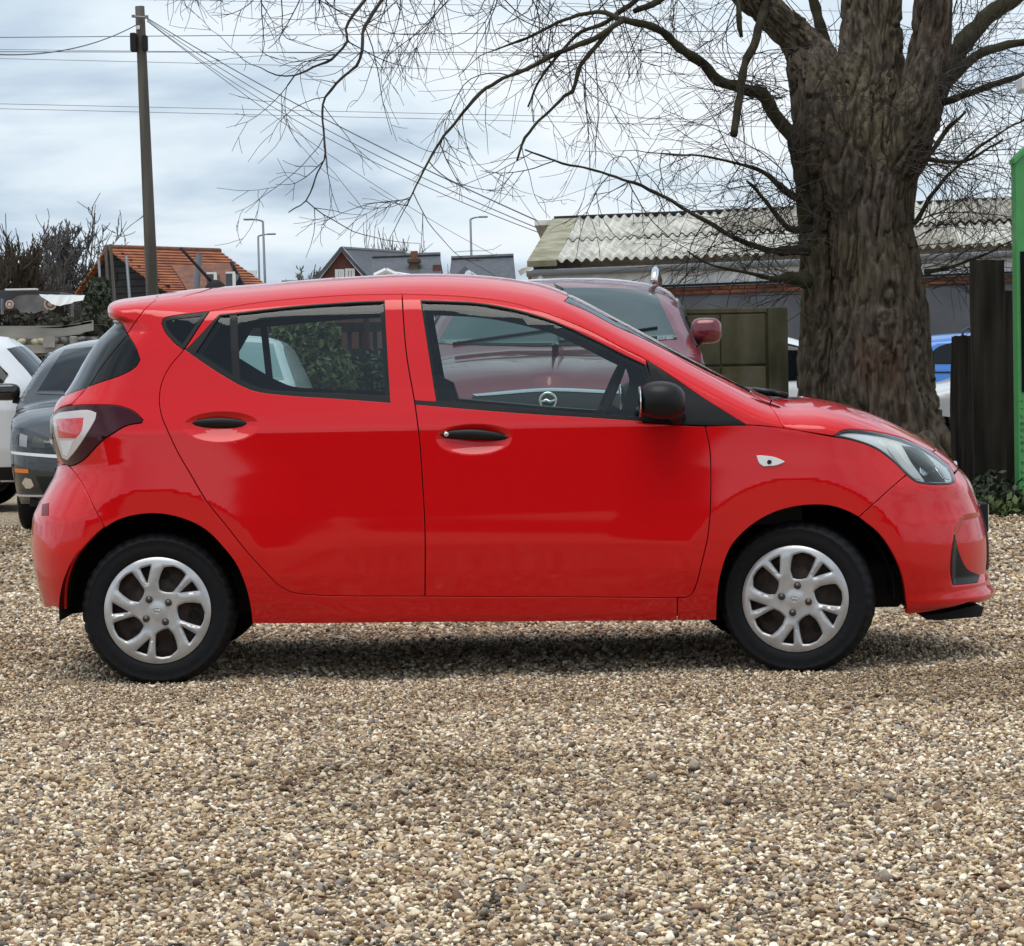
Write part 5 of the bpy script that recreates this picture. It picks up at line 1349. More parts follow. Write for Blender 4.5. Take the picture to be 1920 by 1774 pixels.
# thin poles leaning against the barn
for k, (u0, v0, u1, v1, l, r) in enumerate(((185, 486, 189, 548, 'leftmost pale pole in front of the barn gable', .034), (198, 462, 206, 590, 'longest dark pole in front of the barn gable', .042), (207, 458, 213, 540, 'dark pole nearest the barn roof peak', .042), (237, 480, 242, 545, 'pale pole at the right of the barn gable', .036))):
    a, b = atd(float(u0), float(v0), 72.), atd(float(u1), float(v1), 72.); base = b + (b - a) / (a[2] - b[2]) * b[2]
    V, F = tube([base, a], r, 8); o = mk('scaffold_pole', V, F, M_STEEL if k in (0, 3) else M_POLE, smooth=True); tag(o, l, 'pole', 'poles standing before the barn')
# small white framed hoarding
a, b = atd(459., 545., 90.), atd(481., 513., 90.)
m = MB(); hb_ = thing('notice_frame', 'small dark panel in a white frame right of the brown tiled wing', 'sign', (a[0], a[1], 0))
m.box((.12, 0, a[2]), (b[0] - a[0] - .12, .1, b[2])); m.build('panel', M_WINDARK, hb_)
m = MB(); m.box((0, -.02, 0), (.11, .1, b[2] + .1)); m.box((b[0] - a[0] - .11, -.02, 0), (b[0] - a[0], .1, b[2] + .1)); m.box((0, -.01, b[2] + .02), (b[0] - a[0], .09, b[2] + .1)); m.build('frame', M_WHITEPL, hb_)
# ---- brick houses with slate roofs -------------------------------------------------------------------
dH = 104.
A = bpt(640.5, 464, dH); O3 = np.array([A[0], A[1], 0])
def H(u, v, d=dH): return bpt(u, v, d) - O3
h1 = thing('brick_house', 'brown brick house with white edged gable and grey slate roof', 'house', tuple(O3))
el, er, ap = H(594, 523), H(690, 523), H(640.5, 465)
m = MB(); m.prism([(el[0] + .2, 0), (er[0] - .2, 0), (er[0] - .2, er[2]), (ap[0], ap[2] - .1), (el[0] + .2, el[2])], 0, .3); m.build('gable_wall', M_BRICKFAR, h1)
for e_ in (el, er):
    m = MB(); d = (ap - e_); n_ = np.array([-d[2], 0, d[0]]); n_ /= np.linalg.norm(n_); n_ = n_ if n_[2] > 0 else -n_
    q = [e_ + n_ * .06, ap + n_ * .06, ap + [0, 0, -.14], e_ - n_ * .10]
    V = np.array([p + [0, y, 0] for y in (-.18, -.02) for p in q]); m.add(V, [(0, 1, 2, 3), (7, 6, 5, 4), (0, 4, 5, 1), (1, 5, 6, 2), (2, 6, 7, 3), (3, 7, 4, 0)]); m.build('barge_board', M_WHITEPL, h1)
rf = H(757, 470, 122)
def slope(a, b, c, d, name, m_, parent, th=.12):
    m = MB(); V = np.array([a, b, c, d]); n_ = np.cross(V[1] - V[0], V[3] - V[0]); n_ /= np.linalg.norm(n_); n_ = n_ if n_[2] > 0 else -n_
    m.add(np.concatenate([V, V - n_ * th]), [(0, 1, 2, 3), (7, 6, 5, 4), (0, 4, 5, 1), (1, 5, 6, 2), (2, 6, 7, 3), (3, 7, 4, 0)]); return m.build(name, m_, parent)
bk_e = np.array([er[0] + (rf[0] - ap[0]), rf[1], er[2]]); bk_l = np.array([el[0] + (rf[0] - ap[0]), rf[1], el[2]])
ro = slope(ap + [0, -.2, .05], rf, bk_e + [.3, 0, -.3], er + [.3, -.2, -.25], 'slate_roof', M_SLATE, h1)
slope(ap + [0, -.2, .05], rf, bk_l + [-.3, 0, -.3], el + [-.3, -.2, -.25], 'slate_roof', M_SLATE, h1)
a, b = ap + (rf - ap) * .42 + [.5, 0, -.55], ap + (rf - ap) * .55 + [.5, 0, -.55]
slope(a + [.1, 0, .12], b + [.1, 0, .12], b + [.9, 0, -.75], a + [.9, 0, -.75], 'roof_light', M_SILVERTRIM, h1, .04)
m = MB(); m.box((er[0] - .3, .3, 0), (er[0], rf[1], er[2] - .2)); m.build('side_wall', M_BRICKFAR, h1)
for (u0, u1, v0, v1) in ((631, 643, 505, 520), (650, 663, 503.5, 520)):
    a, b = H(u0, v1), H(u1, v0); m = MB(); m.box((a[0], -.05, a[2] - .5), (b[0], -.003, b[2])); f = m.build('window', M_WINDARK, h1)
    m = MB(); m.box((a[0] - .05, -.09, a[2] - .5), (a[0] + .07, -.052, b[2])); m.box((b[0] - .07, -.09, a[2] - .5), (b[0] + .05, -.052, b[2])); m.box((a[0] + .07, -.08, b[2] - .08), (b[0] - .07, -.052, b[2])); m.box(((a[0] + b[0]) / 2 - .04, -.075, a[2] - .5), ((a[0] + b[0]) / 2 + .04, -.052, b[2] - .08)); m.build('frame', M_WHITEPL, f)
def row_house(name, label, u0, u1, vr0, vr1, ve, d0, hip=0):
    P0 = bpt(u0, vr0, d0 + 4); O4 = np.array([P0[0], P0[1], 0])
    o = thing(name, label, 'house', tuple(O4)); G = lambda u, v, d: bpt(u, v, d) - O4
    a, b = G(u0 + hip, vr0, d0 + 4), G(u1 - hip, vr1, d0 + 4); c, d = G(u1 + 2, ve, d0), G(u0 - 2, ve, d0)
    slope(a, b, c, d, 'slate_roof', M_SLATE, o)
    m = MB(); m.tube([a + [0, 0, .05], b + [0, 0, .05]], .09, 6); m.build('ridge', M_SLATE, o)
    m = MB(); m.box((d[0] + .3, d[1] + .3, 0), (c[0] - .3, d[1] + .6, d[2] - .05)); m.build('wall', M_BRICKFAR, o)
    V = np.array([c + [-.05, 0, 0], b, np.array([c[0] - .05, 2*b[1] - c[1], c[2]]), np.array([c[0] - .05, 2*b[1] - c[1], 0]), np.array([c[0] - .05, c[1], 0])]); V[:, 0] -= .02
    mk('end_wall', np.concatenate([V, V - [.2, 0, 0]]), [(0, 1, 2, 3, 4), (9, 8, 7, 6, 5)], M_BRICKFAR, o, smooth=False)
    return o, G
h2, G2 = row_house('slate_house', 'lower slate roofed house joined right of the gabled brick house', 698, 826, 484, 479.5, 520, 98)
a, b = G2(768, 515, 100), G2(786, 493, 100); m = MB(); m.box((a[0], a[1] - .4, b[2] - 1.3), (b[0], a[1] + .4, b[2])); m.box((a[0] - .06, a[1] - .46, b[2] + .003), (b[0] + .06, a[1] + .46, b[2] + .12)); ch = m.build('chimney', mat('chimney_brick', (.13,.085,.05), .9, col2=(.08,.06,.04), nscale=6), h2)
m = MB(); m.tube([((a[0]+b[0])/2, a[1], b[2] + .12), ((a[0]+b[0])/2, a[1], b[2] + .42)], .13, 8); m.build('chimney_pot', M_TILE2, ch)
a, b = G2(812, 512, 99.5), G2(827, 497, 99.5); m = MB(); m.box((a[0], a[1] - .3, b[2] - 1.3), (b[0], a[1] + .3, b[2])); m.build('chimney', M_BRICKFAR, h2)
h3, G3 = row_house('slate_house', 'dark slate roofed house behind the lone street lamp', 843, 966, 487, 482, 530, 100, hip=3)
h2['group'] = h3['group'] = 'slate roofed houses in the distance'
slope(G3(855, 515, 99.5), G3(872, 498, 99.5), G3(888, 516, 99.2), G3(872, 517, 99.), 'gable_roof', M_SLATE, h3)
a = atd(706., 514., 88.); po = thing('porch', 'small white edged porch roof low in front of the gabled brick house', 'porch', (a[0], a[1], 0))
G5 = lambda u, v: atd(float(u), float(v), 88.) - [a[0], a[1], 0]
for (p, q) in (((702, 517), (724, 506.5)), ((724, 506.5), (744, 516))):
    m = MB(); m.tube([G5(*p), G5(*q)], .09, 6); m.build('barge_board', M_WHITEPL, po)
slope(G5(724, 507), G5(770, 508) + [0, 3, 0], G5(775, 518), G5(744, 517), 'roof', M_SILVERTRIM, po)
m = MB(); m.box((G5(708, 0)[0], .1, 0), (G5(772, 0)[0], 1.5, G5(720, 517)[2])); m.build('wall', M_BRICKFAR, po)
a, b = atd(540., 533., 95.), atd(612., 520., 95.)
lo = thing('low_roof', 'low flat dark roof between the street lamps and the gabled house', 'shed', (a[0], a[1], 0))
m = MB(); m.box((0, 0, 0), (b[0] - a[0], 3, a[2] - .1)); m.build('wall', M_BRICKFAR, lo); m = MB(); m.box((-.2, -.2, a[2] - .09), (b[0] - a[0] + .2, 3.2, a[2] + .12)); m.build('roof', M_SLATE, lo)
# roof ends near the shed corner
a = atd(985., 515., 60.); sm = thing('outhouse', 'small pale roofed outhouse by the left end of the long shed', 'shed', (a[0], a[1], 0)); G6 = lambda u, v: atd(float(u), float(v), 60.) - [a[0], a[1], 0]
slope(G6(980, 503), G6(1003, 482) + [0, 2, 0], G6(1006, 497), G6(985, 512), 'roof', M_SHEETROOF, sm); m = MB(); m.box((G6(982, 0)[0], .1, 0), (G6(1010, 0)[0], 2, G6(985, 512)[2])); m.build('wall', M_BRICKFAR, sm)
# ---- tarpaulin shelter at the left -------------------------------------------------------------------
dS = 50.
a = atd(20., 600., dS); O7 = np.array([a[0], a[1], 0]); G7 = lambda u, v, d=dS: atd(float(u), float(v), d) - O7
sh_ = thing('canopy_shelter', 'arched grey and white canopy with round signs above the dark hedge', 'shelter', tuple(O7))
arc = [(-60, 565), (-20, 575), (5, 568), (20, 561), (35, 554), (55, 551), (80, 553), (100, 560), (118, 570), (126, 574), (110, 586), (40, 588), (0, 580)]
m = MB(); m.prism([(G7(u, v)[0], G7(u, v)[2]) for u, v in [(20,563),(33,555),(55,552),(80,554),(95,562),(88,587),(40,588)]], 0, .12); m.build('grey_sheet', mat('grey_sheet', (.17,.17,.18), .8, col2=(.26,.26,.27), nscale=3), sh_)
m = MB(); m.prism([(G7(u, v)[0], G7(u, v)[2]) for u, v in [(-70,575),(0,571),(14,561),(40,551.5),(110,550.5),(108,546),(-70,541)]], .2, 3.); m.build('dark_canopy', mat('dark_canopy', (.045,.047,.055), .7), sh_)
V = []; us = np.linspace(0, 1, 14)
topc = catmull(np.array([(82,552.5),(110,552.6),(140,553),(162,554)], float), 6.2)[:14]; 
tp_ = np.array([(82 + 80*t, 552.5 + 1.5*t) for t in us]); bt_ = np.array([(82 + 80*t, 553 + 22*math.sin(min(1, t*2.0)*math.pi/2) - max(0, t - .5)*22) for t in us])
for (u, v), (u2, v2), t in zip(tp_, bt_, us):
    k = .12 * math.sin(t * 24)
    V += [G7(u, v) + [0, -.1 + k, 0], G7(u2, v2) + [0, -.5 - k, 0]]
F = [(2*i, 2*i+1, 2*i+3, 2*i+2) for i in range(13)]; n_ = len(V); V = np.array(V); V = np.concatenate([V, V + [0, .05, 0]]); F += [tuple(n_ + q for q in f[::-1]) for f in F]
mk('white_flap', V, F, mat('white_canvas', (.62,.63,.62), .7), sh_, smooth=True)
m = MB(); p, q = G7(13, 545), G7(70, 541); m.box((p[0], -.2, p[2]), (q[0], .1, q[2])); m.build('white_strip', M_WHITEPL, sh_)
for (u, v, r) in ((20, 571, .055), (96, 570, .085)):
    c = G7(u, v); m = MB(); m.lathe([(.0001, 0), (r * 1.3, 0), (r * 1.35, .02)], 20, c=c + [0, -.12, 0]); sg_ = m.build('round_sign', mat('sign_white', (.6,.58,.54), .5), sh_)
    m = MB(); m.lathe([(r * .55, 0), (r * .95, -.004), (r * 1.0, .01)], 20, c=c + [0, -.125, 0]); m.build('ring', mat('sign_red', (.35,.12,.08), .6), sg_)
m = MB(); p, q = G7(88, 588), G7(112, 566); m.box((p[0], .1, p[2]), (q[0], .3, q[2])); p, q = G7(112, 588), G7(118, 570); m.box((p[0], .12, p[2]), (q[0], .3, q[2])); m.build('dark_opening', M_DARK, sh_)
for u in (4, 135): m = MB(); m.tube([G7(u, 700) * [1, 1, 0], G7(u, 560)], .03, 6); m.build('post', M_STEEL, sh_)
# ---- weathered timber fence with stone wall behind ------------------------------------------------------
dF = 30.
a = atd(0., 650., dF); O8 = np.array([a[0], a[1], 0]); G8 = lambda u, v, d=dF: atd(float(u), float(v), d) - O8
tf = thing('timber_fence', 'weathered grey timber fence with heavy rails behind the white and black cars', 'fence', tuple(O8))
def rail(pts, th, dy, name='rail', m_=M_WOODGREY, dep_=.06):
    P = np.array([G8(u, v) for u, v in pts]); V = []
    for p in P: V += [p + [0, dy, -th], p + [0, dy, th], p + [0, dy + dep_, th], p + [0, dy + dep_, -th]]
    F = []
    for i in range(len(P) - 1):
        for j in range(4): F.append((i*4+j, (i+1)*4+j, (i+1)*4+(j+1) % 4, i*4+(j+1) % 4))
    F += [(0, 1, 2, 3), tuple(4*(len(P)-1)+q for q in (3, 2, 1, 0))]
    mk(name, V, F, m_, tf, smooth=False)
rail([(-120, 626), (60, 625), (110, 622), (150, 617), (158, 613), (174, 610)], .055, 0)
rail([(-120, 614), (120, 613), (150, 608), (172, 604)], .012, .0, 'capping')
rail([(-120, 656), (40, 655), (118, 653)], .045, .02); rail([(126, 653), (200, 652)], .045, .02)
rail([(-120, 684), (60, 682), (117, 681)], .022, .02); rail([(127, 681), (200, 680)], .022, .02)
for u in (-70, 124, 207):
    m = MB(); x0, x1 = G8(u - 7, 0)[0], G8(u + 7, 0)[0]; m.box((x0, -.07, 0), (x1, .0 - .004, G8(124, 631)[2]), bev=.01); m.build('post', M_WOODV, tf)
m = MB(); x0, x1 = G8(66, 0)[0], G8(88, 0)[0]; m.box((x0, -.03, G8(70, 652)[2]), (x1, -.004, G8(70, 630)[2])); m.build('hinge_block', M_WOODV, tf)
nP = 34
pick = None
for i in range(nP):
    x0 = G8(-120 + i * 9.5, 0)[0]; w_ = .043
    if pick is None:
        m = MB(); m.box((0, 0, .02), (w_, .02, G8(60, 668)[2])); pick = m.build('picket', M_SLEEPER, tf); pick.location = (x0, .09, 0)
    else: link_copy(pick, tf, (x0, .09 + rngs.normal() * .004, rngs.normal() * .012))
# stone wall of separate flints
a = atd(0., 650., 34.); O9 = np.array([a[0], a[1], 0]); G9 = lambda u, v: atd(float(u), float(v), 34.) - O9
sw = thing('flint_wall', 'low yellowish flint wall behind the timber fence', 'wall', tuple(O9))
x0, x1, zt = G9(-120, 0)[0], G9(205, 0)[0], G9(100, 632)[2]
m = MB(); m.box((x0, .05, 0), (x1, .3, zt)); m.build('mortar_core', mat('flint_mortar', (.13,.12,.09), .95, noise=.3, nscale=10), sw)
Vs, Fs = bevbox((-.06, -.05, -.045), (.06, .05, .045), .03)
fl = [mk('stone', Vs * [s1, 1, s2], Fs, mm, sw, smooth=True) for mm, s1, s2 in ((mat('flint_pale', (.34,.31,.22), .8, noise=.3), 1, .9), (mat('flint_buff', (.25,.21,.12), .8, noise=.3), .8, 1), (mat('flint_dark', (.09,.09,.085), .6, noise=.3), .9, .8))]
uf = [0, 0, 0]; nst = 0
for row in range(9):
    z = zt - .05 - row * .092
    for i in range(int((x1 - x0) / .125)):
        if z < G9(0, 672)[2] or nst > 290: continue
        k = int(rngs.choice(3, p=(.45, .3, .25))); loc = (x0 + .06 + i * .125 + (row % 2) * .06 + rngs.normal() * .012, .045 + rngs.normal() * .008, z + rngs.normal() * .008); rot = (rngs.normal() * .2, rngs.normal() * .3, rngs.normal() * .2); nst += 1
        if not uf[k]: fl[k].location = loc; fl[k].rotation_euler = rot; uf[k] = 1
        else: link_copy(fl[k], sw, loc, rot)
# ---- hedges, ivy, shrubs -------------------------------------------------------------------------------
def box_cloud(lo, hi, fuzz=.15):
    lo, hi = np.array(lo), np.array(hi)
    def f(n, r):
        p = r.uniform(0, 1, (n, 3)); 
        p[:, 1] = p[:, 1] ** 2
        q = lo + p * (hi - lo); q[:, 2] = np.minimum(q[:, 2], hi[2] + fuzz * fbm(np.stack([q[:, 0] * 1.7, q[:, 1], q[:, 0] * 0], 1), 3)); return q + r.normal(size=(n, 3)) * .04
    return f
def hedge(name, label, lo, hi, n, size, m_, seed, cat='hedge', core=True, group=None):
    o = thing(name, label, cat, ((lo[0] + hi[0]) / 2, lo[1], 0), group=group); off = np.array([(lo[0] + hi[0]) / 2, lo[1], 0])
    V, F = leaf_cloud(n, box_cloud(lo, hi), size, seed=seed); mk('foliage', V - off, F, m_, o, smooth=False)
    if core: m = MB(); m.box(np.array(lo) - off + [.05, .25, 0], np.array(hi) - off - [.05, .05, .22]); m.build('stems', M_DARK, o)
    return o
a, b = atd(-120., 612., 40.), atd(205., 588., 40.)
hedge('dark_hedge', 'dark brown trimmed hedge below the arched canopy', (a[0], a[1], 0), (b[0], a[1] + 1.2, b[2]), 5200, .07, M_HEDGE, 11)
a, b = atd(150., 700., 66.), atd(200., 500., 66.)
def ivyc(n, r):
    t = r.uniform(0, 1, n); z = t * atd(190., 522., 66.)[2]
    wid = (1 - t * .75) * 1.0
    return np.stack([atd(164., 600., 66.)[0] + .32 * t + r.normal(size=n) * wid * .38, a[1] + r.normal(size=n) * .25, z], 1)
iv = thing('ivy_clump', 'dark green ivy climbing the left side of the black barn', 'ivy', tuple(np.array([1, 1, 0]) * atd(178., 600., 66.)))
V, F = leaf_cloud(3000, ivyc, .075, seed=4); mk('foliage', V - np.array(iv.location), F, M_IVY, iv, smooth=False)
m = MB(); m.tube([(0, .2, 0), (.15, .2, 1.2), (.3, .15, 2.2)], [.09, .06, .03], 7); m.build('stem', M_POLE, iv, smooth=True)
c = atd(225., 610., 58.); hedge('dark_shrub', 'dark evergreen shrub below the barn gable poles', (c[0] - 1.1, c[1], 0), (c[0] + .9, c[1] + 1., c[2] - .1), 1800, .08, M_IVY, 12, 'shrub')
def blob(c, rx, ry, rz, k=0.35):
    def f(n, r):
        d = r.normal(size=(n, 3)); d /= np.linalg.norm(d, axis=1)[:, None]; q = 1 + k * fbm(d * 2.2 + c[0], 3)
        return np.array(c) + d * np.array([rx, ry, rz]) * (q * r.uniform(.55, 1, n) ** .5)[:, None]
    return f
c = atd(572., 662., 33.)
es = thing('evergreen_shrub', 'pale green bushy shrub seen through the rear door window', 'shrub', (c[0], c[1], 0)); V, F = leaf_cloud(5200, blob((0, 0, c[2] - .25), .52, .5, .72), .050, seed=21); mk('foliage', V, F, M_LEAF, es, smooth=False)
m = MB(); m.tube([(0, 0, 0), (.02, 0, .4), (.0, .05, .9)], [.05, .04, .02], 7); m.tube([(0, 0, .3), (-.2, 0, .8)], [.03, .015], 6); m.tube([(0, 0, .35), (.2, .05, .85)], [.03, .015], 6); m.build('stems', M_POLE, es, smooth=True)
# dark timber frame behind it
c = atd(640., 680., 36.); O10 = np.array([c[0], c[1], 0]); G10 = lambda u, v: atd(float(u), float(v), 36.) - O10
fr_ = thing('lean_to', 'dark timber lean-to frame seen through the rear door window', 'shelter', tuple(O10))
for u in (596, 622, 642, 664, 690, 720): m = MB(); m.box((G10(u - 4, 0)[0], 0, 0), (G10(u + 4, 0)[0], .1, G10(u, 612)[2])); m.build('post', M_SLEEPER, fr_)
m = MB(); m.box((G10(520, 0)[0], -.02, G10(600, 624)[2]), (G10(760, 0)[0], -.003, G10(600, 606)[2])); m.build('beam', M_SLEEPER, fr_)
m = MB(); m.box((G10(590, 0)[0], .3, 0), (G10(740, 0)[0], .34, G10(600, 655)[2])); m.build('back_board', M_SLEEPER, fr_)
a, b = atd(598., 690., 34.5), atd(735., 665., 34.5); hedge('dark_shrub', 'dark leafy shrub before the timber frame seen through the rear door window', (a[0], a[1], 0), (b[0], a[1] + .5, b[2]), 1800, .05, M_IVY, 31, 'shrub')
# grass and weeds at the foot of the posts
def weeds(n, r):
    x = r.uniform(atd(1800., 900., 21.5)[0], atd(2010., 900., 21.5)[0], n); y = r.uniform(21.2, 23.6, n) + CAM_Y
    return np.stack([x, y, np.abs(r.normal(size=n)) * .05 + .01], 1)
V, F = leaf_cloud(2600, weeds, .045, seed=8); o = mk('weeds', V, F, M_GRASS, smooth=False); o['kind'] = 'stuff'
V, F = leaf_cloud(1400, lambda n, r: np.stack([r.uniform(atd(1835., 900., 21.9)[0], atd(1896., 900., 21.9)[0], n), r.uniform(21.4, 22.4, n) + CAM_Y, np.abs(r.normal(size=n)) * .09 + .01], 1), .05, seed=9); o = mk('ground_ivy', V, F, M_IVY, smooth=False); o['kind'] = 'stuff'
# dark tree line and hedge behind the camera, mirrored in the flank of the red car
hb2 = hedge('tall_hedge', 'tall dark hedge across the yard mirrored in the red car doors', (-30, -27, 0), (26, -25, 4.2), 12000, .22, M_HEDGE, 41)
print('background', round(time.time() - T0, 1))
# ================================================================== big bare tree
dT = 24.0
M_BARK = mat('bark', (.045,.036,.029), .95, spec=.2, col2=(.132,.106,.084), nscale=22, stretch=(1,1,.25), bump=1.0, bscale=45)
def bark_tint(m_):
    """moss and rusty staining over the bark"""
    t = m_.node_tree; b = t.nodes['Principled BSDF']; src = b.inputs['Base Color'].links[0].from_socket
    n = t.nodes.new('ShaderNodeTexNoise'); n.inputs['Scale'].default_value = 1.1; n.inputs['Detail'].default_value = 5
    tc_ = t.nodes.new('ShaderNodeTexCoord'); t.links.new(tc_.outputs['Object'], n.inputs['Vector'])
    r = t.nodes.new('ShaderNodeValToRGB'); t.links.new(n.outputs[0], r.inputs[0]); r.color_ramp.elements[0].position = .42; r.color_ramp.elements[0].color = (1, 1, 1, 1); r.color_ramp.elements[1].position = .62; r.color_ramp.elements[1].color = (.98, 1.0, .80, 1)
    q = r.color_ramp.elements.new(.30); q.color = (1.12, .90, .80, 1)
    mx = t.nodes.new('ShaderNodeMix'); mx.data_type = 'RGBA'; mx.blend_type = 'MULTIPLY'; mx.inputs[0].default_value = 1; t.links.new(src, mx.inputs[6]); t.links.new(r.outputs[0], mx.inputs[7]); t.links.new(mx.outputs[2], b.inputs['Base Color'])
bark_tint(M_BARK)
M_LIMB = mat('mossy_limb_bark', (.020,.017,.011), .95, spec=.2, col2=(.052,.047,.025), nscale=5, bump=.8, bscale=30)
M_TWIG = mat('twig_bark', (.020,.016,.014), .85, col2=(.045,.034,.028), nscale=2)
tb_ = atd(1650., 905., dT); TB = np.array([tb_[0], tb_[1], 0])
tree = thing('bare_tree', 'huge bare multi-stemmed tree with ridged bark and drooping twigs behind the red car', 'tree', tuple(TB))
def tp3(u, v, d=0.0): return atd(np.asarray(u, float), np.asarray(v, float), dT + d) - TB
def stem_mesh(pts, nseg, seed, ridge=.066, k=110, flare=0):
    """pts: (u, v, radius px, depth offset)"""
    A = np.array(pts, float); t = np.linspace(0, len(A) - 1, nseg); i = np.arange(len(A))
    C = catmull(A, 1e9) if False else None
    def sp(c):
        P = np.stack([i, A[:, c]], 1); q = catmull(np.stack([i * 100., A[:, c]], 1), 12, corner_deg=170); return np.interp(t * 100, q[:, 0], q[:, 1])
    u, v, r, d = sp(0), sp(1), sp(2) * .91, sp(3)
    P = np.stack([tp3(a, b, c) for a, b, c in zip(u, v, d)]); R = r * dT / FPX
    V, F = tube(P, R, k, False); V = V.reshape(nseg, k, 3)
    ang = np.arange(k) * 2 * math.pi / k
    L = np.concatenate([[0], np.cumsum(np.linalg.norm(np.diff(P, axis=0), axis=1))])
    nrm = V - P[:, None]; nrm /= np.linalg.norm(nrm, axis=2)[:, :, None]
    q = np.stack(np.broadcast_arrays(np.cos(ang)[None] * (R[:, None]) * 14, np.sin(ang)[None] * R[:, None] * 14, L[:, None] * 1.8 + 0 * ang[None]), -1)
    wv = fbm(np.stack(np.broadcast_arrays(np.cos(ang)[None] * 1.5, np.sin(ang)[None] * 1.5, L[:, None] * 1.6), -1), 2, seed + 30); q[..., 0] += 1.1 * wv; q[..., 1] += .9 * wv + L[:, None] * 1.2
    n1_ = vnoise(q, seed); n2_ = vnoise(q * [2.1, 2.1, 2.0] + 5, seed + 9)
    rid = np.minimum(1, np.abs(n1_) / .15) * .80 + np.minimum(1, np.abs(n2_) / .18) * .42 - .25 + .25 * vnoise(q * [3.5, 3.5, 4] + 9, seed + 5)
    low = fbm(np.stack(np.broadcast_arrays(np.cos(ang)[None] * 1.1, np.sin(ang)[None] * 1.1, L[:, None] * .9), -1), 3, seed + 3)
    disp = ridge * (rid - .3) + .10 * R[:, None] * low
    V = V + nrm * disp[..., None]
    return V.reshape(-1, 3), F
m = MB()
V, F = stem_mesh([(1680, 960, 150, 0), (1675, 900, 128, 0), (1664, 820, 104, 0), (1656, 740, 93, 0), (1653, 660, 89, 0), (1650, 560, 86, 0), (1637, 460, 79, 0), (1632, 390, 76, 0), (1636, 320, 79, 0), (1640, 250, 70, 0), (1641, 180, 54, .05), (1639, 100, 46, .1), (1638, 0, 43, .15), (1636, -120, 38, .2), (1634, -260, 30, .3)], 420, 1, k=200)
mk('trunk', V, F, M_BARK, tree, smooth=True)
V, F = stem_mesh([(1520, 960, 60, -.1), (1530, 880, 48, -.1), (1535, 780, 36, .1), (1537, 660, 33, .15), (1536, 560, 30, .15), (1530, 480, 25, .15), (1527, 415, 23, .12), (1540, 345, 38, .05), (1552, 260, 62, 0), (1543, 180, 60, 0), (1525, 120, 46, 0), (1496, 72, 28, 0), (1445, 25, 23, -.1), (1400, -15, 20, -.2), (1330, -90, 17, -.4)], 380, 2, k=120)
mk('trunk', V, F, M_BARK, tree, smooth=True)
V, F = stem_mesh([(1640, 430, 6, .05), (1655, 370, 30, -.02), (1680, 310, 44, -.12), (1708, 240, 44, -.16), (1732, 160, 36, -.16), (1745, 80, 30, -.16), (1750, 0, 27, -.2), (1756, -120, 24, -.2), (1765, -250, 18, -.2)], 220, 3, k=110)
mk('trunk', V, F, M_BARK, tree, smooth=True)
V, F = stem_mesh([(1600, 470, 6, .1), (1592, 400, 30, -.02), (1588, 330, 46, -.12), (1590, 240, 46, -.12), (1602, 150, 36, 0), (1608, 60, 26, .1), (1612, -60, 22, .2)], 200, 5, k=110)
mk('trunk', V, F, M_BARK, tree, smooth=True)
# roots
for k, pts in enumerate(([(1745, 800, 22, -.2), (1790, 855, 17, -.35), (1822, 905, 14, -.4), (1850, 940, 8, -.45)], [(1725, 830, 30, -.3), (1765, 880, 22, -.5), (1790, 925, 15, -.6)], [(1790, 780, 12, -.1), (1805, 840, 12, -.1), (1812, 925, 14, -.1)])):
    V, F = stem_mesh(pts, 20, 10 + k, ridge=.02, k=30); mk('root', V, F, M_BARK, tree, smooth=True)
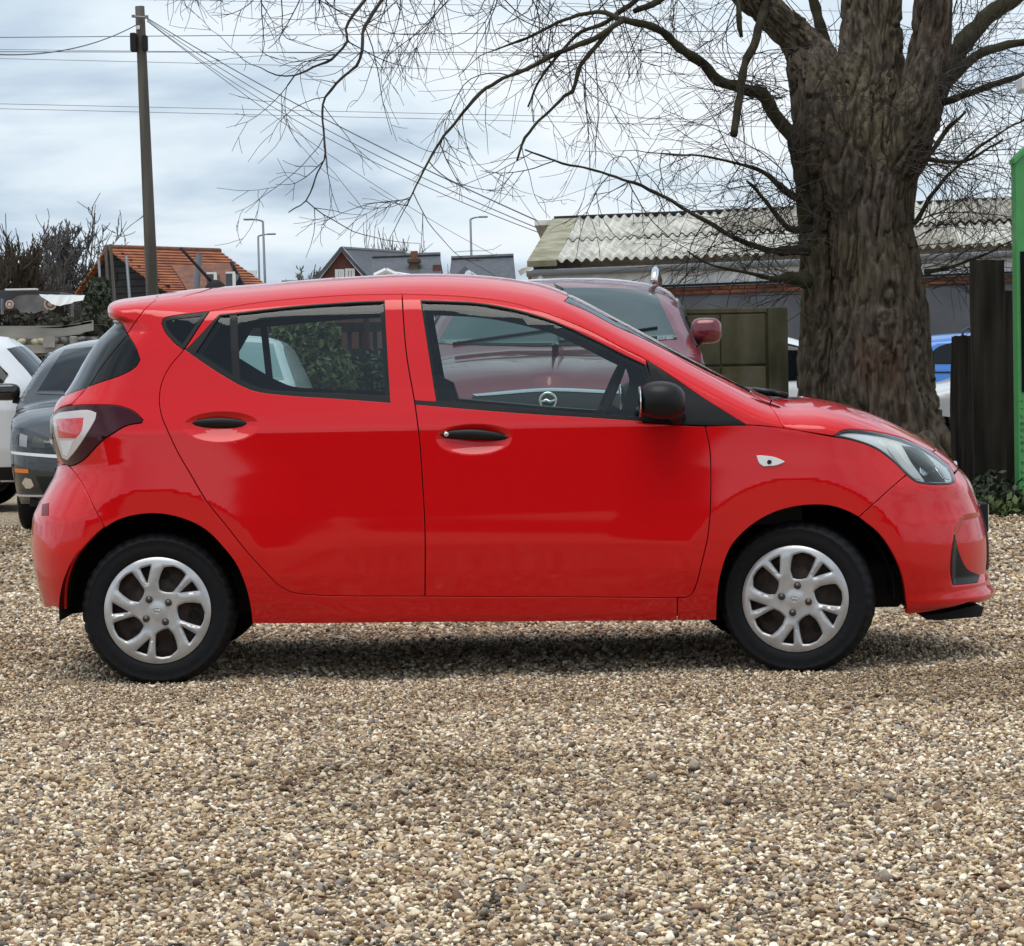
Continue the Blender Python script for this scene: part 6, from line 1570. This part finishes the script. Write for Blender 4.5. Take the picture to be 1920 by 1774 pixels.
# limbs: (u, v, radius px) with a depth drift
LIMBS = [
 ([(1512, 420, 14), (1500, 330, 14), (1484, 258, 13), (1456, 220, 13), (1431, 177, 12.5), (1392, 165, 11), (1346, 149, 10), (1311, 113, 9), (1275, 87, 8.5), (1240, 58, 7.5), (1166, 37, 6.5)], (0, -.9)),
 ([(1166, 37, 6), (1146, 53, 5), (1114, 89, 4.5), (1089, 122, 4), (1073, 171, 4), (1057, 179, 3.2), (1020, 219, 2.8), (984, 260, 2.4), (970, 300, 2)], (-.9, -1.2)),
 ([(1166, 37, 5.5), (1126, 65, 5), (1069, 89, 4.6), (1024, 110, 4.2), (967, 138, 3.8), (911, 167, 3.4), (878, 199, 3), (850, 232, 2.6), (825, 268, 2.3), (805, 301, 2), (781, 349, 1.6), (764, 386, 1.1)], (-.9, -1.7)),
 ([(1166, 37, 5), (1120, 22, 4.2), (1070, 32, 3.6), (1010, 60, 3), (960, 82, 2.4), (930, 96, 1.6)], (-.9, -.4)),
 ([(1230, -40, 5), (1180, 10, 4.6), (1140, 40, 4.2), (1090, 60, 3.6), (1050, 100, 3), (1010, 150, 2.4), (990, 200, 1.8)], (.2, .5)),
 ([(760, -60, 4), (716, 0, 3.4), (679, 61, 3), (677, 93, 2.8), (667, 122, 2.6), (642, 146, 2.4), (610, 183, 2.2), (606, 227, 2), (610, 284, 1.7), (594, 325, 1.4), (573, 374, 1.1), (541, 398, .9)], (-1.6, -2.2)),
 ([(730, -60, 3.6), (683, 0, 3), (663, 28, 2.8), (649, 53, 2.6), (651, 77, 2.4), (622, 110, 2.2), (598, 122, 2), (553, 142, 1.6), (520, 140, 1.1), (488, 126, .8)], (-1.4, -2.0)),
 ([(1440, -10, 9), (1426, 40, 8.5), (1417, 70, 8), (1396, 124, 7.5), (1388, 170, 7), (1382, 198, 7), (1376, 253, 6.5)], (-.2, -.9)),
 ([(1516, 376, 9), (1488, 368, 7.5), (1452, 340, 6), (1430, 322, 4.5), (1389, 308, 3), (1328, 294, 2.2), (1240, 289, 1.5)], (-.1, -1.0)),
 ([(1515, 468, 13), (1481, 468, 9), (1440, 471, 6), (1386, 449, 4.6), (1313, 409, 3.8), (1232, 362, 3.2), (1191, 345, 2.8), (1130, 325, 2.4), (1069, 309, 2), (984, 280, 1.4)], (-.2, -1.6)),
 ([(1512, 528, 16), (1478, 520, 9), (1452, 524, 5.5), (1400, 512, 3.5), (1340, 500, 2.2), (1290, 470, 1.4)], (-.3, -1.2)),
 ([(1520, 430, 9), (1480, 428, 6), (1452, 400, 4.5), (1430, 370, 3.4), (1400, 340, 2.4)], (-.2, -.8)),
 ([(1715, 215, 10), (1750, 198, 8), (1807, 181, 7), (1860, 159, 6.2), (1906, 143, 5.6), (1990, 120, 4)], (-.1, -.4)),
 ([(1725, 240, 15), (1764, 170, 12), (1807, 124, 10), (1842, 99, 9), (1877, 85, 8), (1920, 81, 7), (2010, 60, 5)], (0, .6)),
 ([(1700, 260, 24), (1762, 160, 22), (1800, 90, 20), (1842, 40, 18), (1880, 10, 16), (1940, -30, 12)], (.3, .9)),
 ([(1556, 190, 12), (1552, 99, 11), (1537, 46, 10), (1523, 0, 9), (1500, -80, 7)], (.1, .5)),
 ([(1700, 330, 8), (1740, 290, 5), (1775, 245, 4), (1810, 208, 2.4)], (-.3, -.5)),
 ([(1705, 300, 7), (1760, 300, 4), (1810, 305, 3), (1880, 260, 2)], (-.3, -.9)),
 ([(1715, 420, 5), (1760, 350, 3.6), (1820, 290, 2.8), (1890, 240, 2), (1960, 200, 1.4)], (-.2, -.9)),
 ([(1735, 510, 6), (1780, 500, 3.5), (1840, 480, 2.5), (1900, 452, 1.6)], (-.2, -.6)),
 ([(1385, -30, 5), (1384, 20, 5), (1386, 50, 5), (1390, 68, 3.5)], (-.6, -.7)),
 ([(1400, -20, 12), (1330, -45, 9), (1270, -20, 7), (1225, 8, 6), (1190, 20, 5)], (-.3, -.6)),
]
limb3 = []
for pts, (d0, d1) in LIMBS:
    A = np.array(pts, float); k = len(A); C = catmull(A, 14.0, corner_deg=170) if k > 2 else A
    dd = np.linspace(d0, d1, len(C)); r_ = np.random.default_rng(int(A[0, 0] + A[0, 1]))
    wob = np.cumsum(r_.normal(size=len(C))) * .012
    jn = fbm(np.stack([np.arange(len(C)) * .45, np.full(len(C), A[0, 0] * .1), np.zeros(len(C))], 1), 3, 61); jm = fbm(np.stack([np.arange(len(C)) * .45, np.full(len(C), A[0, 1] * .1 + 3), np.zeros(len(C))], 1), 3, 62); P = np.stack([tp3(a, b, c) for a, b, c in zip(C[:, 0] + 2.2 * jn, C[:, 1] + 2.2 * jm, dd + wob)]); R = C[:, 2] * dT / FPX * (1 + .08 * r_.normal(size=len(C)))
    limb3.append((P, R))
    V, F = tube(P, R, 12 if A[0, 2] > 8 else 7)
    nn = fbm(V * [9, 9, 4], 3, 4); 
    mk('limb', V + (nn * .0)[:, None], F, M_LIMB if A[0, 2] > 4.5 else M_TWIG, tree, smooth=True)
# twigs
rt = np.random.default_rng(77)
TW = []
def grow(p, d, L, r, lvl, droop):
    n = max(4, int(L / .085)); P = [p]; d = d / np.linalg.norm(d); step = L / n
    kx = rt.normal(size=3) * [.17, .10, .12]
    for i in range(n):
        t = i / n
        g = np.array([0, 0, -droop * (1 - t) + droop * 1.25 * t * t])
        d = d + g * .17 + kx * .62 + rt.normal(size=3) * .10; d /= np.linalg.norm(d)
        P.append(P[-1] + d * step)
    P = np.array(P); R = np.linspace(r, max(.0019, r * .42), len(P)); TW.append((P, R))
    if lvl > 0:
        nc = int(rt.integers(2, 5) * (L / .7) ** .7) + (1 if lvl > 1 else 0)
        for _ in range(nc):
            i = int(rt.uniform(.12, .95) * n); b = P[min(i + 1, n)] - P[i]; b /= np.linalg.norm(b) + 1e-9
            s = rt.normal(size=3); s -= b * np.dot(s, b); s /= np.linalg.norm(s) + 1e-9
            grow(P[i], b * .75 + s * rt.uniform(.5, 1.0) + np.array([0, 0, -.15]), L * rt.uniform(.30, .62), max(.0024, R[i] * .75), lvl - 1, droop * .9)
for li, (P, R) in enumerate(limb3):
    L = np.concatenate([[0], np.cumsum(np.linalg.norm(np.diff(P, axis=0), axis=1))])
    px_r = LIMBS[li][0][0][2]
    if px_r > 18: dens = 2.0
    elif li in (7, 20): dens = .8
    elif li in (5, 6): dens = 3.0
    else: dens = 5.0
    n = int(L[-1] * dens) + 3
    for s in rt.uniform(.18, 1.0, n) * L[-1]:
        i = min(np.searchsorted(L, s), len(P) - 1); i = max(i, 1)
        b = P[i] - P[i-1]; b /= np.linalg.norm(b)
        q = rt.normal(size=3) * [1, .7, 1]; q -= b * np.dot(q, b); q /= np.linalg.norm(q)
        frac = s / L[-1]
        grow(P[i], b * rt.uniform(.1, .8) + q * .8 + np.array([0, 0, -.25]), rt.uniform(.35, 1.15) * (1.1 - .25 * frac), rt.uniform(.0036, .0068), 2 if rt.random() < .6 else 1, rt.uniform(.15, .9))
# spray of shoots from the knotty forks of the trunk
for (u, v, n, ang0, ang1, Lm) in ((1705, 290, 22, -35, 60, 1.5), (1512, 470, 15, 120, 215, 1.5), (1508, 530, 11, 150, 215, 1.1), (1500, 360, 15, 110, 200, 1.4), (1720, 430, 15, 5, 65, 1.5), (1738, 520, 14, -10, 50, 1.1), (1475, 180, 13, 130, 220, 1.3), (1760, 150, 18, -30, 50, 1.3), (1590, 260, 14, 60, 200, .7), (1690, 300, 16, 0, 180, .7)):
    for _ in range(n):
        a = math.radians(rt.uniform(ang0, ang1)); p = tp3(u + rt.normal() * 12, v + rt.normal() * 16, -.35 + rt.normal() * .12)
        grow(p, np.array([math.cos(a), rt.normal() * .45 - .2, math.sin(a)]), Lm * rt.uniform(.4, 1.1), rt.uniform(.0036, .0068), 2 if rt.random() < .4 else 1, rt.uniform(-.1, .5))
# high twigs that droop into the top of the frame from limbs above it
for _ in range(80):
    u = rt.uniform(480, 1480); u = u if rt.random() < .8 else rt.uniform(1780, 1960); v = rt.uniform(-150, -10)
    grow(tp3(u, v, rt.uniform(-1.5, .6)), np.array([rt.normal() * .7 - .3, rt.normal() * .3, -1.0]), rt.uniform(.4, 1.3), rt.uniform(.0042, .0075), 2 if rt.random() < .6 else 1, rt.uniform(.0, .7))
for _ in range(16):
    grow(tp3(rt.uniform(300, 470), rt.uniform(-60, -10), -1.8), np.array([rt.normal() * .6, 0, -1.0]), rt.uniform(.2, .5), .0032, 1, .2)
Vs, Fs, nn = [], [], 0
for P, R in TW:
    k = len(P); Tn = np.gradient(P, axis=0); Tn /= np.linalg.norm(Tn, axis=1)[:, None] + 1e-12
    u = np.cross(Tn, [0.3, 1, 0.2]); u /= np.linalg.norm(u, axis=1)[:, None] + 1e-9; w_ = np.cross(Tn, u)
    a = np.array([0, 2.094, 4.189])
    V = P[:, None] + R[:, None, None] * (np.cos(a)[None, :, None] * u[:, None] + np.sin(a)[None, :, None] * w_[:, None])
    b = nn + np.arange(k - 1)[:, None] * 3; j = np.arange(3)[None]; j2 = (j + 1) % 3
    Fs.append(np.stack([b + j, b + j2, b + 3 + j2, b + 3 + j], -1).reshape(-1, 4)); Vs.append(V.reshape(-1, 3)); nn += 3 * k
o = mk('twigs', np.concatenate(Vs), np.concatenate(Fs), M_TWIG, tree, smooth=True); o['kind'] = 'stuff'
print('twigs', len(TW), nn)
# ---- far bare trees
def far_tree(name, label, u, dist, vtop, seed, spread, n1=26, mcol=None, base_v=560, group=None, up=.9):
    b = atd(float(u), float(base_v), dist); o = thing(name, label, 'tree', (b[0], b[1], 0), group=group)
    H_ = atd(float(u), float(vtop), dist)[2]; r = np.random.default_rng(seed); segs = []
    m = MB(); tr = np.array([[0, 0, 0], [r.normal() * .1, 0, H_ * .3], [r.normal() * .2, 0, H_ * .6], [r.normal() * .3, 0, H_]]); tr = np.stack([np.interp(np.linspace(0, 1, 12), np.linspace(0, 1, 4), tr[:, i]) for i in range(3)], 1)
    m.tube(tr, np.linspace(.16, .02, 12), 7); m.build('trunk', mcol, o, smooth=True)
    def br(p, d, L, rad, lvl):
        n = 6; P = [p]; d = d / np.linalg.norm(d)
        for i in range(n): d = d + r.normal(size=3) * .13 + [0, 0, .10 * up]; d /= np.linalg.norm(d); P.append(P[-1] + d * L / n)
        segs.append((np.array(P), np.linspace(rad, max(.013, rad * .45), n + 1)))
        if lvl:
            for _ in range(int(r.integers(3, 6))):
                i = int(r.integers(1, n)); s = r.normal(size=3); br(P[i], d * .8 + s * .6 * max(.35, spread), L * r.uniform(.35, .65), max(.018, rad * .6), lvl - 1)
    for _ in range(n1):
        t = r.uniform(.18, .92); i = int(t * 11); a = r.uniform(0, 6.28); br(tr[i], np.array([math.cos(a) * spread, math.sin(a) * spread, .9]), H_ * (1 - t) * r.uniform(.45, .78) + .4, .045, 3 if spread > .4 else 2)
    m = MB()
    for P, R in segs: V, F = tube(P, R, 3, False); m.add(V, F)
    c_ = m.build('crown', mcol, o, smooth=True)
M_FT1 = mat('brown_far_twigs', (.055,.043,.030), .9); M_FT2 = mat('grey_far_twigs', (.105,.098,.098), .9); M_FT3 = mat('olive_far_twigs', (.12,.12,.08), .9)
far_tree('bare_tree', 'brown bare tree at the far left edge behind the canopy', 18, 92., 452, 1, .55, 30, M_FT1)
far_tree('bare_tree', 'short brown bare tree between the far left tree and the grey one', 54, 94., 466, 2, .45, 24, M_FT1)
far_tree('bare_tree', 'tall pale grey bare tree left of the black barn', 128, 105., 414, 3, .62, 60, M_FT2)
far_tree('bare_tree', 'small grey bare tree low behind the canopy roof', 88, 100., 498, 6, .6, 18, M_FT2)
far_tree('bare_tree', 'faint round olive bush like tree behind the gabled house', 572, 125., 496, 4, .9, 26, M_FT3)
far_tree('bare_tree', 'left of two thin bare trees above the slate roofs', 742, 135., 441, 5, .25, 16, M_FT2)
far_tree('bare_tree', 'right of two thin bare trees above the slate roofs', 762, 137., 448, 7, .25, 16, M_FT2)
print('trees', round(time.time() - T0, 1))
# ================================================================== ground
gm, gt, gb = newmat('gravel_bed_mat')
gb.inputs['Roughness'].default_value = .95; gb.inputs['Specular IOR Level'].default_value = .2
_tc = gt.nodes.new('ShaderNodeTexCoord'); _n = gt.nodes.new('ShaderNodeTexVoronoi'); _n.inputs['Scale'].default_value = 55
gt.links.new(_tc.outputs['Object'], _n.inputs['Vector']); _n.inputs['Scale'].default_value = 78
_sx = gt.nodes.new('ShaderNodeSeparateColor'); gt.links.new(_n.outputs['Color'], _sx.inputs[0])
_r = gt.nodes.new('ShaderNodeValToRGB'); _r.color_ramp.interpolation = 'CONSTANT'; gt.links.new(_sx.outputs[0], _r.inputs[0])
_cols = [(.0,(.50,.40,.27)), (.16,(.33,.235,.15)), (.32,(.60,.51,.37)), (.45,(.20,.14,.09)), (.60,(.24,.205,.175)), (.70,(.42,.31,.20)), (.80,(.70,.62,.49)), (.92,(.10,.08,.065))]
_e = _r.color_ramp.elements; _e[0].color = (*_cols[0][1], 1); _e[1].position = _cols[1][0]; _e[1].color = (*_cols[1][1], 1)
for _p, _c in _cols[2:]: q = _e.new(_p); q.color = (*_c, 1)
gt.links.new(_r.outputs[0], gb.inputs['Base Color'])
_bp = gt.nodes.new('ShaderNodeBump'); _bp.invert = True; _bp.inputs['Strength'].default_value = 1.0; _bp.inputs['Distance'].default_value = .012; gt.links.new(_n.outputs['Distance'], _bp.inputs['Height']); gt.links.new(_bp.outputs[0], gb.inputs['Normal'])
def gheight(x, y):
    z = .018 * fbm(np.stack([x * .55, y * .55, 0 * x], -1), 3, 51) + .007 * fbm(np.stack([x * 2.3, y * 2.3, 0 * x + 9], -1), 2, 52)
    # tyres sit in the gravel: level it round the wheels
    for c in (RWC, FWC):
        for yy in (.1, 1.5):
            d = np.hypot((x - c[0]) / .45, (y - yy) / .45); z = z * smoothstep(d, .6, 1.8)
    return z
gx_ = np.unique(np.concatenate([np.linspace(-400, -8, 18), np.linspace(-8, 8, 140), np.linspace(8, 400, 18)])); gy_ = np.unique(np.concatenate([np.linspace(-60, -7, 14), np.linspace(-7, 16, 200), np.linspace(16, 900, 40)]))
GX, GY = np.meshgrid(gx_, gy_); GZ = np.where((np.abs(GX) < 8) & (GY > -7) & (GY < 16), gheight(GX, GY), 0)
edge = np.clip(np.minimum(np.minimum(8 - np.abs(GX), GY + 7), 16 - GY) / 1.0, 0, 1); GZ = GZ * edge - .006 * edge
nx_ = len(gx_); V = np.stack([GX.ravel(), GY.ravel(), GZ.ravel()], 1)
F = [(j*nx_+i, j*nx_+i+1, (j+1)*nx_+i+1, (j+1)*nx_+i) for j in range(len(gy_)-1) for i in range(nx_-1)]
o = mk('ground', V, F, gm, smooth=True); o['kind'] = 'structure'
# pebbles -----------------------------------------------------------------------------------
pm, pt, pb = newmat('pebble_stone'); pb.inputs['Roughness'].default_value = .62; pb.inputs['Specular IOR Level'].default_value = .35
oi = pt.nodes.new('ShaderNodeObjectInfo'); r1 = pt.nodes.new('ShaderNodeValToRGB'); r1.color_ramp.interpolation = 'CONSTANT'
pt.links.new(oi.outputs['Random'], r1.inputs[0])
cols = [(.0,(.52,.42,.29)), (.12,(.36,.26,.17)), (.25,(.66,.57,.43)), (.36,(.24,.165,.11)), (.47,(.25,.22,.195)), (.57,(.46,.345,.225)), (.66,(.78,.71,.58)), (.75,(.13,.085,.058)), (.82,(.37,.33,.285)), (.88,(.10,.092,.088)), (.92,(.36,.24,.15)), (.945,(.86,.82,.73)), (.985,(.55,.42,.22))]
el = r1.color_ramp.elements; el[0].position = 0; el[0].color = (*cols[0][1], 1); el[1].position = cols[1][0]; el[1].color = (*cols[1][1], 1)
for p_, c_ in cols[2:]: q = el.new(p_); q.color = (*c_, 1)
tcx = pt.nodes.new('ShaderNodeTexCoord'); nz_ = pt.nodes.new('ShaderNodeTexNoise'); nz_.inputs['Scale'].default_value = 1.6; nz_.inputs['Detail'].default_value = 3; pt.links.new(tcx.outputs['Object'], nz_.inputs['Vector'])
mr = pt.nodes.new('ShaderNodeMapRange'); mr.inputs[1].default_value = .3; mr.inputs[2].default_value = .7; mr.inputs[3].default_value = .72; mr.inputs[4].default_value = 1.22; pt.links.new(nz_.outputs[0], mr.inputs[0])
mxx = pt.nodes.new('ShaderNodeMix'); mxx.data_type = 'RGBA'; mxx.blend_type = 'MULTIPLY'; mxx.inputs[0].default_value = 1; pt.links.new(r1.outputs[0], mxx.inputs[6]); pt.links.new(mr.outputs[0], mxx.inputs[7]); 
ta = pt.nodes.new('ShaderNodeAttribute'); ta.attribute_type = 'INSTANCER'; ta.attribute_name = 'tint'
m3 = pt.nodes.new('ShaderNodeMix'); m3.data_type = 'RGBA'; m3.blend_type = 'MULTIPLY'; m3.inputs[0].default_value = 1; pt.links.new(mxx.outputs[2], m3.inputs[6]); pt.links.new(ta.outputs['Color'], m3.inputs[7]); pt.links.new(m3.outputs[2], pb.inputs['Base Color'])
import bmesh
pcol = bpy.data.collections.new('pebble_shapes')
for k in range(9):
    bm = bmesh.new(); bmesh.ops.create_icosphere(bm, subdivisions=2, radius=1.0)
    P = np.array([v.co for v in bm.verts]); r = np.random.default_rng(100 + k)
    sq = 1 + .22 * fbm(P * 1.1 + k * 7, 2, k) ; P = P * sq[:, None]
    for _ in range(3):
        n_ = r.normal(size=3); n_ /= np.linalg.norm(n_); h_ = P @ n_; lim = r.uniform(.55, .85); P -= np.clip(h_ - lim, 0, None)[:, None] * n_ * .8
    P *= np.array([1.0, r.uniform(.62, .9), r.uniform(.42, .68)])
    for v, c in zip(bm.verts, P): v.co = c
    me = bpy.data.meshes.new('pebble_shape'); bm.to_mesh(me); bm.free(); me.materials.append(pm)
    me.polygons.foreach_set('use_smooth', np.ones(len(me.polygons), bool))
    po_ = bpy.data.objects.new('pebble_shape', me); pcol.objects.link(po_)
def scatter(n, y0, y1, hw0, hw1, s0, s1, r):
    y = r.uniform(0, 1, n * 2); 
    # area-weighted trapezoid
    Y = y0 + (y1 - y0) * y; W_ = hw0 + (hw1 - hw0) * y; keep = r.uniform(0, max(hw0, hw1), n * 2) < W_; Y, W_ = Y[keep][:n], W_[keep][:n]
    X = r.uniform(-1, 1, len(Y)) * W_
    s = s0 + (s1 - s0) * r.beta(1.3, 3.2, len(Y)); return X, Y, s
rp = np.random.default_rng(2024)
parts_ = [scatter(225000, -5.25, 0.2, 1.75, 3.1, .0044, .0140, rp), scatter(1500, -5.25, 1.5, 1.4, 2.6, .012, .021, rp), scatter(66000, 0.2, 4.0, 3.1, 3.8, .0062, .0150, rp), scatter(36000, 4.0, 12.0, 3.5, 5.2, .010, .021, rp)]
X = np.concatenate([p[0] for p in parts_]); Y = np.concatenate([p[1] for p in parts_]); Sz = np.concatenate([p[2] for p in parts_])
# keep the hidden middle behind the car sparse
vis = ~((Y > 2.6) & (np.abs(X) < 1.55 + .10 * Y)); X, Y, Sz = X[vis], Y[vis], Sz[vis]
Sz = Sz * (1 - .30 * np.exp(-((Y + .30) / .45) ** 2))
Z = gheight(X, Y) + rp.uniform(-.5, .95, len(X)) * Sz - .002
me = bpy.data.meshes.new('gravel'); me.from_pydata(np.stack([X, Y, Z], 1).tolist(), [], [])
n = len(X)
at_r = me.attributes.new('rot', 'FLOAT_VECTOR', 'POINT'); R_ = np.stack([rp.normal(size=n) * .48, rp.normal(size=n) * .48, rp.uniform(0, 6.283, n)], 1).astype(np.float32); at_r.data.foreach_set('vector', R_.ravel())
at_s = me.attributes.new('siz', 'FLOAT', 'POINT'); at_s.data.foreach_set('value', Sz.astype(np.float32))
tn = fbm(np.stack([X * .5, Y * .9, 0 * X], -1), 4, 71); tn2 = fbm(np.stack([X * .35 + 5, Y * 1.6, 0 * X], -1), 3, 72)
damp = smoothstep(tn, .15, .75) * .38 + smoothstep(tn2, .2, .8) * .22
damp = np.maximum(damp, .30 * np.exp(-((Y + .55 + .05 * X) / .22) ** 2) * smoothstep(fbm(np.stack([X * 1.3, Y * 2, 0 * X], -1), 2, 73), -.6, .5))
Tc = np.stack([1.16 - damp, 1.11 - damp * 1.06, 1.03 - damp * 1.12, np.ones(n)], 1).astype(np.float32)
at_t = me.attributes.new('tint', 'FLOAT_COLOR', 'POINT'); at_t.data.foreach_set('color', Tc.ravel())
at_i = me.attributes.new('pick', 'INT', 'POINT'); at_i.data.foreach_set('value', rp.integers(0, 9, n).astype(np.int32))
go = bpy.data.objects.new('gravel', me); COL.objects.link(go); go['kind'] = 'stuff'
ng = bpy.data.node_groups.new('gravel_scatter', 'GeometryNodeTree')
ng.interface.new_socket('Geometry', in_out='INPUT', socket_type='NodeSocketGeometry'); ng.interface.new_socket('Geometry', in_out='OUTPUT', socket_type='NodeSocketGeometry')
gi = ng.nodes.new('NodeGroupInput'); gout = ng.nodes.new('NodeGroupOutput'); iop = ng.nodes.new('GeometryNodeInstanceOnPoints'); ci = ng.nodes.new('GeometryNodeCollectionInfo')
ci.inputs['Collection'].default_value = pcol; ci.inputs['Separate Children'].default_value = True; ci.inputs['Reset Children'].default_value = True
def na(name, dt): 
    x = ng.nodes.new('GeometryNodeInputNamedAttribute'); x.data_type = dt; x.inputs['Name'].default_value = name; return x.outputs['Attribute']
e2r = ng.nodes.new('FunctionNodeEulerToRotation'); ng.links.new(na('rot', 'FLOAT_VECTOR'), e2r.inputs[0])
ng.links.new(gi.outputs[0], iop.inputs['Points']); ng.links.new(ci.outputs[0], iop.inputs['Instance']); iop.inputs['Pick Instance'].default_value = True
ng.links.new(na('pick', 'INT'), iop.inputs['Instance Index']); ng.links.new(e2r.outputs[0], iop.inputs['Rotation']); ng.links.new(na('siz', 'FLOAT'), iop.inputs['Scale'])
ng.links.new(iop.outputs[0], gout.inputs[0])
md = go.modifiers.new('scatter', 'NODES'); md.node_group = ng
def litter(n_, r):
    y = r.uniform(-5, 3.5, n_); x = r.uniform(-1, 1, n_) * (1.3 + (y + 5) * .27); return np.stack([x, y, gheight(x, y) + .014], 1)
rl = np.random.default_rng(31); P = litter(90, rl); Vl, Fl = [], []
for p in P:
    a_ = rl.uniform(0, 6.28); s_ = rl.uniform(.009, .022); d1 = np.array([math.cos(a_), math.sin(a_), rl.normal() * .25]); d2 = np.array([-math.sin(a_), math.cos(a_), rl.normal() * .3]); b_ = len(Vl)
    Vl += [p - d1 * s_, p - d1 * s_ * .2 + d2 * s_ * .42 + [0, 0, .004], p + d1 * s_ * .9, p - d1 * s_ * .2 - d2 * s_ * .42 + [0, 0, .004], p + [0, 0, -.002]]
    Fl += [(b_, b_ + 4, b_ + 1), (b_ + 1, b_ + 4, b_ + 2), (b_ + 2, b_ + 4, b_ + 3), (b_ + 3, b_ + 4, b_)]
o = mk('dead_leaves', np.array(Vl), Fl, mat('dead_leaf', (.13,.075,.035), .8, col2=(.06,.038,.022), nscale=30)); o['kind'] = 'stuff'
Vl, Fl, nn_ = [], [], 0
for p in litter(36, rl):
    a_ = rl.uniform(0, 6.28); L_t = rl.uniform(.03, .12); q_ = np.stack([p + np.array([math.cos(a_), math.sin(a_), 0]) * L_t * t + [0, 0, .004 * math.sin(t * 5)] for t in np.linspace(0, 1, 5)]); q_[:, :2] += rl.normal(size=(5, 2)) * .003
    V_, F_ = tube(q_, [.0022, .0024, .002, .0018, .0012], 5); Vl.append(V_); Fl += [tuple(i_ + nn_ for i_ in f) for f in F_]; nn_ += len(V_)
o = mk('fallen_twigs', np.concatenate(Vl), Fl, M_TWIG); o['kind'] = 'stuff'
print('gravel', n, round(time.time() - T0, 1))
